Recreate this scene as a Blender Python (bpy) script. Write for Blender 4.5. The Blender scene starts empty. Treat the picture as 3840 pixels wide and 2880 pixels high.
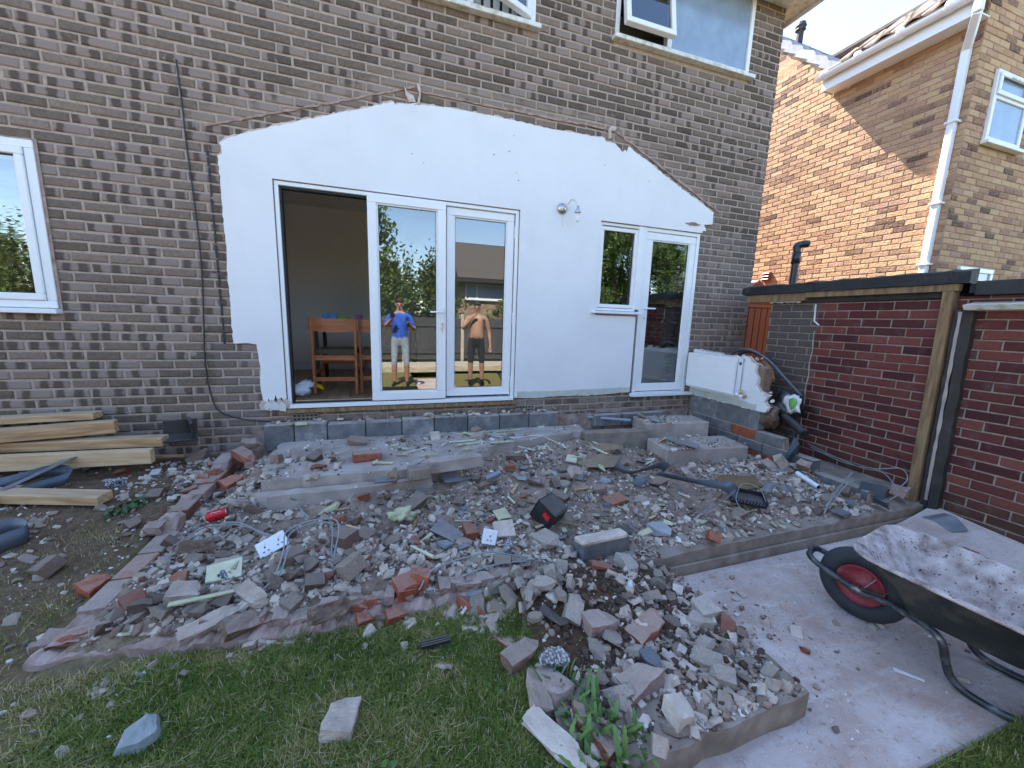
import bpy, bmesh, math, random
import numpy as np
from mathutils import Vector, Matrix, noise as mnoise
random.seed(11); rng = np.random.default_rng(5)
scene = bpy.context.scene
R_ = math.radians
# ---------------- camera ----------------
CAM = np.array([2.66459521, -3.94293495, 1.41472423])
FPX, YAW, PITCH, ROLL = 1450.467, 0.326247703, -0.163436643, 0.0306285666
def _axes():
    cy, sy = math.cos(YAW), math.sin(YAW)
    f = np.array([sy, cy, 0]); r = np.array([cy, -sy, 0]); u = np.array([0, 0, 1.])
    cp, sp = math.cos(PITCH), math.sin(PITCH)
    f2 = f*cp+u*sp; u2 = u*cp-f*sp
    c, s = math.cos(ROLL), math.sin(ROLL)
    return r*c+u2*s, u2*c-r*s, f2
AR, AU, AF = _axes()
cd = bpy.data.cameras.new('camera'); cam = bpy.data.objects.new('camera', cd)
scene.collection.objects.link(cam)
cd.sensor_fit = 'HORIZONTAL'; cd.sensor_width = 36; cd.lens = 36*FPX/3840
cd.clip_start = 0.02; cd.clip_end = 2000
cam.matrix_world = Matrix(((AR[0], AU[0], -AF[0], CAM[0]), (AR[1], AU[1], -AF[1], CAM[1]), (AR[2], AU[2], -AF[2], CAM[2]), (0, 0, 0, 1)))
scene.camera = cam
# ---------------- sky, sun, exposure ----------------
SUN = Vector((-0.28, 1.0, 1.32)).normalized()
elev = math.asin(SUN.z); azim = math.atan2(SUN.x, SUN.y)
w = bpy.data.worlds.new('World'); scene.world = w; w.use_nodes = True
wn, wl = w.node_tree.nodes, w.node_tree.links
for n_ in list(wn): wn.remove(n_)
out = wn.new('ShaderNodeOutputWorld'); bg = wn.new('ShaderNodeBackground'); bg.inputs[1].default_value = 0.14
sk = wn.new('ShaderNodeTexSky'); sk.sky_type = 'NISHITA'; sk.sun_disc = False
sk.sun_elevation = elev; sk.sun_rotation = azim; sk.air_density = 1.0; sk.dust_density = 0.3; sk.ozone_density = 1.2
tcw = wn.new('ShaderNodeTexCoord'); mpw = wn.new('ShaderNodeMapping'); mpw.inputs['Scale'].default_value = (1, 1, 2.2)
nzw = wn.new('ShaderNodeTexNoise'); nzw.inputs['Scale'].default_value = 2.6; nzw.inputs['Detail'].default_value = 8; nzw.inputs['Roughness'].default_value = 0.6
rpw = wn.new('ShaderNodeValToRGB'); rpw.color_ramp.elements[0].position = 0.54; rpw.color_ramp.elements[1].position = 0.86
rpw.color_ramp.elements[1].color = (0.75, 0.75, 0.75, 1)
mxw = wn.new('ShaderNodeMixRGB'); mxw.inputs[2].default_value = (2.5, 2.65, 3.0, 1)
wl.new(tcw.outputs['Generated'], mpw.inputs[0]); wl.new(mpw.outputs[0], nzw.inputs['Vector']); wl.new(nzw.outputs['Fac'], rpw.inputs[0])
wl.new(rpw.outputs[0], mxw.inputs[0]); wl.new(sk.outputs[0], mxw.inputs[1]); wl.new(mxw.outputs[0], bg.inputs[0]); wl.new(bg.outputs[0], out.inputs[0])
sl = bpy.data.lights.new('sun', 'SUN'); sl.energy = 5.0; sl.angle = R_(0.53); sl.color = (1, 0.93, 0.83)
so = bpy.data.objects.new('sun', sl); scene.collection.objects.link(so)
so.rotation_euler = SUN.to_track_quat('Z', 'Y').to_euler()
scene.view_settings.view_transform = 'Standard'; scene.view_settings.look = 'None'
scene.view_settings.gamma = 1; scene.view_settings.use_curve_mapping = False
scene.view_settings.exposure = 2.2
scene.cycles.max_bounces = 8; scene.cycles.diffuse_bounces = 4; scene.cycles.transparent_max_bounces = 12
scene.cycles.caustics_reflective = False; scene.cycles.caustics_refractive = False
# ---------------- helpers ----------------
C = scene.collection
def at(axis, val, vx, vy):
    a = (vx*1.736-1920)/FPX; b = (1440-vy*1.736)/FPX
    d = AF+AR*a+AU*b; i = 'xyz'.index(axis)
    return Vector(CAM+d*((val-CAM[i])/d[i]))
def pix(p):
    d = np.array(p)-CAM; z = d@AF
    if z < 0.05: return None
    return (512+FPX/3.75*(d@AR)/z, 384-FPX/3.75*(d@AU)/z, z)
def inframe(p, m=10):
    q = pix(p); return q is not None and -m < q[0] < 1024+m and -m < q[1] < 768+m
def sst(a, b, x):
    t = min(1, max(0, (x-a)/(b-a))); return t*t*(3-2*t)
def tag(o, label=None, cat=None, group=None, kind=None):
    if label: o['label'] = label
    if cat: o['category'] = cat
    if group: o['group'] = group
    if kind: o['kind'] = kind
    return o
def thing(name, label, cat, loc=(0, 0, 0), group=None, rz=0):
    o = bpy.data.objects.new(name, None); C.objects.link(o); o.location = loc; o.rotation_euler.z = rz
    o.empty_display_size = 0.1
    return tag(o, label, cat, group)
def wloc(o):
    v = Vector(o.location); p = o.parent
    while p: v = v+Vector(p.location); p = p.parent
    return v
class MB:
    def __init__(s): s.v = []; s.f = []
    def add(s, v, f):
        k = len(s.v); s.v += [tuple(x) for x in v]; s.f += [tuple(i+k for i in q) for q in f]; return s
    def box(s, x0, x1, y0, y1, z0, z1):
        return s.add([(x0,y0,z0),(x1,y0,z0),(x1,y1,z0),(x0,y1,z0),(x0,y0,z1),(x1,y0,z1),(x1,y1,z1),(x0,y1,z1)],
            [(0,3,2,1),(4,5,6,7),(0,1,5,4),(1,2,6,5),(2,3,7,6),(3,0,4,7)])
    def obox(s, c, size, rot=(0, 0, 0), jit=0):
        M = Matrix.LocRotScale(Vector(c), __import__('mathutils').Euler(rot), None)
        a, b, d = [q/2 for q in size]; P = []
        for x, y, z in ((-a,-b,-d),(a,-b,-d),(a,b,-d),(-a,b,-d),(-a,-b,d),(a,-b,d),(a,b,d),(-a,b,d)):
            P.append(M @ Vector((x+random.uniform(-jit,jit), y+random.uniform(-jit,jit), z+random.uniform(-jit,jit))))
        return s.add(P, [(0,3,2,1),(4,5,6,7),(0,1,5,4),(1,2,6,5),(2,3,7,6),(3,0,4,7)])
    def beam(s, p, q, w, h, up=(0, 0, 1), jit=0):
        p, q = Vector(p), Vector(q); d = (q-p).normalized(); sd = d.cross(Vector(up)).normalized(); u = sd.cross(d)
        P = []
        for e in (p, q):
            for a, b in ((-1,-1),(1,-1),(1,1),(-1,1)):
                P.append(e+sd*(a*w/2)+u*(b*h/2)+Vector([random.uniform(-jit, jit) for _ in range(3)]))
        return s.add(P, [(0,1,2,3),(7,6,5,4),(0,4,5,1),(1,5,6,2),(2,6,7,3),(3,7,4,0)])
    def prism(s, poly, fn, d0, d1):
        n = len(poly); P = [fn(a, b, d0) for a, b in poly]+[fn(a, b, d1) for a, b in poly]
        return s.add(P, [tuple(range(n)), tuple(range(2*n-1, n-1, -1))]+[(i, i+n, (i+1) % n+n, (i+1) % n) for i in range(n)])
    def tube(s, pts, r, n=8):
        pts = [Vector(p) for p in pts]; k = len(pts); P = []; F = []
        rr = r if hasattr(r, '__len__') else [r]*k
        t = (pts[1]-pts[0]).normalized(); ref = Vector((0, 0, 1)) if abs(t.z) < 0.9 else Vector((1, 0, 0))
        nrm = t.cross(ref).normalized()
        for i, p in enumerate(pts):
            t = (pts[min(i+1, k-1)]-pts[max(i-1, 0)]).normalized()
            nrm = (nrm-t*nrm.dot(t)).normalized(); b = t.cross(nrm)
            for j in range(n):
                a = 2*math.pi*j/n; P.append(p+(nrm*math.cos(a)+b*math.sin(a))*rr[i])
        for i in range(k-1):
            for j in range(n): F.append((i*n+j, i*n+(j+1) % n, (i+1)*n+(j+1) % n, (i+1)*n+j))
        F += [tuple(range(n-1, -1, -1)), tuple(range((k-1)*n, k*n))]
        return s.add(P, F)
    def lathe(s, prof, c, axis=(0, 0, 1), n=20):
        c = Vector(c); a = Vector(axis).normalized(); e = a.orthogonal().normalized(); g = a.cross(e); P = []; F = []
        for r, h in prof:
            for j in range(n):
                t = 2*math.pi*j/n; P.append(c+a*h+(e*math.cos(t)+g*math.sin(t))*r)
        k = len(prof)
        for i in range(k-1):
            for j in range(n): F.append((i*n+j, i*n+(j+1) % n, (i+1)*n+(j+1) % n, (i+1)*n+j))
        if prof[0][0] > 1e-4: F.append(tuple(range(n-1, -1, -1)))
        if prof[-1][0] > 1e-4: F.append(tuple(range((k-1)*n, k*n)))
        return s.add(P, F)
    def ribbon(s, pts, wv, th=0.002):
        pts = [Vector(p) for p in pts]; n = len(pts); P = []; F = []
        ws = wv if isinstance(wv[0], (tuple, list, Vector)) else [wv]*n
        for i, p in enumerate(pts):
            W = Vector(ws[i])/2; t = (pts[min(i+1, n-1)]-pts[max(i-1, 0)]).normalized(); N = t.cross(W).normalized()*th
            P += [p-W, p+W, p+W+N, p-W+N]
        for i in range(n-1):
            a = i*4; b = a+4
            F += [(a,a+1,b+1,b),(a+1,a+2,b+2,b+1),(a+2,a+3,b+3,b+2),(a+3,a,b,b+3)]
        F += [(3,2,1,0), (4*n-4,4*n-3,4*n-2,4*n-1)]
        return s.add(P, F)
    def mesh(s, name, off=(0, 0, 0)):
        m = bpy.data.meshes.new(name); o = Vector(off)
        m.from_pydata([Vector(v)-o for v in s.v], [], s.f); m.update(); return m
    def build(s, name, mat, parent=None, smooth=False, bev=0, seg=1, loc=None, fixn=True):
        off = Vector(loc) if loc is not None else Vector((0, 0, 0))
        if parent is not None: off = wloc(parent)+off if loc is None else off
        m = s.mesh(name, off)
        if fixn or bev:
            b = bmesh.new(); b.from_mesh(m)
            if bev: bmesh.ops.bevel(b, geom=b.edges[:], offset=bev, segments=seg, affect='EDGES', clamp_overlap=True)
            bmesh.ops.recalc_face_normals(b, faces=b.faces[:]); b.to_mesh(m); b.free()
        if smooth: m.shade_smooth()
        m.materials.append(mat)
        o = bpy.data.objects.new(name, m); C.objects.link(o)
        if loc is not None: o.location = off if parent is None else off-wloc(parent)
        if parent is not None: o.parent = parent
        return o
def bump_soft(o, w=R_(35)):
    o.data.shade_smooth(); o.data.set_sharp_from_angle(angle=w); return o
def curve_pts(ctrl, n=10):
    c = [Vector(p) for p in ctrl]; c = [c[0]*2-c[1]]+c+[c[-1]*2-c[-2]]; o_ = []
    for i in range(1, len(c)-2):
        for k in range(n):
            t = k/n; a, b, d, e = c[i-1], c[i], c[i+1], c[i+2]
            o_.append(0.5*((2*b)+(d-a)*t+(2*a-5*b+4*d-e)*t*t+(3*b-a-3*d+e)*t**3))
    o_.append(c[-2]); return o_
def raw_mesh(name, V, F, mat, parent=None, rnd=None, smooth=False):
    """numpy verts (n,3), faces (m,k) of equal size"""
    m = bpy.data.meshes.new(name); V = np.asarray(V, dtype=np.float32); F = np.asarray(F, dtype=np.int32)
    m.vertices.add(len(V)); m.vertices.foreach_set('co', V.ravel())
    k = F.shape[1]; m.loops.add(F.size); m.loops.foreach_set('vertex_index', F.ravel())
    m.polygons.add(len(F)); m.polygons.foreach_set('loop_start', np.arange(0, F.size, k, dtype=np.int32)); m.polygons.foreach_set('loop_total', np.full(len(F), k, dtype=np.int32))
    if smooth: m.polygons.foreach_set('use_smooth', np.ones(len(F), dtype=bool))
    m.update(calc_edges=True); m.validate()
    if not smooth: m.shade_flat()
    if rnd is not None:
        at_ = m.attributes.new('rnd', 'FLOAT', 'POINT'); at_.data.foreach_set('value', np.asarray(rnd, dtype=np.float32))
    m.materials.append(mat); o = bpy.data.objects.new(name, m); C.objects.link(o)
    if parent is not None: o.parent = parent; o.location = -wloc(parent)
    return o
# ---------------- materials ----------------
class NT:
    def __init__(s, name):
        s.mat = bpy.data.materials.new(name); s.mat.use_nodes = True; s.t = s.mat.node_tree
        s.b = s.t.nodes['Principled BSDF']; s.o = s.t.nodes['Material Output']
    def n(s, typ, ins=None, **kw):
        q = s.t.nodes.new('ShaderNode'+typ)
        for k, v in kw.items(): setattr(q, k, v)
        for k, v in (ins or {}).items(): s.set(q.inputs[k], v)
        return q
    def set(s, sock, v):
        if isinstance(v, bpy.types.NodeSocket): s.t.links.new(v, sock)
        elif hasattr(v, '__len__') and len(v) == 3 and sock.type == 'RGBA': sock.default_value = (*v, 1)
        else: sock.default_value = v
    def m(s, op, a, b=None, c=None):
        q = s.n('Math', operation=op); s.set(q.inputs[0], a)
        if b is not None: s.set(q.inputs[1], b)
        if c is not None: s.set(q.inputs[2], c)
        return q.outputs[0]
    def mix(s, f, a, b, blend='MIX'):
        q = s.n('MixRGB', blend_type=blend); s.set(q.inputs[0], f); s.set(q.inputs[1], a); s.set(q.inputs[2], b); return q.outputs[0]
    def ramp(s, f, stops, interp='LINEAR'):
        q = s.n('ValToRGB'); s.set(q.inputs[0], f); cr = q.color_ramp; cr.interpolation = interp
        while len(cr.elements) < len(stops): cr.elements.new(0.5)
        for e, (p, c) in zip(cr.elements, stops):
            e.position = p; e.color = (*c, 1) if len(c) == 3 else c
        return q.outputs[0]
    def noise(s, vec, scale, detail=4, rough=0.55, dist=0.0):
        q = s.n('TexNoise', {'Scale': scale, 'Detail': detail, 'Roughness': rough, 'Distortion': dist})
        if vec is not None: s.t.links.new(vec, q.inputs['Vector'])
        return q.outputs['Fac']
    def pos(s): return s.n('NewGeometry').outputs['Position']
    def obj(s): return s.n('TexCoord').outputs['Object']
    def sep(s, v): 
        q = s.n('SeparateXYZ'); s.t.links.new(v, q.inputs[0]); return q.outputs
    def bump(s, h, strength=0.3, dist=0.01):
        q = s.n('Bump', {'Strength': strength, 'Distance': dist}); s.t.links.new(h, q.inputs['Height']); s.t.links.new(q.outputs[0], s.b.inputs['Normal'])
    def fin(s, col=None, rough=0.8, metal=0.0, spec=None):
        if col is not None: s.set(s.b.inputs['Base Color'], col)
        s.set(s.b.inputs['Roughness'], rough); s.b.inputs['Metallic'].default_value = metal
        if spec is not None: s.b.inputs['Specular IOR Level'].default_value = spec
        return s.mat
def vmap(t, vec, sc):
    q = t.n('Mapping', {'Scale': sc}); t.t.links.new(vec, q.inputs[0]); return q.outputs[0]
def mk(name, stops, scale=8, rough=0.8, bump=0.2, bscale=60, bd=0.004, metal=0, world=False, detail=5, aniso=None, rnd=0.0, spec=None, speck=None, dust=None):
    t = NT(name); v = t.pos() if world else t.obj()
    if aniso: v = vmap(t, v, aniso)
    f = t.noise(v, scale, detail)
    if rnd:
        a = t.n('Attribute', attribute_name='rnd').outputs['Fac']; r = t.m('FRACT', t.m('ADD', a, t.n('ObjectInfo').outputs['Random']))
        f = t.m('ADD', f, t.m('MULTIPLY', t.m('SUBTRACT', r, 0.5), rnd))
    col = t.ramp(f, stops)
    if speck:
        s2 = t.noise(v, speck[0], 2); k = t.ramp(s2, [(speck[1], (0, 0, 0)), (min(1, speck[1]+0.06), (1, 1, 1))]); col = t.mix(k, col, speck[2])
    if dust:
        nz = t.sep(t.n('NewGeometry').outputs['True Normal'])[2]; k = t.n('MapRange', {0: t.m('ADD', nz, t.m('MULTIPLY', t.m('SUBTRACT', t.noise(t.pos(), 16, 5), 0.5), 1.2)), 1: 0.35, 2: 1.0}).outputs[0]; col = t.mix(t.m('MULTIPLY', k, dust[1]), col, dust[0])
    if bump: t.bump(t.noise(v, bscale, 6, 0.65), bump, bd)
    return t.fin(col, rough, metal, spec)
def flat(name, c, rough=0.5, metal=0.0, spec=None, var=0.06):
    a = tuple(x*(1-var) for x in c); b = tuple(min(1, x*(1+var)) for x in c)
    return mk(name, [(0.3, a), (0.7, b)], 14, rough, 0.05, 90, 0.002, metal, spec=spec)
def brick_mat(name, axis, phase, zo, ramp, bands=None, bumpS=0.35, stain=None, scale=45, ripple=False, rough=0.88, mott=0.55):
    t = NT(name); P = t.pos(); x, y, z = t.sep(P)
    u = x if axis == 'x' else t.m('MULTIPLY', y, -1.0)
    co = t.m('FLOOR', t.m('DIVIDE', t.m('SUBTRACT', z, zo), 0.075))
    uu = t.m('SUBTRACT', t.m('DIVIDE', t.m('SUBTRACT', u, phase), 0.225), t.m('MULTIPLY', t.m('FLOORED_MODULO', co, 2.0), 0.5))
    ce = t.m('FLOOR', uu); s = t.m('FRACT', uu)
    cv = t.n('CombineXYZ'); t.set(cv.inputs[0], ce); t.set(cv.inputs[1], co)
    wn_ = t.n('TexWhiteNoise', noise_dimensions='2D'); t.t.links.new(cv.outputs[0], wn_.inputs['Vector'])
    r1 = wn_.outputs['Value']; rc = t.sep(wn_.outputs['Color'])
    n1 = t.noise(P, scale, 8, 0.70); n2 = t.noise(P, 9, 3)
    f = t.m('ADD', t.m('MULTIPLY', r1, 0.78), t.m('MULTIPLY', t.m('SUBTRACT', n1, 0.5), mott)); f = t.m('ADD', f, 0.11)
    col = t.ramp(f, ramp)
    if bands:
        # kiln-flash marks: darker rounded patches near the brick ends on some bricks
        wob = t.m('MULTIPLY', t.m('SUBTRACT', t.noise(P, 26, 3), 0.5), 0.16); sw = t.m('ADD', s, wob)
        def band(c, hw):
            d = t.m('ABSOLUTE', t.m('SUBTRACT', sw, c)); return t.m('SUBTRACT', 1.0, t.n('MapRange', {0: d, 1: hw-0.035, 2: hw+0.035}).outputs[0])
        c1 = t.m('ADD', 0.10, t.m('MULTIPLY', rc[1], 0.26)); c2 = t.m('ADD', 0.64, t.m('MULTIPLY', rc[2], 0.26))
        bm_ = t.m('MAXIMUM', band(c1, 0.11), t.m('MULTIPLY', band(c2, 0.13), t.m('GREATER_THAN', r1, 0.18)))
        has = t.m('LESS_THAN', rc[0], t.m('SUBTRACT', t.m('ADD', bands[0]+.05, t.m('MULTIPLY', t.m('SUBTRACT', t.noise(P, 0.9, 2), 0.5), 1.1)), t.m('MULTIPLY', t.n('MapRange', {0: x, 1: 1.5, 2: 4.0}).outputs[0], 0.22)))
        pale = t.mix(n1, bands[1], bands[2]); flash = t.mix(bm_, pale, bands[3]); flash = t.mix(t.m('MULTIPLY', n1, 0.55), flash, t.mix(0.5, bands[3], bands[1]))
        col = t.mix(has, col, flash)
    if stain: col = stain(t, P, x, y, z, n1, n2, col)
    if ripple:
        mp = vmap(t, P, (1, 18, 26) if axis != 'x' else (18, 1, 26)); h = t.m('ADD', t.m('MULTIPLY', t.noise(mp, 1.3, 3, 0.6, 1.2), 1.0), t.m('MULTIPLY', n1, 0.25)); t.bump(h, bumpS, 0.02)
    else: t.bump(t.m('ADD', n1, t.m('MULTIPLY', t.noise(P, 160, 3), 0.4)), bumpS, 0.006)
    return t.fin(col, rough, spec=0.25)
def dust(t, m, col, dc): return t.mix(m, col, dc)
def house_stain(t, P, x, y, z, n1, n2, col):
    def band(a, b, lo, hi, x0, x1, amt, c):
        d = t.m('SUBTRACT', z, t.m('ADD', t.m('MULTIPLY', x, b), a)); d = t.m('ADD', d, t.m('MULTIPLY', t.m('SUBTRACT', n2, 0.5), 0.16))
        k = t.m('MULTIPLY', t.m('GREATER_THAN', d, lo), t.n('MapRange', {0: d, 1: hi, 2: hi-0.05}).outputs[0])
        k = t.m('MULTIPLY', k, t.m('MULTIPLY', t.m('GREATER_THAN', x, x0), t.m('LESS_THAN', x, x1)))
        return t.mix(t.m('MULTIPLY', k, amt), col, c)
    col = band(2.337, 0.367, 0.0, 0.15, 1.3, 3.05, 0.62, (.30, .235, .19))
    col = band(3.40, 0.005, 0.0, 0.14, 3.05, 5.0, 0.62, (.30, .235, .19))
    col = band(5.635, -0.434, 0.0, 0.15, 5.0, 6.75, 0.5, (.28, .22, .18))
    # old render dust at the foot of the wall
    k = t.m('MULTIPLY', t.n('MapRange', {0: z, 1: 0.62, 2: 0.30}).outputs[0], t.n('MapRange', {0: n2, 1: 0.40, 2: 0.62}).outputs[0])
    k2 = t.n('MapRange', {0: x, 1: 1.3, 2: 1.7}).outputs[0]
    col = t.mix(t.m('MULTIPLY', t.m('MULTIPLY', k, k2), 0.75), col, (.36, .32, .29))
    # grey rubbed strip left of the plaster and around the kitchen door
    g = t.m('MULTIPLY', t.m('GREATER_THAN', x, 6.33), t.m('LESS_THAN', z, 2.55)); col = t.mix(t.m('MULTIPLY', g, 0.38), col, (.22, .18, .17))
    g = t.m('MULTIPLY', t.m('MULTIPLY', t.m('GREATER_THAN', x, 1.30), t.m('LESS_THAN', x, 1.66)), t.m('LESS_THAN', z, 1.16)); col = t.mix(t.m('MULTIPLY', g, 0.32), col, (.22, .18, .17))
    return col
M = {}
HZ = 2.65
hramp = [(0.0, (.055, .041, .032)), (0.3, (.098, .073, .056)), (0.55, (.148, .112, .087)), (0.78, (.20, .152, .12)), (1.0, (.27, .195, .15))]
M['hbrick'] = brick_mat('house_brick', 'x', 0.0, HZ, hramp, (0.42, (.23, .175, .145), (.37, .29, .25), (.085, .062, .048)), 0.7, house_stain, mott=1.0)
M['hmortar'] = mk('house_mortar', [(0.3, (.33, .25, .195)), (0.7, (.46, .365, .295))], 30, 0.95, 0.5, 140, 0.004, world=True)
gr = [(0.0, (.048, .015, .015)), (0.4, (.10, .027, .025)), (0.75, (.155, .042, .035)), (1.0, (.22, .075, .055))]
def garage_stain(t, P, x, y, z, n1, n2, col):
    f = t.m('ADD', y, t.m('MULTIPLY', t.m('SUBTRACT', z, 1.0), 0.0)); k = t.m('GREATER_THAN', f, -1.13)
    g = t.mix(n1, (.050, .038, .034), (.15, .118, .108)); col = t.mix(k, col, g)
    k = t.m('MULTIPLY', t.n('MapRange', {0: z, 1: 0.32, 2: 0.0}).outputs[0], t.n('MapRange', {0: n2, 1: 0.3, 2: 0.6}).outputs[0])
    col = t.mix(t.m('MULTIPLY', k, 0.7), col, (.065, .060, .032))
    k = t.m('MULTIPLY', t.n('MapRange', {0: n2, 1: 0.55, 2: 0.75}).outputs[0], 0.45); col = t.mix(k, col, (.16, .11, .105))
    return col
M['gbrick'] = brick_mat('garage_brick', 'y', 0.05, 1.675, gr, None, 0.35, garage_stain, rough=0.75)
M['gmortar'] = mk('garage_mortar', [(0.3, (.24, .19, .15)), (0.7, (.38, .31, .25))], 25, 0.95, 0.4, 120, 0.004, world=True)
nr = [(0.0, (.075, .05, .04)), (0.10, (.12, .075, .055)), (0.17, (.27, .155, .105)), (0.30, (.42, .25, .15)), (0.5, (.51, .315, .18)), (0.70, (.56, .375, .22)), (0.84, (.47, .275, .175)), (0.94, (.37, .24, .19)), (1.0, (.31, .21, .18))]
M['nbrick'] = brick_mat('buff_brick', 'y', 0.1, 2.40, nr, None, 0.75, None, 40, True)
M['nbrick_x'] = brick_mat('buff_brick_gable', 'x', 9.5, 2.40, nr, None, 0.3, None, 40, True)
M['nmortar'] = mk('buff_mortar', [(0.3, (.34, .24, .17)), (0.7, (.48, .36, .26))], 25, 0.95, 0.3, 120, 0.004, world=True)
def plaster_mat():
    t = NT('white_paint_plaster'); P = t.pos(); a = t.noise(P, 1.3, 6, .6); b = t.noise(vmap(t, P, (9, 1, 1.2)), 1.0, 5, .65); c = t.noise(P, 7, 6, .7)
    col = t.ramp(a, [(.25, (.70, .70, .70)), (.5, (.765, .768, .77)), (.75, (.80, .802, .805))])
    col = t.mix(t.m('MULTIPLY', t.ramp(b, [(.56, (0, 0, 0)), (.75, (1, 1, 1))]), .15), col, (.62, .61, .585))
    col = t.mix(t.m('MULTIPLY', t.ramp(c, [(.64, (0, 0, 0)), (.72, (1, 1, 1))]), .28), col, (.60, .575, .545))
    t.bump(t.m('ADD', t.m('MULTIPLY', a, 2.0), t.m('ADD', c, t.m('MULTIPLY', t.noise(P, 60, 4), .25))), .16, .006); return t.fin(col, .75)
M['plaster'] = plaster_mat()
M['rawplaster'] = mk('raw_plaster', [(0.2, (.42, .31, .255)), (0.5, (.56, .45, .39)), (0.8, (.66, .60, .55))], 22, 0.95, 0.5, 60, 0.006, world=True)
M['greenplaster'] = mk('green_grey_plaster', [(0.2, (.44, .47, .42)), (0.8, (.58, .60, .54))], 12, 0.95, 0.4, 60, 0.005, world=True)
M['pvc'] = flat('white_upvc', (.80, .81, .81), 0.28, var=0.015)
M['pvcdirty'] = mk('weathered_white_sill', [(0.3, (.42, .42, .33)), (0.5, (.66, .66, .60)), (0.7, (.76, .76, .73))], 18, 0.5, 0.1, 60)
M['rubber'] = flat('black_gasket', (.012, .012, .013), 0.5)
M['steel'] = mk('brushed_nickel', [(0.3, (.42, .40, .37)), (0.7, (.60, .58, .54))], 20, 0.28, 0.03, 200, 0.001, 1.0)
M['brass'] = mk('brass', [(0.3, (.50, .33, .12)), (0.7, (.65, .46, .2))], 20, 0.35, 0.05, 80, 0.001, 1.0)
M['bulb'] = flat('bulb_glass_white', (.75, .76, .77), 0.2)
def glass(name, tint=(1, 1, 1), base=0.10, mul=1.6, wav=0.0):
    t = NT(name); tr = t.n('BsdfTransparent', {0: tint}); gl = t.n('BsdfGlossy', {'Color': (.95, .97, 1.0), 'Roughness': 0.004})
    fr = t.n('Fresnel', {'IOR': 1.52}); f = t.m('ADD', t.m('MULTIPLY', fr.outputs[0], mul), base, None)
    if wav:
        mp = vmap(t, t.pos(), (1.2, 1, 7)); bp = t.n('Bump', {'Strength': wav, 'Distance': 0.02}); t.t.links.new(t.noise(mp, 2.2, 2), bp.inputs['Height'])
        t.t.links.new(bp.outputs[0], gl.inputs['Normal'])
    mx = t.n('MixShader'); t.set(mx.inputs[0], t.m('MINIMUM', f, 1.0)); t.t.links.new(tr.outputs[0], mx.inputs[1]); t.t.links.new(gl.outputs[0], mx.inputs[2])
    t.t.links.new(mx.outputs[0], t.o.inputs[0]); return t.mat
M['glass'] = glass('window_glass', (.62, .66, .65), 0.09, 1.5)
M['glass_wavy'] = glass('wavy_window_glass', (.58, .61, .61), 0.15, 1.5, 0.05)
M['glass_frost'] = mk('frosted_reflective_pane', [(0.3, (.20, .27, .36)), (0.7, (.27, .35, .45))], 5, 0.16, 0.10, 40, 0.002, spec=0.9)
# ground things
def ground_mat():
    t = NT('ground_earth'); P = t.pos(); a = t.n('Attribute', attribute_name='reg').outputs['Color']
    n1 = t.noise(P, 22, 8, 0.7); n2 = t.noise(P, 4, 4); n3 = t.noise(P, 120, 4, 0.7)
    c = t.mix(t.ramp(n1, [(0.3, (0, 0, 0)), (0.7, (1, 1, 1))]), t.mix(1.0, a, (.55, .5, .46), 'MULTIPLY'), t.mix(1.0, a, (1.45, 1.4, 1.35), 'MULTIPLY'))
    c = t.mix(t.m('MULTIPLY', t.ramp(n3, [(0.6, (0, 0, 0)), (0.72, (1, 1, 1))]), 0.5), c, (.30, .27, .24))
    t.bump(t.m('ADD', n1, t.m('MULTIPLY', n3, 0.5)), 0.9, 0.02); return t.fin(c, 0.97, spec=0.15)
M['ground'] = ground_mat()
def path_mat():
    t = NT('dusty_pink_concrete'); P = t.pos(); n1 = t.noise(P, 1.7, 8, .65, .6); n2 = t.noise(P, 5.5, 8, .7); n3 = t.noise(P, 40, 5, .7); n4 = t.noise(P, 150, 3, .6); st = t.noise(vmap(t, P, (2.2, 9, 1)), 1.5, 6, .7)
    c = t.ramp(n1, [(.25, (.33, .25, .215)), (.42, (.46, .375, .335)), (.55, (.55, .465, .425)), (.75, (.66, .585, .55))])
    c = t.mix(t.m('MULTIPLY', t.ramp(n2, [(.46, (0, 0, 0)), (.64, (1, 1, 1))]), .55), c, (.42, .285, .225))
    c = t.mix(t.m('MULTIPLY', t.ramp(st, [(.52, (0, 0, 0)), (.68, (1, 1, 1))]), .5), c, (.68, .61, .585))
    c = t.mix(t.m('MULTIPLY', t.ramp(n3, [(.56, (0, 0, 0)), (.68, (1, 1, 1))]), .5), c, (.24, .18, .15))
    c = t.mix(t.m('MULTIPLY', t.ramp(n4, [(.64, (0, 0, 0)), (.72, (1, 1, 1))]), .7), c, (.76, .71, .68))
    t.bump(t.m('ADD', t.m('ADD', n2, n3), t.m('MULTIPLY', n4, .6)), .55, .006); return t.fin(c, .95, spec=.15)
M['path'] = path_mat()
M['oldpath'] = mk('dusty_pink_concrete', [(0.15, (.28, .22, .185)), (0.38, (.46, .38, .335)), (0.55, (.58, .49, .445)), (0.85, (.70, .62, .575))], 3.2, 0.93, 0.55, 70, 0.004, world=True, detail=10, speck=(55, 0.66, (.60, .54, .52)))
M['slab'] = mk('dusty_concrete_slab', [(0.2, (.24, .19, .16)), (0.5, (.40, .33, .285)), (0.8, (.54, .46, .41))], 5, 0.95, 0.5, 60, 0.005, world=True, detail=9)
M['concrete'] = mk('old_concrete', [(0.2, (.15, .118, .088)), (0.5, (.26, .21, .165)), (0.8, (.40, .335, .28))], 9, 0.95, 0.5, 50, 0.006, world=True, detail=9)
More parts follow.
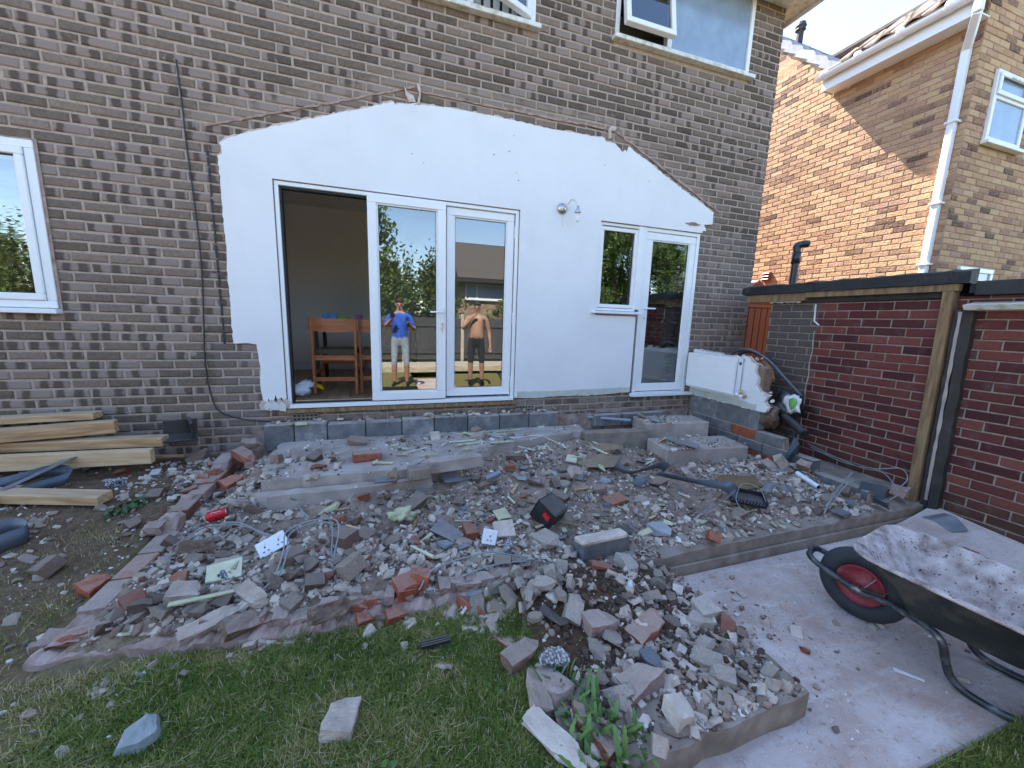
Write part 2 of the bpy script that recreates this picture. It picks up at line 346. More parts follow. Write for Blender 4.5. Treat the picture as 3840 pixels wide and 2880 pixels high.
M['block'] = mk('dark_concrete_block', [(0.2, (.11, .108, .112)), (0.6, (.19, .185, .185)), (0.85, (.36, .335, .315))], 12, 0.95, 0.6, 90, 0.006, rnd=0.35, speck=(110, 0.68, (.34, .34, .34)), dust=((.47, .39, .32), 0.8))
M['mortarbed'] = mk('broken_mortar_bed', [(0.25, (.20, .125, .092)), (0.5, (.36, .25, .205)), (0.8, (.52, .40, .345))], 14, 0.95, 0.7, 60, 0.01, world=True)
M['redbrick'] = mk('old_red_brick', [(0.15, (.16, .055, .035)), (0.45, (.30, .09, .048)), (0.7, (.38, .135, .08)), (0.9, (.42, .28, .22))], 14, 0.92, 0.9, 45, 0.014, rnd=0.5, dust=((.47, .39, .32), 0.65))
M['pinkbrick'] = mk('pinkish_scarred_brick', [(0.15, (.22, .125, .095)), (0.5, (.34, .22, .18)), (0.85, (.46, .35, .31))], 14, 0.94, 0.9, 45, 0.014, rnd=0.5, dust=((.47, .39, .32), 0.6))
M['orange'] = mk('orange_brick_fragment', [(0.2, (.30, .075, .035)), (0.7, (.46, .13, .06))], 20, 0.92, 0.9, 45, 0.014, rnd=0.5, dust=((.47, .39, .32), 0.35))
M['brown'] = mk('brown_brick_fragment', [(0.15, (.11, .070, .050)), (0.5, (.22, .138, .098)), (0.85, (.36, .24, .185))], 14, 0.94, 0.9, 45, 0.014, rnd=0.6, dust=((.47, .39, .32), 0.5))
M['pink'] = mk('pale_pink_mortar_chunk', [(0.15, (.32, .25, .195)), (0.5, (.51, .41, .33)), (0.85, (.70, .60, .51))], 12, 0.96, 0.9, 45, 0.014, rnd=0.6)
M['grey'] = mk('granite_grey_chip', [(0.38, (.10, .105, .12)), (0.52, (.26, .275, .30)), (0.62, (.48, .48, .49))], 70, 0.9, 0.5, 90, 0.005, rnd=0.25)
M['white'] = mk('white_plaster_chip', [(0.2, (.60, .59, .56)), (0.8, (.80, .79, .77))], 20, 0.9, 0.3, 60, 0.004, rnd=0.4)
M['yellow'] = mk('pale_yellow_foam', [(0.2, (.46, .45, .27)), (0.8, (.66, .65, .46))], 20, 0.85, 0.3, 60, 0.004, rnd=0.5)
M['soil'] = mk('dark_soil_clod', [(0.2, (.055, .035, .022)), (0.8, (.12, .08, .055))], 20, 0.97, 0.8, 60, 0.01, rnd=0.5)
M['gravel'] = mk('fine_rubble', [(0.0, (.085, .060, .042)), (0.3, (.18, .132, .10)), (0.55, (.33, .265, .21)), (0.8, (.49, .41, .34)), (1.0, (.74, .69, .61))], 10, 0.96, 0.4, 80, 0.005, rnd=1.3)
M['clinker'] = mk('speckled_block_chunk', [(0.42, (.045, .048, .055)), (0.5, (.16, .17, .18)), (0.56, (.50, .50, .50))], 85, 0.9, 0.6, 80, 0.006, dust=((.47, .39, .32), 0.2))
M['timber'] = mk('sawn_timber', [(0.25, (.36, .20, .09)), (0.5, (.55, .36, .19)), (0.75, (.68, .50, .30))], 3, 0.8, 0.25, 12, 0.004, aniso=(1.2, 14, 14), rnd=0.35, dust=((.47, .39, .32), 0.25))
M['oldtimber'] = mk('weathered_timber', [(0.2, (.085, .058, .035)), (0.5, (.24, .15, .075)), (0.8, (.38, .25, .135))], 2.5, 0.85, 0.4, 14, 0.005, aniso=(14, 14, 1.5))
M['darktimber'] = mk('tarred_timber', [(0.2, (.012, .011, .011)), (0.6, (.035, .030, .028)), (0.85, (.12, .10, .09))], 8, 0.7, 0.5, 40, 0.006)
M['felt'] = mk('roofing_felt', [(0.25, (.008, .008, .009)), (0.6, (.020, .020, .022)), (0.85, (.10, .10, .105))], 7, 0.6, 0.7, 22, 0.012)
M['membrane'] = mk('grey_blue_plastic_membrane', [(0.2, (.055, .068, .090)), (0.8, (.105, .125, .155))], 6, 0.42, 0.15, 30, 0.004, dust=((.47, .39, .32), 0.35))
M['blackplastic'] = mk('black_plastic', [(0.2, (.012, .013, .015)), (0.7, (.028, .030, .034)), (0.9, (.09, .09, .09))], 10, 0.38, 0.1, 50, 0.002, dust=((.47, .39, .32), 0.15))
M['greypvc'] = flat('grey_pvc_pipe', (.24, .27, .32), 0.4)
M['cable'] = flat('grey_cable', (.26, .28, .30), 0.45)
M['blackcable'] = flat('black_cable', (.018, .016, .020), 0.5)
M['socket'] = flat('white_socket_plastic', (.80, .81, .82), 0.3, var=0.03)
M['canred'] = flat('red_can_paint', (.55, .012, .02), 0.3)
M['rad'] = flat('white_radiator_enamel', (.80, .80, .80), 0.3, var=0.02)
M['wool'] = mk('brown_mineral_wool', [(0.2, (.20, .085, .04)), (0.8, (.42, .22, .12))], 14, 1.0, 0.8, 40, 0.02)
M['bag'] = mk('white_plastic_bag', [(0.3, (.62, .63, .64)), (0.7, (.78, .79, .80))], 10, 0.35, 0.4, 25, 0.01)
M['baggreen'] = flat('green_print', (.16, .42, .08), 0.4)
M['barrow'] = mk('worn_black_barrow_steel', [(0.2, (.010, .012, .012)), (0.5, (.022, .027, .025)), (0.6, (.07, .065, .052)), (0.68, (.028, .032, .028)), (0.8, (.26, .21, .17))], 7, 0.6, 0.5, 30, 0.004, detail=10)
M['barrowin'] = mk('cement_caked_barrow', [(0.30, (.13, .095, .08)), (0.42, (.33, .265, .24)), (0.56, (.48, .405, .375)), (0.76, (.66, .59, .56))], 15, 0.9, 0.9, 26, 0.010, detail=10, speck=(60, .62, (.12, .085, .07)))
M['tyre'] = mk('tyre_rubber', [(0.3, (.018, .022, .025)), (0.8, (.045, .05, .055))], 9, 0.75, 0.3, 40, 0.004)
M['rim'] = mk('worn_red_wheel', [(0.3, (.18, .010, .018)), (0.55, (.25, .025, .035)), (0.8, (.42, .24, .23))], 9, 0.5, 0.2, 40, 0.003)
M['chrome'] = mk('scuffed_tube', [(0.45, (.02, .022, .026)), (0.62, (.09, .09, .095)), (0.75, (.42, .42, .42))], 16, 0.4, 0.1, 60, 0.002)
M['shedbrown'] = flat('brown_plastic_cladding', (.24, .055, .025), 0.45)
M['tile'] = mk('grey_concrete_tile', [(0.3, (.24, .24, .245)), (0.7, (.40, .40, .40))], 8, 0.8, 0.3, 50, 0.005, rnd=0.3)
M['btile'] = mk('brown_concrete_tile', [(0.2, (.105, .080, .065)), (0.7, (.20, .155, .125)), (0.95, (.32, .26, .21))], 10, 0.85, 0.4, 50, 0.006, rnd=0.5)
M['lead'] = mk('lead_sheet', [(0.3, (.12, .13, .15)), (0.7, (.22, .235, .26))], 8, 0.5, 0.2, 30, 0.004)
M['slate'] = mk('grey_green_slate', [(0.3, (.20, .225, .215)), (0.7, (.33, .36, .345))], 14, 0.85, 0.4, 50, 0.005)
# interior
M['inwall'] = flat('grey_olive_wall_paint', (.82, .80, .75), 0.85, var=0.02)
M['skirt'] = flat('white_gloss_skirting', (.72, .73, .75), 0.4)
M['teak'] = mk('teak_wood', [(0.3, (.28, .085, .03)), (0.7, (.42, .15, .055))], 4, 0.4, 0.1, 20, 0.002, aniso=(1, 8, 8))
M['blackpaint'] = flat('black_furniture', (.012, .012, .015), 0.35)
M['vinyl'] = flat('black_vinyl_seat', (.010, .011, .016), 0.3)
M['laminate'] = mk('wood_laminate', [(0.3, (.20, .12, .07)), (0.7, (.32, .20, .12))], 3, 0.35, 0.1, 20, 0.002, aniso=(8, 1, 1))
M['tabletop'] = flat('table_laminate', (.20, .16, .13), 0.35)
M['bluebox'] = mk('blue_print_box', [(0.35, (.04, .16, .50)), (0.6, (.25, .48, .75))], 20, 0.4, 0.1)
M['greenbox'] = flat('green_box', (.22, .42, .03), 0.45)
M['pinktub'] = flat('pink_tub', (.45, .14, .30), 0.45)
M['yellowfoam'] = flat('yellow_foam_clog', (.78, .58, .01), 0.5)
M['packet'] = mk('white_packaging', [(0.35, (.70, .72, .74)), (0.62, (.66, .70, .78)), (0.7, (.35, .48, .70))], 16, 0.35, 0.4, 20, 0.01)
M['kgrey'] = flat('grey_kitchen_unit', (.22, .23, .235), 0.5)
M['kblack'] = flat('black_worktop', (.012, .012, .013), 0.3)
M['blind'] = flat('white_vertical_blind', (.70, .72, .75), 0.7)
M['leaf'] = mk('dandelion_leaf', [(0.3, (.065, .13, .028)), (0.7, (.12, .21, .048))], 12, 0.55, 0.2, 40, 0.003, rnd=0.5)
M['ivy'] = mk('small_dark_leaf', [(0.3, (.035, .075, .02)), (0.7, (.07, .12, .035))], 12, 0.55, 0.2, 40, 0.003, rnd=0.5)
def grass_mat():
    t = NT('grass_blade'); a = t.n('Attribute', attribute_name='rnd').outputs['Fac']
    c = t.ramp(a, [(0.0, (.085, .135, .024)), (0.3, (.155, .215, .040)), (0.52, (.26, .275, .072)), (0.72, (.42, .34, .155)), (1.0, (.62, .50, .31))])
    t.fin(c, 0.65, spec=0.2); tl = t.n('BsdfTranslucent', {0: c}); mx = t.n('MixShader', {0: 0.25})
    t.t.links.new(t.b.outputs[0], mx.inputs[1]); t.t.links.new(tl.outputs[0], mx.inputs[2]); t.t.links.new(mx.outputs[0], t.o.inputs[0]); return t.mat
M['grass'] = grass_mat()
def tree_mat(name, a, b):
    t = NT(name); r = t.n('Attribute', attribute_name='rnd').outputs['Fac']; c = t.mix(r, a, b)
    t.fin(c, 0.6); tl = t.n('BsdfTranslucent', {0: c}); mx = t.n('MixShader', {0: 0.3})
    t.t.links.new(t.b.outputs[0], mx.inputs[1]); t.t.links.new(tl.outputs[0], mx.inputs[2]); t.t.links.new(mx.outputs[0], t.o.inputs[0]); return t.mat
M['tree'] = tree_mat('tree_leaves', (.035, .075, .015), (.11, .17, .04)); M['tree2'] = tree_mat('hedge_leaves', (.05, .09, .015), (.14, .19, .045))
M['bark'] = mk('bark', [(0.3, (.05, .038, .028)), (0.7, (.11, .085, .065))], 6, 0.95, 0.6, 20, 0.02, aniso=(6, 6, 1))
M['fence'] = mk('dark_stained_fence', [(0.3, (.035, .034, .036)), (0.7, (.065, .062, .063))], 4, 0.8, 0.2, 20, 0.004, aniso=(6, 6, 1))
M['sandstone'] = mk('pale_stone_patio', [(0.3, (.36, .30, .22)), (0.7, (.52, .45, .34))], 6, 0.9, 0.3, 40, 0.005)
M['skin'] = mk('skin', [(0.3, (.36, .18, .115)), (0.7, (.48, .26, .175))], 5, 0.5, 0.08, 60, 0.002)
M['shorts'] = flat('dark_shorts', (.018, .018, .02), 0.9)
M['shirt'] = mk('royal_blue_shirt', [(0.3, (.012, .07, .42)), (0.7, (.022, .12, .60))], 6, 0.85, 0.2, 30, 0.003)
M['denim'] = mk('pale_denim', [(0.3, (.24, .30, .36)), (0.7, (.36, .42, .48))], 16, 0.9, 0.2, 80, 0.002)
M['hair'] = flat('dark_hair', (.018, .012, .010), 0.7)
M['phone'] = flat('phone_black', (.012, .012, .014), 0.2)
# ---------------- terrain ----------------
PZ = -0.11
EX0, EX1, EY0 = 1.33, 6.86, -2.2
def fb(x, y, s, o=0): return mnoise.fractal(Vector((x*s, y*s, o)), 1.0, 2.0, 4)
def H(x, y):
    lawn = 0.012*fb(x, y, 1.5)
    lawn += .16*sst(-2.05, -.7, y)*(1-sst(1.30, 1.38, x))*(1-.35*sst(-1.2, -1.4, y)*sst(1.05, 1.25, x))
    ins = 0.055+0.17*sst(-1.6, -0.6, y)*(1-.8*sst(4.5, 5.0, x))*sst(1.5, 1.75, x)+0.05*fb(x, y, 2.2, 3)+0.025*fb(x, y, 7, 8)+.075*math.exp(-((x-2.3)/.8)**2-((y+1.8)/.28)**2)+.06*math.exp(-((x-6.1)/.35)**2-((y+1.5)/.4)**2)
    wi = sst(1.36, 1.46, x)*(1-sst(6.35, 6.5, x))*sst(-2.16, -2.06, y)
    h = lawn*(1-wi)+ins*wi
    # earth bank in front of the old step pad
    pad = sst(3.05, 3.3, x)*(1-sst(4.1, 4.3, x))*(1-sst(-2.3, -2.1, y))*sst(-3.2, -3.05, y)
    h = h*(1-pad)+(-0.035+0.13*sst(-2.95, -2.3, y)*(1-.8*sst(3.75, 4.15, x))+0.03*fb(x, y, 4, 5)*sst(-2.95, -2.7, y))*pad
    # sunk under the concrete path
    pp = sst(4.18, 4.24, x)*(1-sst(-2.17, -2.11, y))*sst(-3.4, -3.34, y)
    pp = max(pp, sst(3.33, 3.40, x)*(1-sst(4.26, 4.32, x))*(1-sst(-3.10, -3.04, y)))
    pp = max(pp, sst(4.2, 4.3, x)*(1-sst(-3.4, -3.3, y)))*1.0
    low = PZ-0.06 if (y > -3.36 or x < 4.26) else PZ+0.02+0.01*fb(x, y, 3)
    return h*(1-pp)+low*pp
def Hg(x, y):
    """walkable top including the path"""
    if (x > 4.25 and -3.36 < y < -2.2) or (3.4 < x < 4.25 and y < -3.12): return PZ
    if 3.42 < x < 4.24 and -3.09 < y < -2.3: return max(0.002, H(x, y))
    return H(x, y)
def reg(x, y):
    n = 0.5+0.5*fb(x, y, 2.0, 11)
    green = np.array([.18, .165, .065]); mud = np.array([.205, .143, .094]); dustc = np.array([.33, .255, .205]); soil = np.array([.11, .068, .042]); path = np.array([.28, .22, .2])
    g = sst(0.25, 0.75, n+0.25*(x-1.0)-0.1); c = mud*(1-g)+green*g
    if y > -2.4: k = sst(-2.5, -1.2, y)*(1-sst(1.2, 1.4, x)); c = c*(1-k)+mud*0.85*k
    wi = sst(1.36, 1.5, x)*(1-sst(6.4, 6.6, x))*sst(-2.18, -2.05, y); d = dustc*(0.6+0.7*n); c = c*(1-wi)+d*wi
    pad = sst(3.1, 3.35, x)*(1-sst(4.1, 4.35, x))*(1-sst(-2.25, -2.15, y))*sst(-3.2, -3.1, y); c = c*(1-pad)+soil*pad
    return c
def grid_axis(a, b, step, lo, hi): 
    ax = list(np.arange(a, b+1e-6, step)); k = step*2
    x = b
    while x < hi: x += k; k *= 1.5; ax.append(min(x, hi))
    k = step*2; x = a
    while x > lo: x -= k; k *= 1.5; ax.insert(0, max(x, lo))
    return ax
gx = grid_axis(-1.2, 7.2, 0.035, -600, 600); gy = grid_axis(-4.6, 0.1, 0.035, -600, 600)
V = []; RC = []
for y in gy:
    for x in gx:
        z = H(x, y) if (-3 < x < 9 and -7 < y < 0.3) else (0.0 if y < 0.3 else 0.15)
        if x > 6.9: z = min(z, PZ-0.02)
        V.append((x, y, z)); RC.append((*reg(x, y), 1))
nx = len(gx); F = [(j*nx+i, j*nx+i+1, (j+1)*nx+i+1, (j+1)*nx+i) for j in range(len(gy)-1) for i in range(nx-1)]
g_ = raw_mesh('ground', V, F, M['ground'], smooth=True); tag(g_, kind='structure')
ca = g_.data.attributes.new('reg', 'FLOAT_COLOR', 'POINT'); ca.data.foreach_set('color', np.array(RC, dtype=np.float32).ravel())
# concrete path (two slabs meeting at a joint)
pm = MB()
pm.prism([(3.30, -2.235), (6.89, -2.235), (6.89, -3.375), (5.6, -3.36), (4.256, -3.34), (4.25, -3.30), (3.38, -3.30)], lambda a, b, d: (a, b, d), PZ, PZ-0.1)
pm.prism([(3.385, -3.305), (4.25, -3.305), (4.25, -6.0), (3.385, -6.0)], lambda a, b, d: (a, b, d), PZ-0.003, PZ-0.1)
tag(pm.build('path', M['path'], bev=0.006), kind='structure')
# dust wedge swept against the garage wall
dm = MB(); P = []
nU, nV = 22, 7
for j in range(nV):
    for i in range(nU):
        y = -2.24-1.1*i/(nU-1); t = j/(nV-1); x = 6.885-(0.75-0.45*i/(nU-1))*t
        P.append((x, y, PZ+0.004+(0.12*(1-i/(nU-1))+0.02)*(1-t)**1.6+0.008*fb(x, y, 6, 2)*(1-t)))
dm.add(P, [(j*nU+i, j*nU+i+1, (j+1)*nU+i+1, (j+1)*nU+i) for j in range(nV-1) for i in range(nU-1)])
tag(dm.build('dust_bank', M['path'], smooth=True), kind='structure')
def topz(x, y):
    z = Hg(x, y)
    if 3.24 < x < 4.24 and -3.09 < y < -2.3: z = max(z, .002)
    if 1.82 < x < 4.7 and -1.07 < y < -.17 and y > -1.08+.42*max(0, x-2.9): z = max(z, .28)
    if 5.28 < x < 6.2 and -1.08 < y < -.72: z = max(z, .226)
    if 5.42 < x < 6.18 and -.60 < y < -.25: z = max(z, .346)
    if 3.62 < x < 6.85 and -2.2 < y < -2.03: z = max(z, .032)
    return z
def snap(z, vx, vy, clear=.015):
    p = at('z', z, vx, vy)
    for _ in range(4):
        if -1 < p.x < 7 and -4 < p.y < 0 and z < topz(p.x, p.y)+clear: z = topz(p.x, p.y)+clear; p = at('z', z, vx, vy)
    return p
# ---------------- brick laying ----------------
def brick_mesh(name, w, h, mat, jit=0.0022, bev=0.006, dep=0.02, seed=0):
    r = random.Random(seed); j = lambda k=1: r.uniform(-jit, jit)*k
    a, b = w/2, h/2; P = []
    for (sx, sz) in ((-1,-1),(1,-1),(1,1),(-1,1)): P.append((sx*a, dep, sz*b))
    for (sx, sz) in ((-1,-1),(1,-1),(1,1),(-1,1)): P.append((sx*a+j(), bev*0.8, sz*b+j()))
    for (sx, sz) in ((-1,-1),(1,-1),(1,1),(-1,1)): P.append((sx*(a-bev)+j(), j(0.8), sz*(b-bev)+j()))
    F = [(8,9,10,11)]+[(i, (i+1) % 4, 4+(i+1) % 4, 4+i) for i in range(4)]+[(4+i, 4+(i+1) % 4, 8+(i+1) % 4, 8+i) for i in range(4)]
    m = bpy.data.meshes.new(name); m.from_pydata(P, [], F); m.update(); m.materials.append(mat); return m
BW, BH, PU, PZc = 0.215, 0.065, 0.225, 0.075
def lay_bricks(parent, origin, rz, u0, u1, z0, z1, mat, phase, zo, holes=(), keep=None, nmax=300, proud=0.007, tilt=0.0012, hide=None, bw=BW, bh=BH, bev=.006, jd=1.0):
    """stretcher bond on a plane: local x along the wall, local y into the wall; faces stand proud of the mortar"""
    full = [brick_mesh('brick', bw, bh, mat, seed=i, bev=bev, jit=.0022*jd if bev < .008 else .003) for i in range(6)]; ju, jz = (PU-bw)/2, (PZc-bh)/2
    Mt = Matrix.Translation(Vector(origin)) @ Matrix.Rotation(rz, 4, 'Z')
    L = []
    k0 = math.floor((z0-zo)/PZc); k1 = math.ceil((z1-zo)/PZc)
    for k in range(k0, k1):
        zb = zo+k*PZc; off = phase+(0.5*PU if k % 2 else 0)
        i0 = math.floor((u0-off)/PU)-1; i1 = math.ceil((u1-off)/PU)+1
        for i in range(i0, i1):
            a = off+i*PU+ju; b = a+bw; zz0, zz1 = zb+jz, zb+PZc-jz
            a = max(a, u0+0.002); b = min(b, u1-0.002); zz0 = max(zz0, z0); zz1 = min(zz1, z1)
            segs = [(a, b)] if b-a > 0.02 and zz1-zz0 > 0.02 else []
            for (ha, hb, hz0, hz1) in holes:
                if hz0 < zz1-0.012 and hz1 > zz0+0.012:
                    ns = []
                    for (p, q) in segs:
                        if hb <= p or ha >= q: ns.append((p, q)); continue
                        if ha-p > 0.02: ns.append((p, ha-0.002))
                        if q-hb > 0.02: ns.append((hb+0.002, q))
                    segs = ns
            for (p, q) in segs:
                cu, cz = (p+q)/2, (zz0+zz1)/2
                if keep and not keep(cu, cz, q-p): continue
                W = Mt @ Vector((cu, 0, cz)); qx = pix(W); sc = -1
                if qx and inframe(W, 4) and not (hide and hide(cu, cz)): sc = (q-p)/qx[2]**2
                L.append((sc, cu, cz, (q-p)/bw, (zz1-zz0)/bh, W))
    L.sort(key=lambda t: -t[0]); out_ = 0; VV = []; FF = []; pw = wloc(parent); base = 0
    for n, (sc, cu, cz, sx, sz, W) in enumerate(L):
        me = full[n % 6]; d = -proud+jd*random.uniform(-0.0022, 0.0018); fl = random.random() < 0.5
        loc = Mt @ Vector((cu, d, cz)); ry = random.gauss(0, tilt*3)
        if sc > 0 and out_ < nmax:
            o = bpy.data.objects.new('brick', me); C.objects.link(o); o.parent = parent; o.location = loc-pw
            o.rotation_euler = (random.gauss(0, tilt*2), ry, rz); o.scale = (sx, 1, sz); out_ += 1
        else:
            P = np.array([v.co[:] for v in me.vertices])*[sx, 1, sz]; P = P @ np.array(Matrix.Rotation(rz, 3, 'Z')).T+np.array(loc)
            VV.append(P); FF.append(np.array([p.vertices[:] for p in me.polygons])+base); base += len(P)
    if VV: tag(raw_mesh('brickwork', np.concatenate(VV), np.concatenate(FF), mat, parent), kind='stuff')
def holed(u0, u1, z0, z1, holes, fn, depth):
    """slab with rectangular openings; fn(u, d, z) -> world"""
    us = sorted({u0, u1, *[h[0] for h in holes], *[h[1] for h in holes]}); us = [u for u in us if u0 <= u <= u1]
    zs = sorted({z0, z1, *[h[2] for h in holes], *[h[3] for h in holes]}); zs = [z for z in zs if z0 <= z <= z1]
    inh = lambda u, z: any(a < u < b and c < z < d for a, b, c, d in holes)
    b = MB(); solid = {}
    for i in range(len(us)-1):
        for j in range(len(zs)-1): solid[i, j] = not inh((us[i]+us[i+1])/2, (zs[j]+zs[j+1])/2)
    for (i, j), s in solid.items():
        if not s: continue
        a, c, e, g = us[i], us[i+1], zs[j], zs[j+1]
        b.add([fn(a, 0, e), fn(c, 0, e), fn(c, 0, g), fn(a, 0, g)], [(0, 1, 2, 3)]); b.add([fn(a, depth, e), fn(c, depth, e), fn(c, depth, g), fn(a, depth, g)], [(3, 2, 1, 0)])
        for (di, dj, p, q) in ((-1, 0, (a, e), (a, g)), (1, 0, (c, e), (c, g)), (0, -1, (a, e), (c, e)), (0, 1, (a, g), (c, g))):
            if not solid.get((i+di, j+dj), False):
                b.add([fn(p[0], 0, p[1]), fn(q[0], 0, q[1]), fn(q[0], depth, q[1]), fn(p[0], depth, p[1])], [(0, 1, 2, 3)])
    return b
# ---------------- the house ----------------
HXL, HXR, HTOP = -3.2, 7.245, 5.16
PAT = (1.83, 4.02, 0.555, 2.515); KW = (4.96, 5.502, 1.55, 2.515); KD = (5.5, 6.345, 0.545, 2.515)
LW = (-1.1, 0.345, 1.365, 2.575); UA = (2.2, 4.125, 4.15, 5.15); UB = (4.985, 6.795, 4.27, 5.15)
HOLES = [PAT, KW, KD, LW, UA, UB]
house = thing('brick_house', 'dark grey brown brick house with a white plaster panel round its patio doors', 'house', (2.0, 1.0, 0.0))
wl_ = holed(HXL, HXR, -0.1, HTOP, HOLES, lambda u, d, z: (u, d, z), 0.26).build('wall', M['hmortar'], house, fixn=False)
sw = MB(); sw.box(HXR-0.26, HXR-0.0005, 0.2605, 8.0, -0.1, HTOP); sw.box(HXL, HXL+0.26, 0.2605, .6, -0.1, HTOP); sw.box(HXL, HXL+0.26, .601, 2.3, -0.1, 1.0); sw.box(HXL, HXL+0.26, .601, 2.3, 2.7, HTOP); sw.box(HXL, HXL+0.26, 2.301, 8.0, -0.1, HTOP); sw.box(HXL+.261, HXR-.261, 7.74, 7.9995, -0.1, 1.2); sw.box(HXL+.261, -2.6, 7.74, 7.9995, 1.201, 2.7); sw.box(.6, HXR-.261, 7.74, 7.9995, 1.201, 2.7); sw.box(HXL+.261, HXR-.261, 7.74, 7.9995, 2.701, HTOP)
sw.build('side_wall', M['hbrick'], house)  # unseen unglazed openings in left and far walls, added to brighten the interior
xr = (HXL+HXR)/2
rf = MB(); xa_, xb_, ya_, yb_, ez_ = HXL-.22, HXR+.22, -.30, 8.3, HTOP+.09
rf.add([(xa_, ya_, ez_), (xb_, ya_, ez_), (xb_, yb_, ez_), (xa_, yb_, ez_), (xa_+4.3, 4.0, ez_+2.4), (xb_-4.3, 4.0, ez_+2.4), (xa_, ya_, ez_-.05), (xb_, ya_, ez_-.05), (xb_, yb_, ez_-.05), (xa_, yb_, ez_-.05)],
    [(0, 1, 5, 4), (1, 2, 5), (2, 3, 4, 5), (3, 0, 4), (9, 8, 7, 6), (0, 6, 7, 1), (1, 7, 8, 2), (2, 8, 9, 3), (3, 9, 6, 0)])
rfo = rf.build('roof', M['btile'], house)
sf = MB(); sf.box(HXR+0.004, HXR+0.20, -0.28, 8.1, HTOP-0.06, HTOP-0.045); sf.box(HXL-.28, HXR+.003, -.28, -.012, HTOP-.06, HTOP-.045); sf.build('soffit', M['pvcdirty'], rfo)
fa = MB(); fa.box(HXR+0.201, HXR+0.22, -0.30, 8.1, HTOP-0.10, HTOP+0.038); fa.box(HXL-.2, HXR+.20, -.30, -.281, HTOP-.10, HTOP+.038); fa.build('fascia', M['pvc'], rfo)
gt = MB(); gt.tube([(HXR+0.275, -0.32, HTOP+0.03), (HXR+0.275, 8.1, HTOP+0.03)], 0.055, 12); gt.build('gutter', M['pvc'], rfo, smooth=True)
# plaster outline, traced in wall coordinates
plv = [(474, 309), (500, 296), (532, 288), (540, 285), (620, 267), (700, 251), (800, 232), (850, 219), (853, 227), (862, 224), (880, 226), (900, 223), (905, 228), (932, 228), (1000, 239), (1060, 250), (1130, 265), (1180, 277),
       (1250, 289), (1305, 299), (1308, 307), (1328, 311), (1338, 322), (1343, 330), (1350, 324), (1353, 330), (1358, 317), (1380, 335), (1400, 350), (1440, 383), (1478, 412), (1508, 434), (1541, 460), (1538, 485), (1520, 486)]
plz = [at('y', -0.02, *p) for p in plv]; poly = [(p.x, p.z) for p in plz]
poly += [(6.40, 2.545), (6.345, 2.54), (6.345, 2.5155), (4.957, 2.5155), (4.957, 1.50), (5.497, 1.50), (5.497, 0.60)]
poly += [(5.2, 0.585), (4.9, 0.575), (4.6, 0.582), (4.3, 0.572), (4.07, 0.578), (4.023, 0.58), (4.023, 2.518), (1.827, 2.518), (1.827, 0.60), (1.79, 0.66), (1.755, 0.64), (1.74, 0.69), (1.71, 0.60), (1.685, 0.66), (1.66, 0.58), (1.615, 0.56), (1.64, 0.63), (1.63, 0.80), (1.64, 0.95), (1.625, 1.145)]
jag = [at('y', -0.02, *p) for p in [(556, 744), (530, 741), (505, 742), (500, 690), (497, 640), (492, 600), (490, 545), (485, 500), (480, 440), (476, 390), (471, 337), (480, 333), (479, 318)]]
poly += [(p.x, p.z) for p in jag]
def jagged(pl, step=0.03, amp=0.005, seed=3):
    r = random.Random(seed); o_ = []
    for i, (a, b) in enumerate(pl):
        c, d = pl[(i+1) % len(pl)]; L = math.hypot(c-a, d-b); n = max(1, int(L/step)); o_.append((a, b))
        straight = (abs(c-a) < 1e-3 or abs(d-b) < 1e-3) and L > 0.5
        for k in range(1, n):
            t = k/n; q = 0 if straight else amp; o_.append((a+(c-a)*t+r.uniform(-q, q), b+(d-b)*t+r.uniform(-q, q)))
    return o_
pj = jagged(poly)
def cap_prism(pl, y0, y1):
    b = bmesh.new(); vs = [b.verts.new((x, y0, z)) for x, z in pl]; f = b.faces.new(vs)
    r = bmesh.ops.extrude_face_region(b, geom=[f]); bmesh.ops.translate(b, verts=[v for v in r['geom'] if isinstance(v, bmesh.types.BMVert)], vec=(0, y1-y0, 0))
    bmesh.ops.recalc_face_normals(b, faces=b.faces[:]); bmesh.ops.triangulate(b, faces=[q for q in b.faces if len(q.verts) > 4]); return b
def bm_obj(b, name, mat, parent):
    m = bpy.data.meshes.new(name); off = wloc(parent); bmesh.ops.translate(b, verts=b.verts[:], vec=-off); b.to_mesh(m); b.free(); m.materials.append(mat)
    o = bpy.data.objects.new(name, m); C.objects.link(o); o.parent = parent; return o
pl_ = bm_obj(cap_prism(pj, -0.013, -0.026), 'plaster_panel', M['plaster'], house); tag(pl_, 'bare white painted plaster with broken edges')
# undercoat peeking out behind the broken edges
bc = bm_obj(cap_prism(jagged([(x+(0.012 if x > 4 else -0.012), z+0.012) if z > 2.6 else (x, z) for x, z in poly], amp=0.010, seed=9), -0.0085, -0.0128), 'undercoat', M['rawplaster'], pl_)
gsk = MB()
gsk.prism(jagged([(4.05, 0.585), (4.4, 0.58), (4.9, 0.585), (5.49, 0.605), (5.49, 0.66), (4.9, 0.652), (4.4, 0.645), (4.05, 0.648)], amp=.004), lambda a, b, d: (a, d, b), -0.0265, -0.030); gsk.build('skirting_mark', M['greenplaster'], pl_)
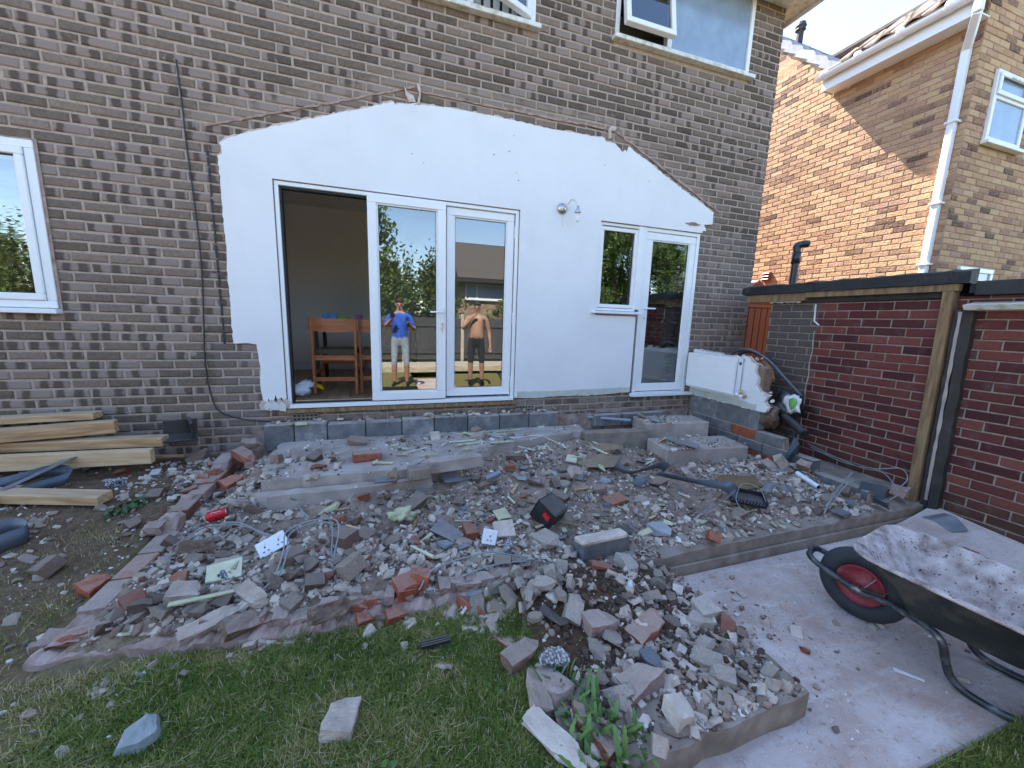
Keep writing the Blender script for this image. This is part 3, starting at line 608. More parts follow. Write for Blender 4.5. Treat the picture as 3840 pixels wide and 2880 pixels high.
# drill holes with pale rims
for i, (vx, vy) in enumerate([(1067, 334), (1110, 293), (1116, 373), (1120, 390), (890, 332), (915, 352), (1100, 327), (1306, 357), (1402, 391)]):
    p = at('y', -0.026, vx, vy); h = MB(); h.lathe([(0.007, 0.0), (0.007, 0.0015)], (p.x, -0.0262, p.z), (0, -1, 0), 8); h.build('drill_hole', M['rawplaster'] if i % 3 else M['lead'], pl_)
for pts, mt in (([(895, 228), (902, 222), (905, 200), (900, 180), (906, 184), (909, 205), (906, 225)], 'rawplaster'), ([(873, 185), (880, 200), (893, 208), (898, 222), (884, 222), (876, 205)], 'rawplaster'),
                ([(1315, 300), (1314, 280), (1322, 272), (1330, 276), (1328, 283), (1319, 283), (1320, 298)], 'rawplaster'), ([(1478, 482), (1498, 480), (1513, 487), (1490, 488)], 'pinkbrick')):
    q = [at('y', -0.02, *p) for p in pts]; m_ = MB(); m_.prism(jagged([(p.x, p.z) for p in q], .02, .004), lambda a, b, d: (a, d, b), -0.009, -0.032); m_.build('plaster_scrap', M[mt], pl_)
# torn plaster at the bottom left of the patio doors
for k in range(7):
    x = 1.62+0.032*k+random.uniform(-.01, .01); z = 0.55+random.uniform(-.02, .03)
    m_ = MB(); m_.prism([(x, z), (x+.05, z-.01), (x+.06, z+.05), (x+.025, z+.09), (x-.01, z+.04)], lambda a, b, d: (a, d-0.3*(b-z)*(k % 2), b), -0.03-0.004*k, -0.036-0.004*k); m_.build('torn_plaster', M['plaster' if k % 2 else 'rawplaster'], pl_)
# mortar scars of the old roof
def scar(p, q, w=0.022, seed=0):
    r = random.Random(seed); n = 40; up = []; dn = []
    for i in range(n+1):
        t = i/n; x = p[0]+(q[0]-p[0])*t; z = p[1]+(q[1]-p[1])*t+r.uniform(-.006, .006); a = w*r.uniform(.35, 1)
        up.append((x, z+a/2)); dn.append((x, z-a/2))
    m_ = MB(); m_.prism(up+dn[::-1], lambda a, b, d: (a, d, b), -0.006, -0.014); m_.build('mortar_scar', M['mortarbed'], wl_)
scar((1.38, 2.845), (3.0, 3.44)); scar((3.04, 3.41), (5.06, 3.43), 0.026, 2); scar((5.09, 3.42), (6.55, 2.79), 0.034, 3); scar((5.1, 3.55), (5.11, 3.43), .02, 4); scar((1.385, 2.80), (1.40, 2.66), .02, 5)
inpl = lambda u, z: (1.7 < u < 6.3 and 0.75 < z < 2.5) or (1.7 < u < 6.0 and 2.5 < z < 2.8) or (2.4 < u < 5.4 and 2.8 < z < 3.05)
lay_bricks(wl_, (0, 0, 0), 0, HXL, HXR, 0.10, HTOP, M['hbrick'], 0.0, HZ, HOLES, keep=lambda u, z, w_: not inpl(u, z), bw=.2105, bh=.0605, bev=.0085)
# corner return of brick
lay_bricks(wl_, (HXR, 0, 0), math.pi/2, 0.0, 1.2, 0.10, HTOP, M['hbrick'], 0.1, HZ, nmax=0)
# air bricks
for vx, vy in ((660, 901), (1133, 882), (1525, 870)):
    p = at('y', -0.01, vx, vy); v_ = MB(); v_.box(p.x-.11, p.x+.11, -0.014, 0.01, p.z-.035, p.z+.035); vo = v_.build('air_brick', M['darktimber'], wl_, bev=.003)
    g = MB()
    for r_ in range(3): z = p.z-.032+r_*.032; g.box(p.x-.108, p.x+.108, -0.019, -0.0142, z-.006, z+.006)
    for c_ in range(7): x = p.x-.105+c_*.035; g.box(x-.005, x+.005, -0.018, -0.0143, p.z-.03, p.z+.03)
    g.build('grille', M['concrete'], vo)
# black cable down the wall and the tar line beside it
cb = MB(); cb.tube(curve_pts([(1.24, -.014, 3.28), (1.25, -.012, 2.95), (1.252, -.014, 2.74), (1.27, -.012, 2.15), (1.272, -.012, 1.75), (1.25, -.014, 1.3), (1.235, -.012, 1.0), (1.25, -.013, .72), (1.31, -.02, .55), (1.5, -.03, .47), (1.75, -.03, .44), (2.1, -.04, .42)], 6), 0.0055, 6)
tag(cb.build('wall_cable', M['blackcable']), 'black cable hanging down the brick wall left of the plaster', 'cable')
tl_ = MB()
for k in range(13):
    z = 2.66-k*.118; tl_.prism([(1.375+.004*(k % 3), z), (1.395, z), (1.393, z-.1), (1.378, z-.105)], lambda a, b, d: (a, d, b), -0.0075, -0.0105)
tl_.build('tar_line', M['blackcable'], wl_)
bp = MB(); bp.tube([(6.93, -.008, 3.42), (6.90, -.12, 3.39)], .008, 6); tag(bp.build('wall_bar', M['blackcable']), 'thin dark metal bar sticking out of the brick wall near the corner', 'bar')
# ---------------- windows and doors ----------------
def frame_rect(b, x0, x1, z0, z1, w, y0, y1):
    b.box(x0, x1, y0, y1, z0, z0+w); b.box(x0, x1, y0, y1, z1-w, z1); b.box(x0, x0+w, y0+.0008, y1-.0008, z0+w, z1-w); b.box(x1-w, x1, y0+.0008, y1-.0008, z0+w, z1-w); return b
def pane(parent, x0, x1, z0, z1, y, mat, th=0.006): 
    b = MB(); b.box(x0, x1, y, y+th, z0, z1); return b.build('pane', mat, parent)
def bead(parent, x0, x1, z0, z1, y, w=0.004):
    b = MB(); frame_rect(b, x0-w, x1+w, z0-w, z1+w, w+.004, y-.003, y); return b.build('gasket', M['rubber'], parent)
def leafdoor(name, x0, x1, z0, z1, y, fw=0.075, th=0.06, gmat='glass'):
    d = MB(); frame_rect(d, x0, x1, z0, z1, fw, y, y+th); o = d.build(name, M['pvc'], house, bev=.004)
    i = MB(); frame_rect(i, x0+fw, x1-fw, z0+fw, z1-fw, .014, y+.012, y+.03); i.build('glazing_bead', M['pvc'], o, bev=.003)
    bead(o, x0+fw+.014, x1-fw-.014, z0+fw+.014, z1-fw-.014, y+.022)
    pane(o, x0+fw+.012, x1-fw-.012, z0+fw+.012, z1-fw-.012, y+.024, M[gmat]); return o
# patio: outer frame, open left bay, two leaves
f = MB(); x0, x1, z0, z1 = PAT; frame_rect(f, x0+.004, x1-.004, z0+.004, z1-.004, .032, -0.012, .09)
f.box(x0+.02, x1-.02, -.06, -.0125, z0+.006, z0+.04)
pf = f.build('patio_frame', M['pvc'], house, bev=.003); tag(pf, 'white patio door frame, left bay standing open')
tr_ = MB(); frame_rect(tr_, x0+.037, 2.60, z0+.037, z1-.037, .016, .012, .085); tr_.build('track', M['rubber'], pf)
t2 = MB(); t2.box(x0+.06, 2.58, .03, .038, z0+.053, z0+.062); t2.box(x0+.06, 2.58, .055, .063, z0+.053, z0+.060); t2.build('rail', M['steel'], pf)
tm = MB(); tm.box(1.78, 4.06, -.05, -.004, .515, .553); tm.build('timber_cill', M['oldtimber'], pf)
L1 = leafdoor('patio_leaf', 2.565, 3.27, .607, 2.497, -.052, .078)
L2 = leafdoor('patio_leaf', 3.285, 3.975, .615, 2.475, .01, .072)
def handle(parent, x, z, y, sgn, key=True):
    b = MB(); b.box(x-.014, x+.014, y-.008, y, z-.17, z+.05); h = b.build('handle', M['pvc'], parent, bev=.004)
    c = MB(); c.tube(curve_pts([(x, y-.008, z), (x, y-.045, z), (x+sgn*.03, y-.052, z), (x+sgn*.12, y-.05, z)], 5), .009, 8); c.build('lever', M['pvc'], h, smooth=True)
    k = MB(); k.box(x-.005, x+.005, y-.010, y-.0082, z-.125, z-.105); k.build('keyhole', M['rubber'], h)
    if key:
        q = MB(); q.box(x-.004, x+.004, y-.035, y-.0105, z-.12, z-.11); q.lathe([(.004, 0), (.012, .001), (.012, .003), (.004, .004)], (x, y-.04, z-.135), (1, 0, 0), 10); q.box(x-.003, x+.003, y-.038, y-.032, z-.20, z-.145); q.build('key', M['brass'], h)
handle(L1, 3.232, 1.47, -.052, -1)
for z in (.75, 1.43, 2.30):
    b = MB()
    for k in range(4): b.lathe([(.0, 0), (.012, 0), (.012, .026), (0, .026)], (3.985, .0, z-.06+k*.03), (0, 0, 1), 10)
    b.build('hinge', M['pvc'], L2)
# kitchen window and door
f = MB(); frame_rect(f, KW[0]+.004, KW[1]-.004, KW[2]+.004, KW[3]-.004, .03, .0, .08); f.box(5.470, 5.545, -.012, .085, KW[2]+.03, 2.51)
kw = f.build('kitchen_window', M['pvc'], house, bev=.003)
f = MB(); frame_rect(f, 4.985, 5.468, 1.59, 2.47, .04, .005, .06); f.build('sash', M['pvc'], kw, bev=.004)
bead(kw, 5.03, 5.425, 1.635, 2.43, .03); pane(kw, 5.024, 5.43, 1.628, 2.434, .032, M['glass_wavy'])
f = MB(); f.box(4.90, 5.56, -.075, -.027, 1.522, 1.548); f.box(4.97, 5.49, -.026, .0, 1.52, 1.55); f.build('sill', M['pvc'], kw, bev=.004)
f = MB(); frame_rect(f, KD[0]+.046, KD[1]-.004, KD[2]+.004, KD[3]-.004, .042, -.004, .085); f.box(5.49, 6.40, -.085, -.0265, .548, .585); f.build('door_frame', M['pvc'], kw, bev=.003)
KL = leafdoor('kitchen_door', 5.592, 6.297, .60, 2.465, .006, .082, gmat='glass_wavy'); handle(KL, 5.632, 1.60, .006, 1, False)
# left window
f = MB(); frame_rect(f, LW[0]+.004, LW[1]-.004, LW[2]+.034, LW[3]-.004, .055, -.022, .06); lw = f.build('window', M['pvc'], house, bev=.004); tag(lw, 'white casement window left of the plaster reflecting a hedge')
f = MB(); frame_rect(f, LW[0]+.06, LW[1]-.062, LW[2]+.09, LW[3]-.06, .05, -.036, .04); f.build('sash', M['pvc'], lw, bev=.006)
bead(lw, LW[0]+.115, LW[1]-.117, LW[2]+.145, LW[3]-.115, -.005); pane(lw, LW[0]+.11, LW[1]-.112, LW[2]+.14, LW[3]-.11, -.003, M['glass_wavy'])
f = MB(); f.box(LW[0]-.03, LW[1]+.012, -.07, .0, LW[2]-.006, LW[2]+.030); f.build('sill', M['pvc'], lw, bev=.004)
pl2 = MB(); pl2.prism([(LW[1]-.003, LW[2]+.02), (LW[1]+.018, LW[2]+.02), (LW[1]+.016, LW[3]+.01), (LW[0], LW[3]+.012), (LW[0], LW[3]-.002), (LW[1]-.003, LW[3]-.002)], lambda a, b, d: (a, d, b), -.0075, -.012); pl2.build('sealant', M['mortarbed'], lw)
# upper windows
def upper(h, mull, lab):
    f = MB(); frame_rect(f, h[0]+.004, h[1]-.004, h[2]+.03, h[3]-.004, .05, -.008, .06)
    for m_ in mull: f.box(m_-.03, m_+.03, -.007, .058, h[2]+.08, h[3]-.055)
    o = f.build('window', M['pvc'], house, bev=.003); tag(o, lab)
    s = MB(); s.box(h[0]-.03, h[1]+.035, -.075, .0, h[2]-.012, h[2]+.028); s.build('sill', M['pvcdirty'], o, bev=.004); return o
ua = upper(UA, (3.49,), 'white upper window over the plaster peak, right casement ajar, striped blind'); ub = upper(UB, (5.66,), 'white upper window by the house corner with frosted pane and left vent ajar')
pane(ua, UA[0]+.055, 3.46, UA[2]+.08, UA[3]-.05, .02, M['glass'])
pane(ub, 5.69, UB[1]-.055, UB[2]+.08, UB[3]-.05, .012, M['glass_frost'])
def casement(parent, x0, x1, z0, z1, hinge, ang, mat):
    """outward-opening sash turned about its hinge line"""
    b = MB(); frame_rect(b, x0, x1, z0, z1, .055, -.03, .03)
    o = b.build('casement', M['pvc'], parent, bev=.005); g = MB(); g.box(x0+.05, x1-.05, -.004, .004, z0+.05, z1-.05); p_ = g.build('pane', mat, o)
    piv = Vector(hinge[1]); ax = hinge[0]; Mr = Matrix.Translation(piv-wloc(house)) @ Matrix.Rotation(ang, 4, ax) @ Matrix.Translation(-(piv-wloc(house)))
    for q in (o, p_): q.data.transform(Mr)
casement(ua, 3.525, 4.075, UA[2]+.085, UA[3]+.05, ('Z', (4.075, -.03, 4.2)), R_(22), M['glass'])
casement(ub, 5.03, 5.63, UB[2]+.085, UB[3]-.06, ('X', (5.3, -.03, UB[3]-.06)), R_(-10), M['glass'])
bl = MB()
for k in range(20): x = 2.3+k*.092; bl.obox((x, .14, 4.7), (.075, .002, 1.0), (0, 0, .35))
bl.build('vertical_blind', M['blind'], ua)
for k, x in enumerate(np.arange(5.1, 6.7, .4)): pass
dk = MB(); dk.box(2.2, 6.8, .9, .92, 4.1, 5.2); dk.build('upper_room_back', M['inwall'], house)
# ---------------- wall lamp ----------------
p = at('y', -0.05, 1216, 450); lamp = thing('wall_lamp', 'nickel wall lamp with curved arm and bare bulb on white plaster', 'lamp', (p.x, -.026, p.z))
b = MB(); b.lathe([(.052, 0), (.055, .012), (.050, .020), (.042, .023), (.036, .034), (.016, .038), (0, .040)], (p.x, -.0265, p.z), (0, -1, 0), 28); b.build('backplate', M['steel'], lamp, smooth=True)
b = MB(); b.tube(curve_pts([(p.x+.005, -.06, p.z), (p.x+.03, -.09, p.z+.03), (p.x+.065, -.12, p.z+.075), (p.x+.10, -.15, p.z+.04), (p.x+.115, -.16, p.z-.01)], 7), .006, 8); b.build('arm', M['steel'], lamp, smooth=True)
b = MB(); b.lathe([(.006, .03), (.012, .028), (.016, 0), (.034, -.035), (.033, -.038), (.012, -.02)], (p.x+.118, -.162, p.z-.02), (0, 0, 1), 20); b.build('shade', M['steel'], lamp, smooth=True)
b = MB(); b.lathe([(.014, 0), (.018, -.02), (.016, -.045), (.02, -.055), (.019, -.075), (.021, -.082), (.018, -.10), (0, -.105)], (p.x+.118, -.162, p.z-.045), (0, 0, 1), 14); b.build('bulb', M['bulb'], lamp, smooth=True)
b = MB(); b.tube([(p.x+.005, -.05, p.z-.045), (p.x+.0, -.05, p.z-.18)], .0016, 5); b.build('pull_cord', M['cable'], lamp)
# ---------------- neighbouring house ----------------
NX, NY = 9.5, -0.75
nb = thing('neighbour_house', 'buff orange brick house with white gutter and downpipe, one side sunlit', 'house', (11, 2, 0))
wa = MB(); wa.box(NX, 16, NY, 9, -0.3, 5.3); nw = wa.build('wall', M['nmortar'], nb)
gbl = MB(); gbl.prism([(NX, 5.302), (16, 5.302), (12.75, 8.0)], lambda a, b, d: (a, d, b), NY+.001, NY+.25); gbl.build('gable', M['nbrick_x'], nb)
# rear wing with a higher verge
wg = MB(); wg.prism([(1.0, 5.302), (5.0, 5.302), (5.0, 9.1), (1.0, 5.45)], lambda a, b, d: (d, a, b), NX+.001, NX+.3); wg.build('wing_gable', M['nbrick'], nb)
NWIN = (9.87, 10.66, 3.78, 4.62); NWIN2 = (9.93, 10.72, 1.4, 2.30)
lay_bricks(nw, (NX, 0, 0), -math.pi/2, -6.0, -NY, 0.9, 5.75, M['nbrick'], 0.1, 2.40, nmax=300, proud=0.007, tilt=.0008, jd=.7, bev=.004, bw=.213, bh=.0635, keep=lambda u, z, w_: z < 5.29 or (u < -1.0 and z < 5.45-(u+1.0)*.9-.04))
lay_bricks(nw, (0, NY, 0), 0, NX, 13.0, 0.9, 5.29, M['nbrick_x'], 9.5, 2.40, [NWIN, NWIN2], nmax=300, proud=0.008, tilt=.002)
# windows in the gable face
def nwin(h, two):
    f = MB(); y = NY-.012; frame_rect(f, h[0], h[1], h[2]+.03, h[3], .06, y-.03, y+.01)
    if two: f.box(h[0]+.06, h[1]-.06, y-.029, y+.009, h[2]+.52, h[2]+.59)
    o = f.build('window', M['pvc'], nb, bev=.005); s = MB(); s.box(h[0]-.04, h[1]+.05, y-.08, y+.0, h[2]-.01, h[2]+.029); s.build('sill', M['pvc'], o, bev=.004)
    zz = [(h[2]+.09, h[2]+.52), (h[2]+.59, h[3]-.06)] if two else [(h[2]+.09, h[3]-.06)]
    for a, c in zz: pane(o, h[0]+.055, h[1]-.055, a-.004, c+.004, y-.012, M['glass_frost'])
    if two: f = MB(); frame_rect(f, h[0]+.03, h[1]-.03, h[2]+.56, h[3]-.03, .05, y-.05, y-.031); f.build('vent_sash', M['pvc'], o, bev=.004); f = MB(); f.box(h[0]+.25, h[1]-.25, y-.056, y-.051, h[3]-.075, h[3]-.055); f.build('trickle_vent', M['pvcdirty'], o)
nwin(NWIN, True); nwin(NWIN2, False)
# main roof: west slope in view, tiles on the lowest courses as pieces
pit = R_(34); EXn, EZ = 9.22, 5.30
ry0, ry1 = NY-0.14, 0.95
rp = MB(); s_ = math.tan(pit)
rp.prism([(EXn, EZ-.02), (12.75, EZ+(12.75-EXn)*s_-.02), (12.75, EZ+(12.75-EXn)*s_+.04), (EXn, EZ+.04)], lambda a, b, d: (a, d, b), ry0, 0.93)
rp.prism([(16.34, EZ-.02), (12.75, EZ+(12.75-EXn)*s_-.02), (12.75, EZ+(12.75-EXn)*s_+.04), (16.34, EZ+.04)], lambda a, b, d: (a, d, b), ry0, 6.0)
nroof = rp.build('roof', M['btile'], nb)
tl = MB(); n = 9; P = []
for i in range(n):
    t = i/(n-1); y = 0.30*t; h = 0.022*math.sin(t*math.pi*2)+0.02
    P += [(0, y, h), (.40, y, h+.012), (.40, y, h-.012), (0, y, h-.018)]
tl.add(P, [(i*4+a, i*4+4+a, i*4+4+(a+1) % 4, i*4+(a+1) % 4) for i in range(n-1) for a in range(4)]+[(0, 1, 2, 3), (4*n-1, 4*n-2, 4*n-3, 4*n-4)])
tme = tl.mesh('roof_tile'); tme.materials.append(M['btile']); tme.shade_smooth()
for c in range(7):
    for k in range(5):
        o = bpy.data.objects.new('roof_tile', tme); C.objects.link(o); o.parent = nroof
        d = c*.33-.03; o.location = Vector((EXn+d*math.cos(pit), ry0+.02+k*.31-(0.15 if c % 2 else 0), EZ+.055+d*math.sin(pit)))-wloc(nroof); o.rotation_euler = (0, -pit-.03, 0)
# eaves: fascia, soffit, gutter, downpipe
fz0, fz1 = 5.06, 5.27
b = MB(); b.box(EXn+.02, EXn+.04, NY-.05, .90, fz0, fz1); b.build('fascia', M['pvc'], nb)
b = MB(); b.box(EXn+.041, NX-.012, NY-.03, .89, fz0+.012, fz0+.028); b.build('soffit', M['pvc'], nb)
b = MB(); b.box(EXn+.02, NX-.013, 0.901, .915, fz0, fz1+.06); b.build('fascia_end', M['pvc'], nb)
gu = MB(); P = []; n = 9
for i, y in enumerate((NY-.12, .95)):
    for q in range(n): a = math.pi*q/(n-1); P.append((EXn-.045+.062*math.cos(a+math.pi), y, 5.255-.062*math.sin(a)))
gu.add(P, [(q, q+1, n+q+1, n+q) for q in range(n-1)]+[tuple(range(n)), tuple(range(2*n-1, n-1, -1)), (0, n, 2*n-1, n-1)])
go = gu.build('gutter', M['pvc'], nb)
for y in (-.55, -.08, .40, .85):
    b = MB(); b.lathe([(.068, -.02), (.070, -.02), (.070, .02), (.068, .02)], (EXn-.045, y, 5.256), (0, 1, 0), 20); b.build('gutter_bracket', M['pvc'], go)
dp = MB(); dx, dy = NX-.06, NY+.10
dp.beam((EXn-.045, NY-.06, 5.20), (EXn-.045, NY-.06, 5.03), .075, .075, up=(0, 1, 0)); dp.beam((EXn-.045, NY-.06, 5.04), (dx, dy, 4.80), .075, .075, up=(0, 1, 0)); dp.beam((dx, dy, 4.82), (dx, dy, -.2), .075, .075, up=(0, 1, 0))
do = dp.build('downpipe', M['pvc'], nb, bev=.008)
for z in (4.0, 3.05, 2.3, 1.4): b = MB(); b.box(dx-.05, NX-.005, dy-.06, dy+.06, z-.014, z+.014); b.build('pipe_clip', M['pvc'], do, bev=.004)
bb = MB(); bb.prism([(EXn-.02, EZ-.16), (EXn-.02, EZ+.03), (12.75, EZ+.03+(12.75-EXn)*s_), (12.75, EZ-.16+(12.75-EXn)*s_)], lambda a, b, d: (a, d, b), ry0-.025, ry0-.003); bb.build('bargeboard', M['pvc'], nb)
# grey verge tiles of the rear wing, stepping up and away
tg = MB(); P = []; n = 7
for i in range(n):
    t = i/(n-1); yy = -.19+.38*t; P += [(yy, .045*math.sin(t*math.pi)+.03), ]
tg.prism([(-.20, -.03), (.20, -.03), (.20, .035), (.13, .075), (-.13, .085), (-.20, .05)], lambda a, b, d: (d, a, b), -.06, .55)
gme = tg.mesh('verge_tile'); gme.materials.append(M['tile']); wp = math.atan(.91)
wr = MB(); wr.prism([(.85, 5.30), (5.0, 9.08), (5.0, 9.16), (.85, 5.38)], lambda a, b, d: (d, a, b), NX-.02, 13.0); wro = wr.build('wing_roof', M['tile'], nb)
for r_ in range(8):
    for k in range(2):
        o = bpy.data.objects.new('verge_tile', gme); C.objects.link(o); o.parent = wro; d = .10+r_*.30
        o.location = Vector((NX+.02+k*.45, .93+d*math.cos(wp), 5.44+d*math.sin(wp)))-wloc(wro); o.rotation_euler = (wp-.12, 0, 0)
vp = MB(); p = at('x', 10.0, 1725, 98); vp.tube([(p.x, p.y, p.z-.3), (p.x, p.y, p.z+.33)], .055, 10); vp.lathe([(.055, 0), (.085, .02), (.075, .06), (.09, .08), (.07, .14), (.03, .16)], (p.x, p.y, p.z+.22), (0, 0, 1), 12); vp.build('roof_vent', M['darktimber'], wro)
# wall vent
p = at('x', NX-.03, 1656, 598); b = MB(); b.box(NX-.05, NX-.006, p.y-.075, p.y+.075, p.z-.085, p.z+.085); v_ = b.build('wall_vent', M['shedbrown'], nb, bev=.005)
for k in range(3): b = MB(); b.obox((NX-.062, p.y, p.z-.05+k*.05), (.03, .13, .012), (0, .6, 0)); b.build('louvre', M['shedbrown'], v_)
# ---------------- garage ----------------
GX = 6.9
ga = thing('garage', 'low flat roofed garage of dark red brick with black felt roof edge', 'garage', (8.1, -3, 0))
b = MB(); b.box(GX, 9.3, -7.0, -0.60, -0.35, 1.70); gw = b.build('wall', M['gmortar'], ga)
lay_bricks(gw, (GX, 0, 0), -math.pi/2, .60, 7.0, -0.25, 1.70, M['gbrick'], 0.05, 1.675, nmax=300, proud=.008)
lay_bricks(gw, (0, -0.60, 0), math.pi, -9.3, -GX, -0.25, 1.70, M['gbrick'], 0.1, 1.675, nmax=0)
b = MB(); b.box(GX-.10, 9.5, -2.20, -0.30, 1.79, 1.815); b.box(GX-.06, 9.4, -7.0, -2.205, 1.72, 1.785); gro = b.build('roof', M['felt'], ga)
# lumpy felt edge
P = []; n = 44
for i in range(n+1):
    y = -0.32-1.90*i/n; 
    for (dx, z) in ((0, 1.792), (0, 1.88+.012*fb(y, 0, 9, 1)), (.10, 1.90+.01*fb(y, 0, 7, 2)), (.10, 1.80)): P.append((GX-.118+dx+.006*fb(y, z, 11, 4), y, z+.01*fb(y, z, 8, 6)))
b = MB(); b.add(P, [(i*4+a, i*4+(a+1) % 4, i*4+4+(a+1) % 4, i*4+4+a) for i in range(n) for a in range(4)]+[(0, 1, 2, 3), (4*n+3, 4*n+2, 4*n+1, 4*n)]); b.build('felt_edge', M['felt'], gro)
b = MB(); b.box(GX-.112, 9.4, -.315, -.29, 1.80, 1.87); b.build('felt_edge', M['felt'], gro)
b = MB(); b.box(GX-.085, GX-.04, -1.02, -.33, 1.705, 1.788); b.box(GX-.095, GX-.045, -2.16, -1.025, 1.735, 1.789); b.build('timber_fascia', M['oldtimber'], gro, bev=.003)
b = MB(); b.box(GX-.04, GX-.002, -2.12, -.62, 1.690, 1.735); b.build('wall_plate', M['darktimber'], gro)
# ragged foam line under the fascia
P = []; n = 30
for i in range(n+1): y = -.62-.35*i/n; P += [(GX-.075, y, 1.704), (GX-.05, y, 1.704-random.uniform(.006, .022)), (GX-.02, y, 1.704)]
b = MB(); b.add(P, [(i*3+a, i*3+a+1, i*3+4+a, i*3+3+a) for i in range(n) for a in range(2)]); b.build('foam_line', M['white'], gro)
b = MB(); b.box(GX-.09, GX-.061, -7.0, -2.245, 1.70, 1.80); b.build('black_fascia', M['darktimber'], gro, bev=.004)
b = MB(); b.prism([(-.16, 1.625), (-.003, 1.655), (-.003, 1.585), (-.13, 1.592)], lambda a, c, d: (GX+a, d, c), -7.0, -2.225); b.build('lead_gutter', M['pvcdirty'], gro)
# old abutment posts
po = thing('abutment_post', 'weathered timber post and dark flashing strip standing against the garage wall', 'post', (GX-.05, -2.2, 0.0))
b = MB(); b.beam((GX-.055, -2.135, .03), (GX-.055, -2.105, 1.735), .085, .065, up=(0, 1, 0)); b.build('timber_stud', M['oldtimber'], po, bev=.004)
P = []; n = 30
for i in range(n+1):
    z = .0+1.60*i/n
    for (x, y) in ((-.03, -2.18), (-.075, -2.19), (-.06, -2.225), (-.085, -2.24), (-.05, -2.285), (-.006, -2.29)): P.append((GX+x+.008*fb(y, z, 9, 1), y+.035*(z/1.6)+.008*fb(y, z, 7, 5), z))
b = MB(); b.add(P, [(i*6+a, i*6+a+1, i*6+7+a, i*6+6+a) for i in range(n) for a in range(5)]); b.build('flashing', M['darktimber'], po)
P = []
for i in range(n+1):
    z = .08+1.5*i/n; P += [(GX-.086+.004*fb(0, z, 9), -2.215+.034*(z/1.6)+.006*fb(1, z, 9), z), (GX-.09, -2.237+.034*(z/1.6)+.006*fb(2, z, 9), z)]
b = MB(); b.add(P, [(i*2, i*2+1, i*2+3, i*2+2) for i in range(n)]); b.build('mortar_streak', M['slab'], po)
# sealant streak left on the garage wall
b = MB(); b.tube([(GX-.014, -1.09, 1.67), (GX-.014, -1.10, 1.50), (GX-.014, -1.15, 1.46)], .008, 6); b.build('sealant_streak', M['white'], gw)
P = [(GX-.012, -1.12+.006*math.sin(i), 1.40-.042*i) for i in range(30)]; b = MB(); b.tube(P, [.004+.003*(i % 3 == 0) for i in range(30)], 5); b.build('sealant_streak', M['slab'], gw)
# flue behind the roof edge
p0 = at('x', 7.6, 1712, 610); b = MB(); b.tube(curve_pts([(7.6, p0.y, 1.8), (7.6, p0.y, 2.1), (7.6, p0.y, 2.36), (7.6, p0.y+.01, 2.43), (7.64, p0.y-.04, 2.455), (7.68, p0.y-.08, 2.45)], 5), .042, 12); b.tube([(7.6, p0.y, 2.22), (7.6, p0.y, 2.36)], .048, 12)
tag(b.build('flue_pipe', M['blackplastic'], smooth=True), 'black flue pipe with bent top standing behind the garage roof', 'pipe')
# ---------------- brown plastic shed in the side passage ----------------
sy = 0.75; pl = at('y', sy, 1590, 780); pr = at('y', sy, 1676, 790); ap = at('y', sy, 1640, 604); el = at('y', sy, 1690, 650)
sh = thing('plastic_shed', 'brown plastic garden shed with pitched roof in the side passage', 'shed', (ap.x, sy, .5))
xa, xb, ze = ap.x-.52, pr.x+.03, el.z-.10
b = MB(); b.prism([(xa, .3), (xb, .3), (xb, ze), (xa, ze)], lambda a, c, d: (a, d, c), sy+.02, sy+1.1); b.build('body', M['shedbrown'], sh)
bw = (xb-xa)/9
for k in range(9): b = MB(); b.box(xa+k*bw+.006, xa+(k+1)*bw-.006, sy, sy+.019, .32, ze-.03); b.build('panel', M['shedbrown'], sh, bev=.004)
b = MB(); b.box(xa-.03, xb+.05, sy-.025, sy+.018, ze-.028, ze+.03); b.build('eave_trim', M['shedbrown'], sh, bev=.006)
gz = ap.z; b = MB(); b.prism([(ap.x-.50, ze+.031), (xb+.04, ze+.031), (ap.x+.30, ze+.22), (ap.x, gz), (ap.x-.34, ze+.12)], lambda a, c, d: (a, d, c), sy-.012, sy+1.12); g0 = b.build('roof', M['shedbrown'], sh, bev=.01)
for k in range(5): b = MB(); x = ap.x-.24+k*.12; b.box(x-.05, x+.05, sy-.017, sy-.0125, ze+.05, ze+.16); b.build('panel', M['shedbrown'], g0)
b = MB(); b.lathe([(.07, 0), (.075, .006), (.06, .012), (0, .012)], (ap.x-.02, sy-.013, ze+.28), (0, -1, 0), 18); vo = b.build('round_vent', M['shedbrown'], g0)
for k in range(5): b = MB(); b.box(ap.x-.075, ap.x+.035, sy-.03, sy-.0255, ze+.235+k*.02, ze+.242+k*.02); b.build('slat', M['rubber'], vo)
b = MB(); b.box(7.3, 9.2, .25, .45, -.2, .72); b.box(7.28, 9.2, .23, .47, .722, .755); tag(b.build('low_wall', M['concrete'], bev=.01), 'low concrete threshold wall below the brown shed', 'wall')
b = MB(); b.box(7.0, 9.5, -.28, 6, -.25, -.02); tag(b.build('side_passage', M['slab']), kind='structure')
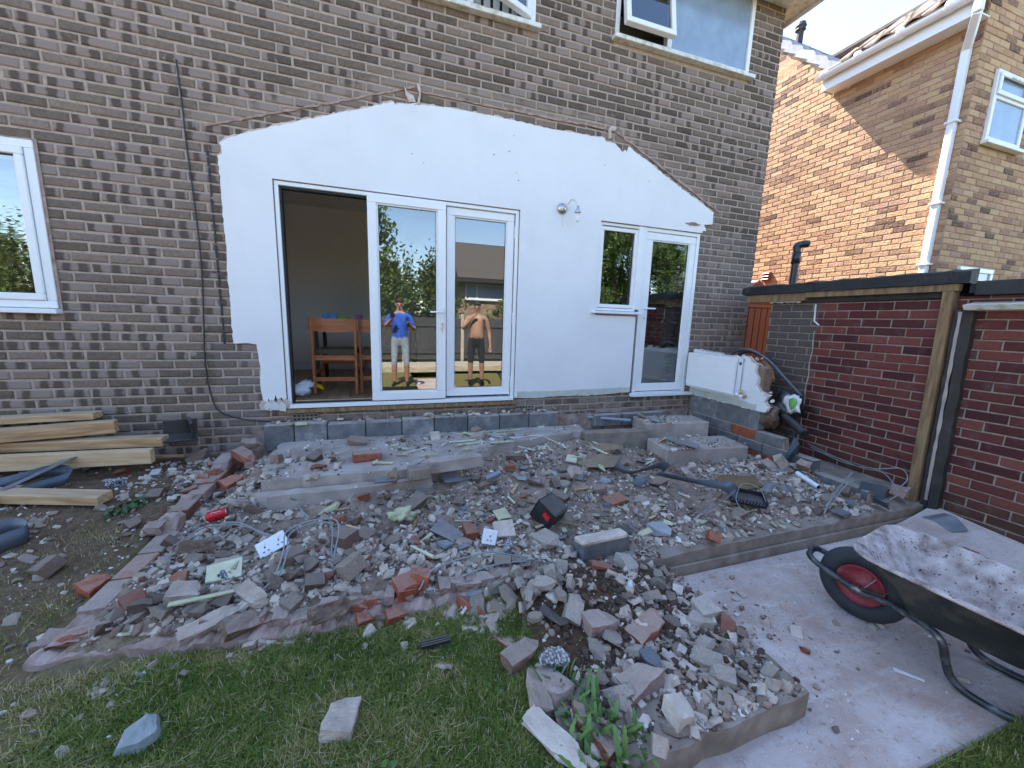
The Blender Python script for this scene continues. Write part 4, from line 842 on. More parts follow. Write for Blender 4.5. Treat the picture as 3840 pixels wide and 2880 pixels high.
# ---------------- footings, slabs ----------------
def chunk_mesh(name, mat, kind='hull', seed=0, size=(1, 1, 1), rough=0):
    r = random.Random(seed); b = bmesh.new()
    if kind == 'hull':
        for _ in range(13):
            v = Vector([r.gauss(0, 1) for _ in range(3)]).normalized(); v = Vector([math.copysign(abs(c)**0.6, c) for c in v])
            b.verts.new((v.x*.5*r.uniform(.8, 1), v.y*.5*r.uniform(.75, 1), v.z*.5*r.uniform(.8, 1)))
    elif kind == 'brick':      # one straight end, one broken end
        for sx in (-1, 1):
            for sy in (-1, 1):
                for sz in (-1, 1):
                    x = -.5+r.uniform(-.01, .02) if sx < 0 else .5-r.uniform(0, .38)
                    for _ in range(3 if r.random() < .6 else 1):
                        ch = .07 if sx < 0 else .16; b.verts.new((x-sx*r.uniform(0, ch), sy*(.5-r.uniform(0, ch)), sz*(.5-r.uniform(0, ch*1.2))))
        b.verts.new((.5, r.uniform(-.3, .3), r.uniform(-.3, .3)))
    elif kind == 'flake':
        n = r.randint(5, 7); 
        for i in range(n):
            a = 2*math.pi*i/n+r.uniform(-.3, .3); q = r.uniform(.36, .5); b.verts.new((q*math.cos(a), q*math.sin(a), -.5+r.uniform(0, .3))); b.verts.new((q*.85*math.cos(a), q*.85*math.sin(a), .5-r.uniform(0, .35)))
    res = bmesh.ops.convex_hull(b, input=b.verts[:]); bmesh.ops.delete(b, geom=[v for v in b.verts if not v.link_faces], context='VERTS')
    bmesh.ops.dissolve_limit(b, angle_limit=R_(8), verts=b.verts[:], edges=b.edges[:]); bmesh.ops.recalc_face_normals(b, faces=b.faces[:])
    for v in b.verts: v.co = Vector((v.co.x*size[0], v.co.y*size[1], v.co.z*size[2]))
    if rough:
        bmesh.ops.triangulate(b, faces=b.faces[:]); bmesh.ops.subdivide_edges(b, edges=b.edges[:], cuts=3, use_grid_fill=True)
        for v in b.verts:
            q = v.co*22+Vector((seed*3.1, 0, 0)); v.co += Vector((mnoise.fractal(q, 1, 2, 3), mnoise.fractal(q+Vector((9, 0, 0)), 1, 2, 3), mnoise.fractal(q+Vector((0, 9, 0)), 1, 2, 3)))*rough
    m = bpy.data.meshes.new(name); b.to_mesh(m); b.free(); m.materials.append(mat); return m
def put(name, me, loc, rot=(0, 0, 0), scale=(1, 1, 1), parent=None):
    o = bpy.data.objects.new(name, me); C.objects.link(o); o.location = loc; o.rotation_euler = rot; o.scale = scale
    if parent is not None: o.location = Vector(loc)-wloc(parent); o.parent = parent
    return o
# left brick footing: two headers wide, broken top
lf = thing('brick_footing', 'stub of red brick footing wall running from the house across the soil', 'footing', (1.44, -1.0, 0))
hb = [chunk_mesh('brick', M['redbrick'], 'brick', s, (.215, .1025, .065), .007) for s in range(5)]
hp = [chunk_mesh('brick', M['pinkbrick'] if 'pinkbrick' in M else M['redbrick'], 'brick', 30+s, (.215, .1025, .065), .008) for s in range(5)]
rbw = [brick_mesh('brick', .215, .065, M['redbrick'], .004, .006, .1025, 40+q) for q in range(5)]+[brick_mesh('brick', .215, .065, M['pinkbrick'], .004, .006, .1025, 50+q) for q in range(4)]
k = 0
for zc, ya, yb, xo in ((.052, -.12, -2.05, 0), (.127, -.22, -1.22, .004), (.195, -.2, -.45, .0)):
    y = ya-(.11 if k % 2 else 0)
    while y-.215 > yb:
        put('brick', rbw[k*5 % 9], (1.462+xo+random.uniform(-.004, .004), y-.107, zc), (random.gauss(0, .012), random.gauss(0, .02), math.pi/2+random.gauss(0, .012)), (1, 1, 1), lf); y -= .225; k += 1
for q in range(9): put('brick', (hb+hp)[q], (1.38+random.uniform(-.06, .03), -.35-.11*q+random.uniform(-.04, .04), .165-.008*q+random.uniform(0, .015)), (random.gauss(0, .15), random.gauss(0, .2), random.random()*6), (random.uniform(.4, .8), .9, .8), lf)
P = []; n = 70
for i in range(n+1):
    y_ = -.02-2.05*i/n; zt = .066+.075*sst(-1.26, -1.2, y_)+.06*sst(-.5, -.4, y_)
    for (x_, z) in ((1.345, -.1), (1.348, zt-.01), (1.37, zt+.006), (1.40, zt), (1.42, zt+.006), (1.45, zt-.008), (1.452, -.05)): P.append((x_+.010*fb(y_*2, x_*4, 3, 2), y_, z+((.016*fb(y_*4, x_*9, 2, 7)+random.uniform(-.004, .004)) if z > -.03 else 0)))
b = MB(); b.add(P, [(i*7+a, i*7+a+1, i*7+8+a, i*7+7+a) for i in range(n) for a in range(6)]); b.build('mortar_core', M['mortarbed'], lf)
# front footing, left half: scarred bed with brick halves
ff = thing('front_footing', 'low broken brick and mortar footing edging the lawn below the rubble', 'footing', (2.4, -2.12, 0))
P = []; n = 110
for i in range(n+1):
    x = 1.30+2.15*i/n; yy = -2.02-.12*sst(1.3, 2.4, x)
    for (dy, z) in ((-.10, -.03), (-.095, .020), (-.05, .035), (0, .028), (.06, .04), (.10, .02), (.1, -.03)): P.append((x, yy+dy+.014*fb(x*2, dy*3, 6, 2), z+(.030*fb(x*4, dy*12, 3, 5)+random.uniform(-.009, .009))*(z > 0)))
b = MB(); b.add(P, [(i*7+a, i*7+a+1, i*7+8+a, i*7+7+a) for i in range(n) for a in range(6)]); b.build('mortar_bed', M['mortarbed'], ff)
for i in range(46):
    x = 1.36+i*.045; yy = -2.02-.12*sst(1.3, 2.4, x)
    put('brick', (hb if random.random() < .3 else hp)[i % 5], (x, yy+random.uniform(-.01, .02), .035+random.uniform(-.02, .02)), (random.gauss(0, .12), random.gauss(0, .1), random.choice((0, math.pi))+random.gauss(0, .12)), (random.uniform(.3, .75), random.uniform(.6, 1), .8), ff)
# front footing, right half: cast concrete edge with a blockwork line behind it
cf = thing('concrete_footing', 'cast concrete footing edge in front of the rubble beside the path', 'footing', (5.2, -2.15, 0))
P = []; n = 50
for i in range(n+1):
    x = 3.62+3.25*i/n; e = .012*fb(x, 0, 5, 1)
    for (y, z) in ((-2.215, PZ-.05), (-2.212+e*.4, .025+e), (-2.15, .034+.02*fb(x, 1, 6, 2)), (-2.06, .03+.03*fb(x, 2, 5, 3)), (-2.0, -.02)): P.append((x, y, z))
b = MB(); b.add(P, [(i*5+a, i*5+a+1, i*5+6+a, i*5+5+a) for i in range(n) for a in range(4)]+[(0, 1, 2, 3, 4)]); b.build('edge', M['concrete'], cf)
b = MB(); b.box(3.64, 6.85, -2.232, -2.2155, PZ-.03, -.045); b.build('lower_lip', M['concrete'], cf, bev=.006)
bk = [brick_mesh('block', .43, .2, M['block'], .004, .008, .10, s) for s in range(4)]
# right blockwork footing, stepped down toward the front
rb = thing('block_footing', 'stepped grey concrete block footing under the radiator wall by the garage', 'footing', (6.5, -1, 0))
def block_row(parent, ox, z, y0, y1, h=.1, L=.44, mats=None):
    y = y0; k = 0
    while y > y1+.06:
        e = max(y-L, y1); m_ = MB(); m_.box(ox, ox+.10, e+.005, y-.005, z, z+h); q = m_.build('block', (M['orange'] if random.random() < .08 else M['block']), parent, bev=.004)
        y = e
BX = 6.40
block_row(rb, BX+.012, .345, -.02, -1.02, .205); block_row(rb, BX+.005, .235, -.1, -1.35, .1, .3); block_row(rb, BX-.002, .125, -.2, -1.62, .1, .3); block_row(rb, BX+.012, .015, -.3, -2.05, .1, .44)
m_ = MB(); m_.prism([(-.02, -.1), (-2.06, -.1), (-2.06, .10), (-1.62, .11), (-1.6, .205), (-1.33, .215), (-1.3, .325), (-1.0, .335), (-1.0, .535), (-.02, .545)], lambda a, c, d: (d, a, c), BX+.018, BX+.085); m_.build('mortar_joint', M['mortarbed'], rb)
m_ = MB(); m_.box(BX+.10, 6.86, -2.05, -.02, -.1, .11); m_.build('rubble_core', M['concrete'], rb)
# radiator wall stub
sw_ = thing('wall_stub', 'torn end of white plastered wall stub behind the radiator', 'wall', (6.5, -.5, .55))
st = [(-.026, .552), (-.98, .548), (-1.08, .552), (-1.10, .60), (-1.05, .66), (-1.085, .72), (-.99, .75), (-.94, .80), (-.945, .88), (-.90, .95), (-.905, 1.02), (-.85, 1.06), (-.80, 1.10), (-.55, 1.085), (-.2, 1.11), (-.026, 1.12)]
m_ = MB(); m_.prism(jagged(st, .04, .008), lambda a, c, d: (d, a, c), BX+.002, BX+.016); m_.build('plaster_face', M['plaster'], sw_)
m_ = MB(); m_.prism(jagged([(a-.018 if a < -.5 else a, c+.012) for a, c in st], .04, .012, 5), lambda a, c, d: (d, a, c), BX+.0165, BX+.03); m_.build('backing_coat', M['rawplaster'], sw_)
m_ = MB(); m_.prism([(-.03, .553), (-.96, .549), (-1.0, .60), (-1.0, 1.0), (-.03, 1.08)], lambda a, c, d: (d, a, c), BX+.031, BX+.13); m_.build('inner_block', M['brown'], sw_)
m_ = MB(); m_.prism(jagged([(-.03, .5535), (-.97, .55), (-.98, .615), (-.03, .63)], .05, .004, 8), lambda a, c, d: (d, a, c), BX-.003, BX+.0015); m_.build('skirting_mark', M['greenplaster'], sw_)
for k in range(26):
    y_ = random.uniform(-1.1, -.72); z_ = .56+random.random()*(.55 if y_ > -.95 else .2)
    if y_ > -.9 and z_ < .95: z_ = 1.0+random.random()*.12
    me = chunk_mesh('plaster_scrap', M['white' if k % 2 else 'rawplaster'], 'flake', 60+k, (random.uniform(.03, .08), random.uniform(.03, .07), .012)); put('plaster_scrap', me, (BX+random.uniform(.0, .10), y_, z_), (random.uniform(-1, 1), random.uniform(-1, 1), random.random()*6), (1, 1, 1), sw_)
# radiator
rd = thing('radiator', 'white ribbed panel radiator hung on the wall stub', 'radiator', (BX-.06, -.38, .66))
ry0_, ry1_, rz0, rz1 = -.77, -.05, .665, 1.085
m_ = MB(); P = []; n = 62
for i in range(n+1):
    y_ = ry0_+(ry1_-ry0_)*i/n; d = 0 if (i < 3 or i > n-3) else (.010 if (i % 2) else -.003)
    for (x, z) in ((BX-.085, rz0), (BX-.097+.004, rz0+.02), (BX-.097+d, rz0+.04), (BX-.097+d, rz1-.05), (BX-.097, rz1-.03), (BX-.088, rz1)): P.append((x, y_, z))
m_.add(P, [(i*6+a, i*6+a+1, i*6+7+a, i*6+6+a) for i in range(n) for a in range(5)]); m_.build('front_panel', M['rad'], rd)
m_ = MB(); m_.box(BX-.03, BX-.02, ry0_+.01, ry1_-.01, rz0+.01, rz1-.01); m_.build('back_panel', M['rad'], rd)
for (a, c) in ((ry0_, ry0_+.0015), (ry1_-.0015, ry1_)): m_ = MB(); m_.box(BX-.088, BX-.02, a, c, rz0+.01, rz1); m_.build('side_panel', M['rad'], rd)
m_ = MB(); m_.box(BX-.087, BX-.021, ry0_+.002, ry1_-.002, rz1-.004, rz1); m_.build('top_grille', M['rad'], rd)
m_ = MB(); m_.lathe([(.0, 0), (.017, 0), (.017, .002), (.0, .003)], (BX-.055, ry0_-.0005, rz1-.06), (0, -1, 0), 14); m_.build('tapping_hole', M['rubber'], rd)
m_ = MB(); m_.tube([(BX-.055, ry0_+.02, rz0+.02), (BX-.055, ry0_-.025, rz0+.02)], .02, 10); m_.lathe([(.0, 0), (.02, 0), (.02, .035), (.014, .045), (0, .045)], (BX-.055, ry0_-.05, rz0-.01), (0, 0, 1), 12); m_.build('valve', M['socket'], rd, smooth=True)
m_ = MB(); m_.tube([(BX-.055, ry0_-.05, rz0+.03), (BX-.055, ry0_-.05, rz0+.075)], .016, 10); m_.tube([(BX-.055, ry0_-.05, rz0+.01), (BX-.0, ry0_-.07, rz0+.005)], .015, 10); m_.build('valve_body', M['brass'], rd, smooth=True)
# concrete oversite slab and broken steps inside the footprint
b = MB(); sl_top = .28
b.prism(jagged([(1.80, -.168), (3.55, -.17), (4.75, -.19), (4.7, -.42), (3.75, -.62), (3.3, -.90), (2.9, -1.06), (1.86, -1.05), (1.78, -.6)], .08, .018), lambda a, c, d: (a, c, d), sl_top, .05)
tag(b.build('concrete_slab', M['slab']), 'dusty grey concrete slab strip beside the house wall blocks', 'slab')
b = MB(); b.prism(jagged([(1.80, -1.075), (2.9, -1.085), (3.0, -1.12), (2.5, -1.17), (1.92, -1.18)], .07, .012), lambda a, c, d: (a, c, d), .215, .04); tag(b.build('slab_lip', M['slab']), 'lower sloping concrete lip along the front of the dusty slab', 'slab')
def step(lab, c, L, W, z0, z1, rz, mat='slab'):
    b = MB(); b.obox((c[0], c[1], (z0+z1)/2), (L, W, z1-z0), (0, 0, rz), .006); o = b.build('concrete_step', M[mat], bev=.008, loc=(c[0], c[1], z0)); tag(o, lab, 'step', 'old concrete steps by the kitchen door'); return o
A = at('z', .33, 1388, 902); B = at('z', .33, 1540, 925)
step('upper concrete step below the kitchen door', (5.80, -.42), .76, .34, .10, .345, R_(-9)); step('lower front concrete step, chipped slab nearer the rubble', (5.74, -.90), .92, .36, .02, .225, R_(-7)); step('small concrete kerb piece left of the upper step', (5.02, -.50), .74, .14, .08, .285, R_(-5), 'concrete')
# block row along the house
br_ = thing('block_row', 'row of dark grey concrete blocks lying along the foot of the house wall', 'blocks', (3.0, -.13, .3))
xs = [1.66, 1.90, 2.17, 2.50, 2.83, 3.14, 3.48, 3.82, 4.15, 4.50]
for a, c in zip(xs[:-1], xs[1:]): b = MB(); b.box(a+.004, c-.004, -.165, -.055, .20, .435+random.uniform(-.012, .012)); b.build('block', M['block'], br_, bev=.006)
for a, c in ((4.98, 5.35), (5.36, 5.62), (5.63, 5.95)): b = MB(); b.box(a, c-.008, -.13, -.02, .22, .36); b.build('block', M['block'], br_, bev=.006)
for q in range(46):
    me = chunk_mesh('mortar_flake', M['pink' if q % 3 else 'brown'], 'flake', 500+q, (random.uniform(.03, .11), random.uniform(.03, .07), random.uniform(.01, .03))); put('mortar_flake', me, (random.uniform(1.66, 4.5), random.uniform(-.17, -.06), .445+random.uniform(0, .012)), (random.gauss(0, .2), random.gauss(0, .2), random.random()*6), (1, 1, 1), br_)
b = MB(); b.box(1.55, 6.38, -.054, -.009, .1, .36); b.build('mortar_fillet', M['mortarbed'], br_)
# step pad in front, with brick edging
pd = thing('step_pad', 'rubble covered concrete step pad between lawn and path', 'step', (3.75, -2.7, 0))
b = MB(); b.prism(jagged([(3.22, -2.95), (3.42, -3.10), (4.235, -3.085), (4.245, -2.7), (4.20, -2.3), (3.3, -2.3)], .1, .010), lambda a, c, d: (a, c, d), .0, -.16); b.build('slab', M['concrete'], pd)
for k, (x, y_, rz) in enumerate([(3.17, -2.52, 1.9), (3.25, -2.74, 1.95), (3.34, -2.95, 1.9), (3.60, -2.48, .25), (3.80, -2.65, .3), (3.62, -2.86, .2)]):
    put('brick', [hb, hp][k % 2][k % 5], (x, y_, .005+.015*(k > 2)), (random.gauss(0, .1), random.gauss(0, .08), rz), (1.02, 1.05, 1), pd)
# ---------------- named debris ----------------
def lay(me, vx, vy, z, rot=(0, 0, 0), scale=(1, 1, 1), name='brick', label=None, cat=None, group=None):
    p = snap(z, vx, vy, .02); o = put(name, me, p, rot, scale); return tag(o, label, cat, group)
def box_piece(name, label, cat, mat, vx, vy, z, size, rot, bev=.004, jit=.003, group=None):
    p = snap(z, vx, vy, .012); b = MB(); b.obox((0, 0, 0), size, rot, jit); o = b.build(name, M[mat], bev=bev); o.location = p; return tag(o, label, cat, group)
# timbers stacked by the wall (run out of view to the left)
G = 'old timbers stacked against the house'
def beam(p, q, w, h, lab, mat='timber', dusty=False):
    p, q = Vector(p), Vector(q); b = MB(); L = (q-p).length; b.box(-L, 0, -w/2, w/2, -h/2, h/2); o = b.build('timber_beam', M[mat], bev=.003); o.location = q
    o.rotation_euler = (random.gauss(0, .03), -math.asin((q-p).z/L), math.atan2((q-p).y, (q-p).x)); return tag(o, lab, 'beam', G)
def bend(vx, vy, z): return at('z', z, vx, vy)
e = at('y', -.10, 212, 896); beam((-1.6, -.07, e.z-.05), e, .11, .05, 'rearmost timber plank at the top of the stack with a pointed end')
e = at('y', -.20, 252, 920); beam((-1.5, -.44, e.z-.05), e, .07, .095, 'timber beam with white plaster dust caked on its sawn end')
e = at('y', -.28, 358, 951); beam((-1.0, -.14, e.z+.01), e, .10, .07, 'timber beam whose freshly sawn orange end points at the rubble')
e = at('y', -.40, 330, 984); beam((-1.6, -.36, e.z+.04), e, .06, .11, 'thick timber beam lying on edge behind the grey plastic strip')
e = snap(.13, 228, 1075, .045); beam((-.75, e.y+.40, .27), e, .105, .06, 'lowest timber beam lying on the soil with its end toward the lawn')
e = at('y', -.14, 230, 962); beam((-1.5, -.16, e.z), e, .10, .05, 'dark timber plank wedged in the middle of the stack', 'oldtimber')
e = bend(420, 992, .20); b = MB(); b.obox((0, 0, 0), (.20, .03, .02), (0, .1, .1)); o = b.build('timber_offcut', M['timber'], bev=.002); o.location = bend(365, 985, .2); tag(o, 'short thin timber offcut beyond the beam ends', 'offcut')
# grey plastic membrane strips on the left
def strip(name, label, pts, wv, mat='membrane', th=.003, cat='membrane'):
    b = MB(); q = [snap(p[2], p[0], p[1], .085 if p[0] > 1000 else .05) for p in pts]; q = curve_pts(q, 6)
    if isinstance(wv[0], (tuple, list)):
        ws = curve_pts(wv, 6); b.ribbon(q, [tuple(x) for x in ws], th)
    else: b.ribbon(q, wv, th)
    return tag(b.build(name, M[mat], smooth=True), label, cat)
strip('membrane_strip', 'wide grey plastic strip draped over the timber ends', [(200, 960, .33), (160, 985, .34), (110, 1010, .32), (50, 1038, .28), (-30, 1075, .24)], (.085, .07, .02))
strip('membrane_strip', 'curled lower loop of grey plastic strip by the timbers', [(-30, 1052, .26), (40, 1035, .28), (100, 1018, .29), (140, 1018, .27), (150, 1030, .24), (110, 1044, .22), (50, 1062, .20), (-30, 1092, .18)], (.02, .03, .075))
strip('membrane_strip', 'coil of dark plastic standing on the soil at the left edge', [(-20, 1185, .11), (20, 1168, .11), (55, 1155, .11), (58, 1142, .11), (30, 1138, .11), (-10, 1146, .11)], (0, 0, .10))
b = MB(); p = at('y', -.20, 385, 945); p.z = max(p.z, .2); b.obox((p.x, p.y, p.z), (.24, .16, .012), (.15, .1, .5)); b.obox((p.x+.08, p.y+.04, p.z+.07), (.02, .19, .13), (.1, -.1, .45)); b.obox((p.x-.02, p.y+.10, p.z+.06), (.22, .012, .13), (-.1, .05, .48)); tag(b.build('gutter_corner', M['blackplastic'], bev=.003), 'black plastic angle piece leaning at the foot of the brick wall', 'guttering')
for vx, vy, z, s, rz, lab in ((300, 940, .26, (.20, .10, .004), .1, 'white board sheet lying flat behind the black angle piece'), (335, 955, .22, (.12, .2, .004), .5, 'white sheet half under the orange ended timber'), (160, 1008, .16, (.16, .08, .004), .2, 'crumpled pale paper under the grey plastic strip')):
    box_piece('board_sheet', lab, 'sheet', 'white', vx, vy, z, s, (.05, .04, rz), 0)
# loose bricks
whole = [brick_mesh('brick', .215, .065, M['redbrick'], .003, .004, .1025, s) for s in range(3)]
hb2 = [chunk_mesh('brick', M['orange'], 'brick', 80+s, (.215, .1025, .065), .008) for s in range(4)]
bb2 = [chunk_mesh('brick', M['brown'], 'brick', 90+s, (.215, .1025, .065), .008) for s in range(4)]
pb2 = [chunk_mesh('brick', M['pink'], 'brick', 95+s, (.215, .1025, .065), .008) for s in range(4)]
box_piece('loose_brick', 'whole red brick lying on the dusty slab', 'brick', 'redbrick', 793, 984, .315, (.215, .1025, .068), (0, .03, .12))
lay(hb2[0], 508, 1040, .17, (.2, -.3, .7), (.75, 1.1, 1.2), 'loose_brick', 'tilted orange brick half inside the left footing', 'brick')
lay(hb2[1], 208, 1262, .05, (.3, -.2, 1.0), (.55, .95, 1.2), 'loose_brick', 'orange brick end resting outside the left footing corner', 'brick')
for k, (vx, vy, z, r, sc, m_, lab) in enumerate([(885, 1262, .07, (.1, -.1, .35), (.75, 1.05, 1.3), hb2[2], 'large broken orange brick on the front footing edge'), (912, 1245, .10, (.2, .1, 1.2), (.5, .9, 1.0), hb2[3], 'orange brick lump split off beside the large broken brick'),
    (545, 958, .30, (.2, .1, .1), (.75, 1, 1), bb2[0], 'dark topped brick on the end of the left footing'), (530, 985, .24, (.1, .3, -.6), (1.0, 1, 1), hb[1], 'long red brick slanting off the left footing'), (600, 993, .25, (1.5, .1, 1.2), (.45, 1, 1), bb2[1], 'small brown brick standing on the slab corner'),
    (1128, 1412, .03, (.05, -.05, .30), (.85, .8, .8), bb2[2], 'tan half brick lying on the lawn beside the speckled lump'), (738, 1550, .03, (.05, .04, 1.35), (.66, 1.05, .75), pb2[0], 'pink frogged brick half lying alone on the lawn'),
    (1160, 1488, .03, (.2, -.1, 1.45), (.85, .75, .7), pb2[1], 'long pale pink stone at the lawn edge left of the step'), (1205, 1600, .025, (.05, .05, -1.05), (1.25, .85, .45), pb2[2], 'large flat pink slab fragment among the weeds'),
    (1468, 1535, .05, (.1, .1, .1), (.45, .85, 1.1), pb2[3], 'squarish pale stone at the front of the step pad'), (400, 1280, .10, (.1, .2, .15), (.62, 1, .9), pb2[0], 'white faced brick half in the rubble near the left corner'), (548, 1285, .12, (.5, .5, -.6), (.75, .7, .8), pb2[1], 'pale brick half tipped up in the front rubble'),
    (430, 1180, .14, (1.2, .3, .4), (.9, .7, .8), bb2[3], 'brown brick standing on end behind the left footing'), (535, 1342, .06, (.6, .2, .6), (.85, .8, .9), bb2[0], 'brown brick lying across the front footing'), (460, 1340, .06, (.4, -.2, .35), (1.15, .7, .8), pb2[2], 'long pinkish brick on the front left footing'),
    (715, 1318, .10, (1.0, .2, .5), (.95, .7, .7), bb2[2], 'brown brick leaning behind the front footing'), (1300, 1340, .06, (.1, .1, .1), (.9, 1.0, .8), hp[2], 'pinkish brick half set in the step pad soil'), (855, 1330, .02, (.2, .1, .25), (.45, .6, .8), hb2[0], 'orange brick sliver in the grass below the front footing'),
    (788, 1338, .02, (.3, .1, .3), (.36, .55, .8), hb2[1], 'small orange brick chip in the grass below the front footing'), (1245, 1020, .18, (.5, .3, .4), (.75, .9, .9), pb2[3], 'reddish brick lump tilted in the middle of the rubble'), (1540, 1160, .08, (.4, .6, 1.2), (.35, .8, .9), hb2[2], 'orange brick shard on the concrete footing edge'),
    (1735, 1010, .16, (.3, .9, .6), (.7, 1.0, 1.2), hp[1], 'pinkish brick leaning beside the dark plastic flap'), (1690, 1000, .16, (.4, .8, -.5), (.75, 1.0, 1.2), pb2[1], 'pale brick half tipped against the lower step'), (1945, 1060, .13, (.1, .05, .2), (.6, 1, 1.2), hp[0], 'pinkish brick at the foot of the timber post'), (2095, 1195, -.08, (.1, .1, .3), (.42, .8, .8), hb2[3], 'small orange brick on the path by the barrow')]):
    lay(m_, vx, vy, z, r, sc, 'loose_brick', lab, 'brick')
me = chunk_mesh('slate', M['slate'], 'flake', 7, (.20, .17, .035), .004); lay(me, 303, 1586, .03, (.12, -.1, .9), (.8, .8, 1.1), 'slate_piece', 'grey green slate fragment lying alone on the lawn', 'slate')
me = chunk_mesh('lump', M['clinker'], 'hull', 8, (.15, .11, .08), .008); lay(me, 1192, 1425, .05, (.2, .1, .2), (1, 1, 1), 'block_lump', 'speckled black and white block lump at the lawn edge', 'block lump')
for vx, vy, z, s, k in ((435, 1080, .12, 1.2, 1), (490, 1240, .11, .9, 2), (250, 1045, .12, 1.0, 3), (1095, 1180, .1, .9, 4), (1520, 1570, .06, .4, 5), (930, 1275, .1, .5, 6)):
    me = chunk_mesh('lump', M['clinker'], 'hull', 20+k, (.13, .10, .07), .008); lay(me, vx, vy, z, (.3*k, .2, k), (s, s, s), 'block_lump', {1: 'speckled dark block lump inside the left footing', 2: 'speckled block lump in the rubble below the white socket', 3: 'speckled block lump on the soil beside the timbers', 4: 'speckled block lump near the black cable in the front rubble', 5: 'small blue grey lump at the front of the step pad', 6: 'small speckled lump behind the large orange brick'}[k], 'block lump')
# kerb pieces
box_piece('kerb_piece', 'mortar topped dark block lying on the front footing', 'kerb', 'block', 1300, 1180, .07, (.34, .10, .13), (0, 0, .10)); box_piece('kerb_mortar', 'crust of pink mortar on the dark block at the front footing', 'mortar', 'pink', 1300, 1160, .142, (.33, .09, .03), (0, .02, .10), .008, .008)
box_piece('kerb_piece', 'pale mortar coated kerb length in the middle of the rubble', 'kerb', 'slab', 985, 1000, .17, (.42, .09, .10), (0, 0, .10), .008, .008); box_piece('kerb_piece', 'pale kerb block standing left of the mortar coated length', 'kerb', 'concrete', 905, 1020, .15, (.16, .10, .09), (0, 0, .06), .008, .006)
box_piece('paving_slab', 'pale square paving fragment on edge beside the white socket', 'slab', 'pink', 1090, 1142, .14, (.13, .10, .03), (.7, .1, .1), .004, .006); box_piece('paving_slab', 'pinkish tile standing on the dusty slab by the blocks', 'tile', 'pink', 940, 943, .30, (.09, .12, .03), (.5, 0, .05), .005, .004)
# membrane scraps and ribbons in the rubble
strip('membrane_ribbon', 'dark plastic ribbon curling from the sand patch across the rubble', [(1345, 985, .30), (1335, 1005, .24), (1360, 1020, .22), (1395, 1012, .28), (1425, 1004, .31), (1440, 1012, .27), (1425, 1022, .22), (1470, 1032, .21), (1510, 1040, .22), (1545, 1046, .25), (1572, 1050, .27), (1582, 1064, .22), (1560, 1082, .17), (1535, 1095, .14), (1515, 1108, .12)], [(.02, -.045, .065), (.02, -.05, .06), (.0, -.06, .05), (.0, -.05, .06), (.0, -.04, .075), (.02, -.04, .07), (.0, -.06, .05), (.0, -.06, .055), (.0, -.055, .06), (.02, -.045, .07), (.03, -.035, .075), (.05, -.03, .065), (.075, -.02, .04), (.08, -.02, .03), (.085, -.02, .02)])
strip('membrane_ribbon', 'short black plastic ring beside the tray in the rubble', [(1655, 1062, .14), (1665, 1045, .18), (1690, 1045, .18), (1700, 1062, .14)], (.05, -.05, .0))
for k, (vx, vy, z, s, rot, lab) in enumerate([(985, 1030, .17, (.22, .12, .003), (.25, .1, .3), 'dark plastic sheet scrap behind the short grey pipe'), (835, 1035, .17, (.14, .09, .003), (.1, -.1, -.3), 'small dark plastic scrap beside the clod on the slab lip'), (968, 1147, .12, (.18, .10, .003), (.1, .2, -.7), 'blue grey plastic offcut flat in the front rubble'),
     (1475, 955, .27, (.30, .10, .003), (.3, .2, -.7), 'grey plastic scrap hanging over the lower step'), (1900, 1085, .10, (.14, .10, .008), (.2, .6, .3), 'dark plastic flap under the cables in the right corner'), (1815, 1105, .07, (.16, .09, .006), (.2, .1, .3), 'dark flattened plastic near the right end of the footing'), (1885, 1060, .12, (.16, .02, .12), (.1, .1, -.9), 'upright dark slab fragment by the right footing'),
     (1195, 1330, .04, (.05, .13, .006), (.1, .1, .5), 'narrow black plastic strip at the lawn edge below the pale stones'), (1085, 1268, .07, (.13, .04, .01), (.1, .1, .6), 'black ridged plastic strip beside the pale stones')]):
    box_piece('plastic_scrap', lab, 'plastic', 'membrane' if k not in (7, 8) else 'blackplastic', vx, vy, z, s, rot, 0, .012)
b = MB(); q = [at('z', .10, 1688, 1008), at('z', .12, 1722, 1000), at('x', 6.35, 1718, 945), at('x', 6.33, 1728, 960)]; b.add([q[0], q[1], q[3], q[2], Vector(q[0])+Vector((0, .01, .0)), Vector(q[1])+Vector((0, .01, 0)), Vector(q[3])+Vector((0, .01, 0)), Vector(q[2])+Vector((0, .01, 0))], [(0,1,2,3),(7,6,5,4),(0,4,5,1),(1,5,6,2),(2,6,7,3),(3,7,4,0)])
tag(b.build('plastic_flap', M['membrane']), 'dark triangular plastic flap leaning on the block footing', 'plastic')
# slotted black strip on the lawn
p = at('z', .025, 940, 1388); b = MB()
for k in range(3): b.obox((p.x, p.y+.012*(k-1), .028), (.125, .008, .012), (0, .03, .06))
b.obox((p.x, p.y, .022), (.125, .034, .004), (0, .03, .06)); tag(b.build('slotted_strip', M['blackplastic']), 'black slotted plastic strip lying in the grass', 'strip')
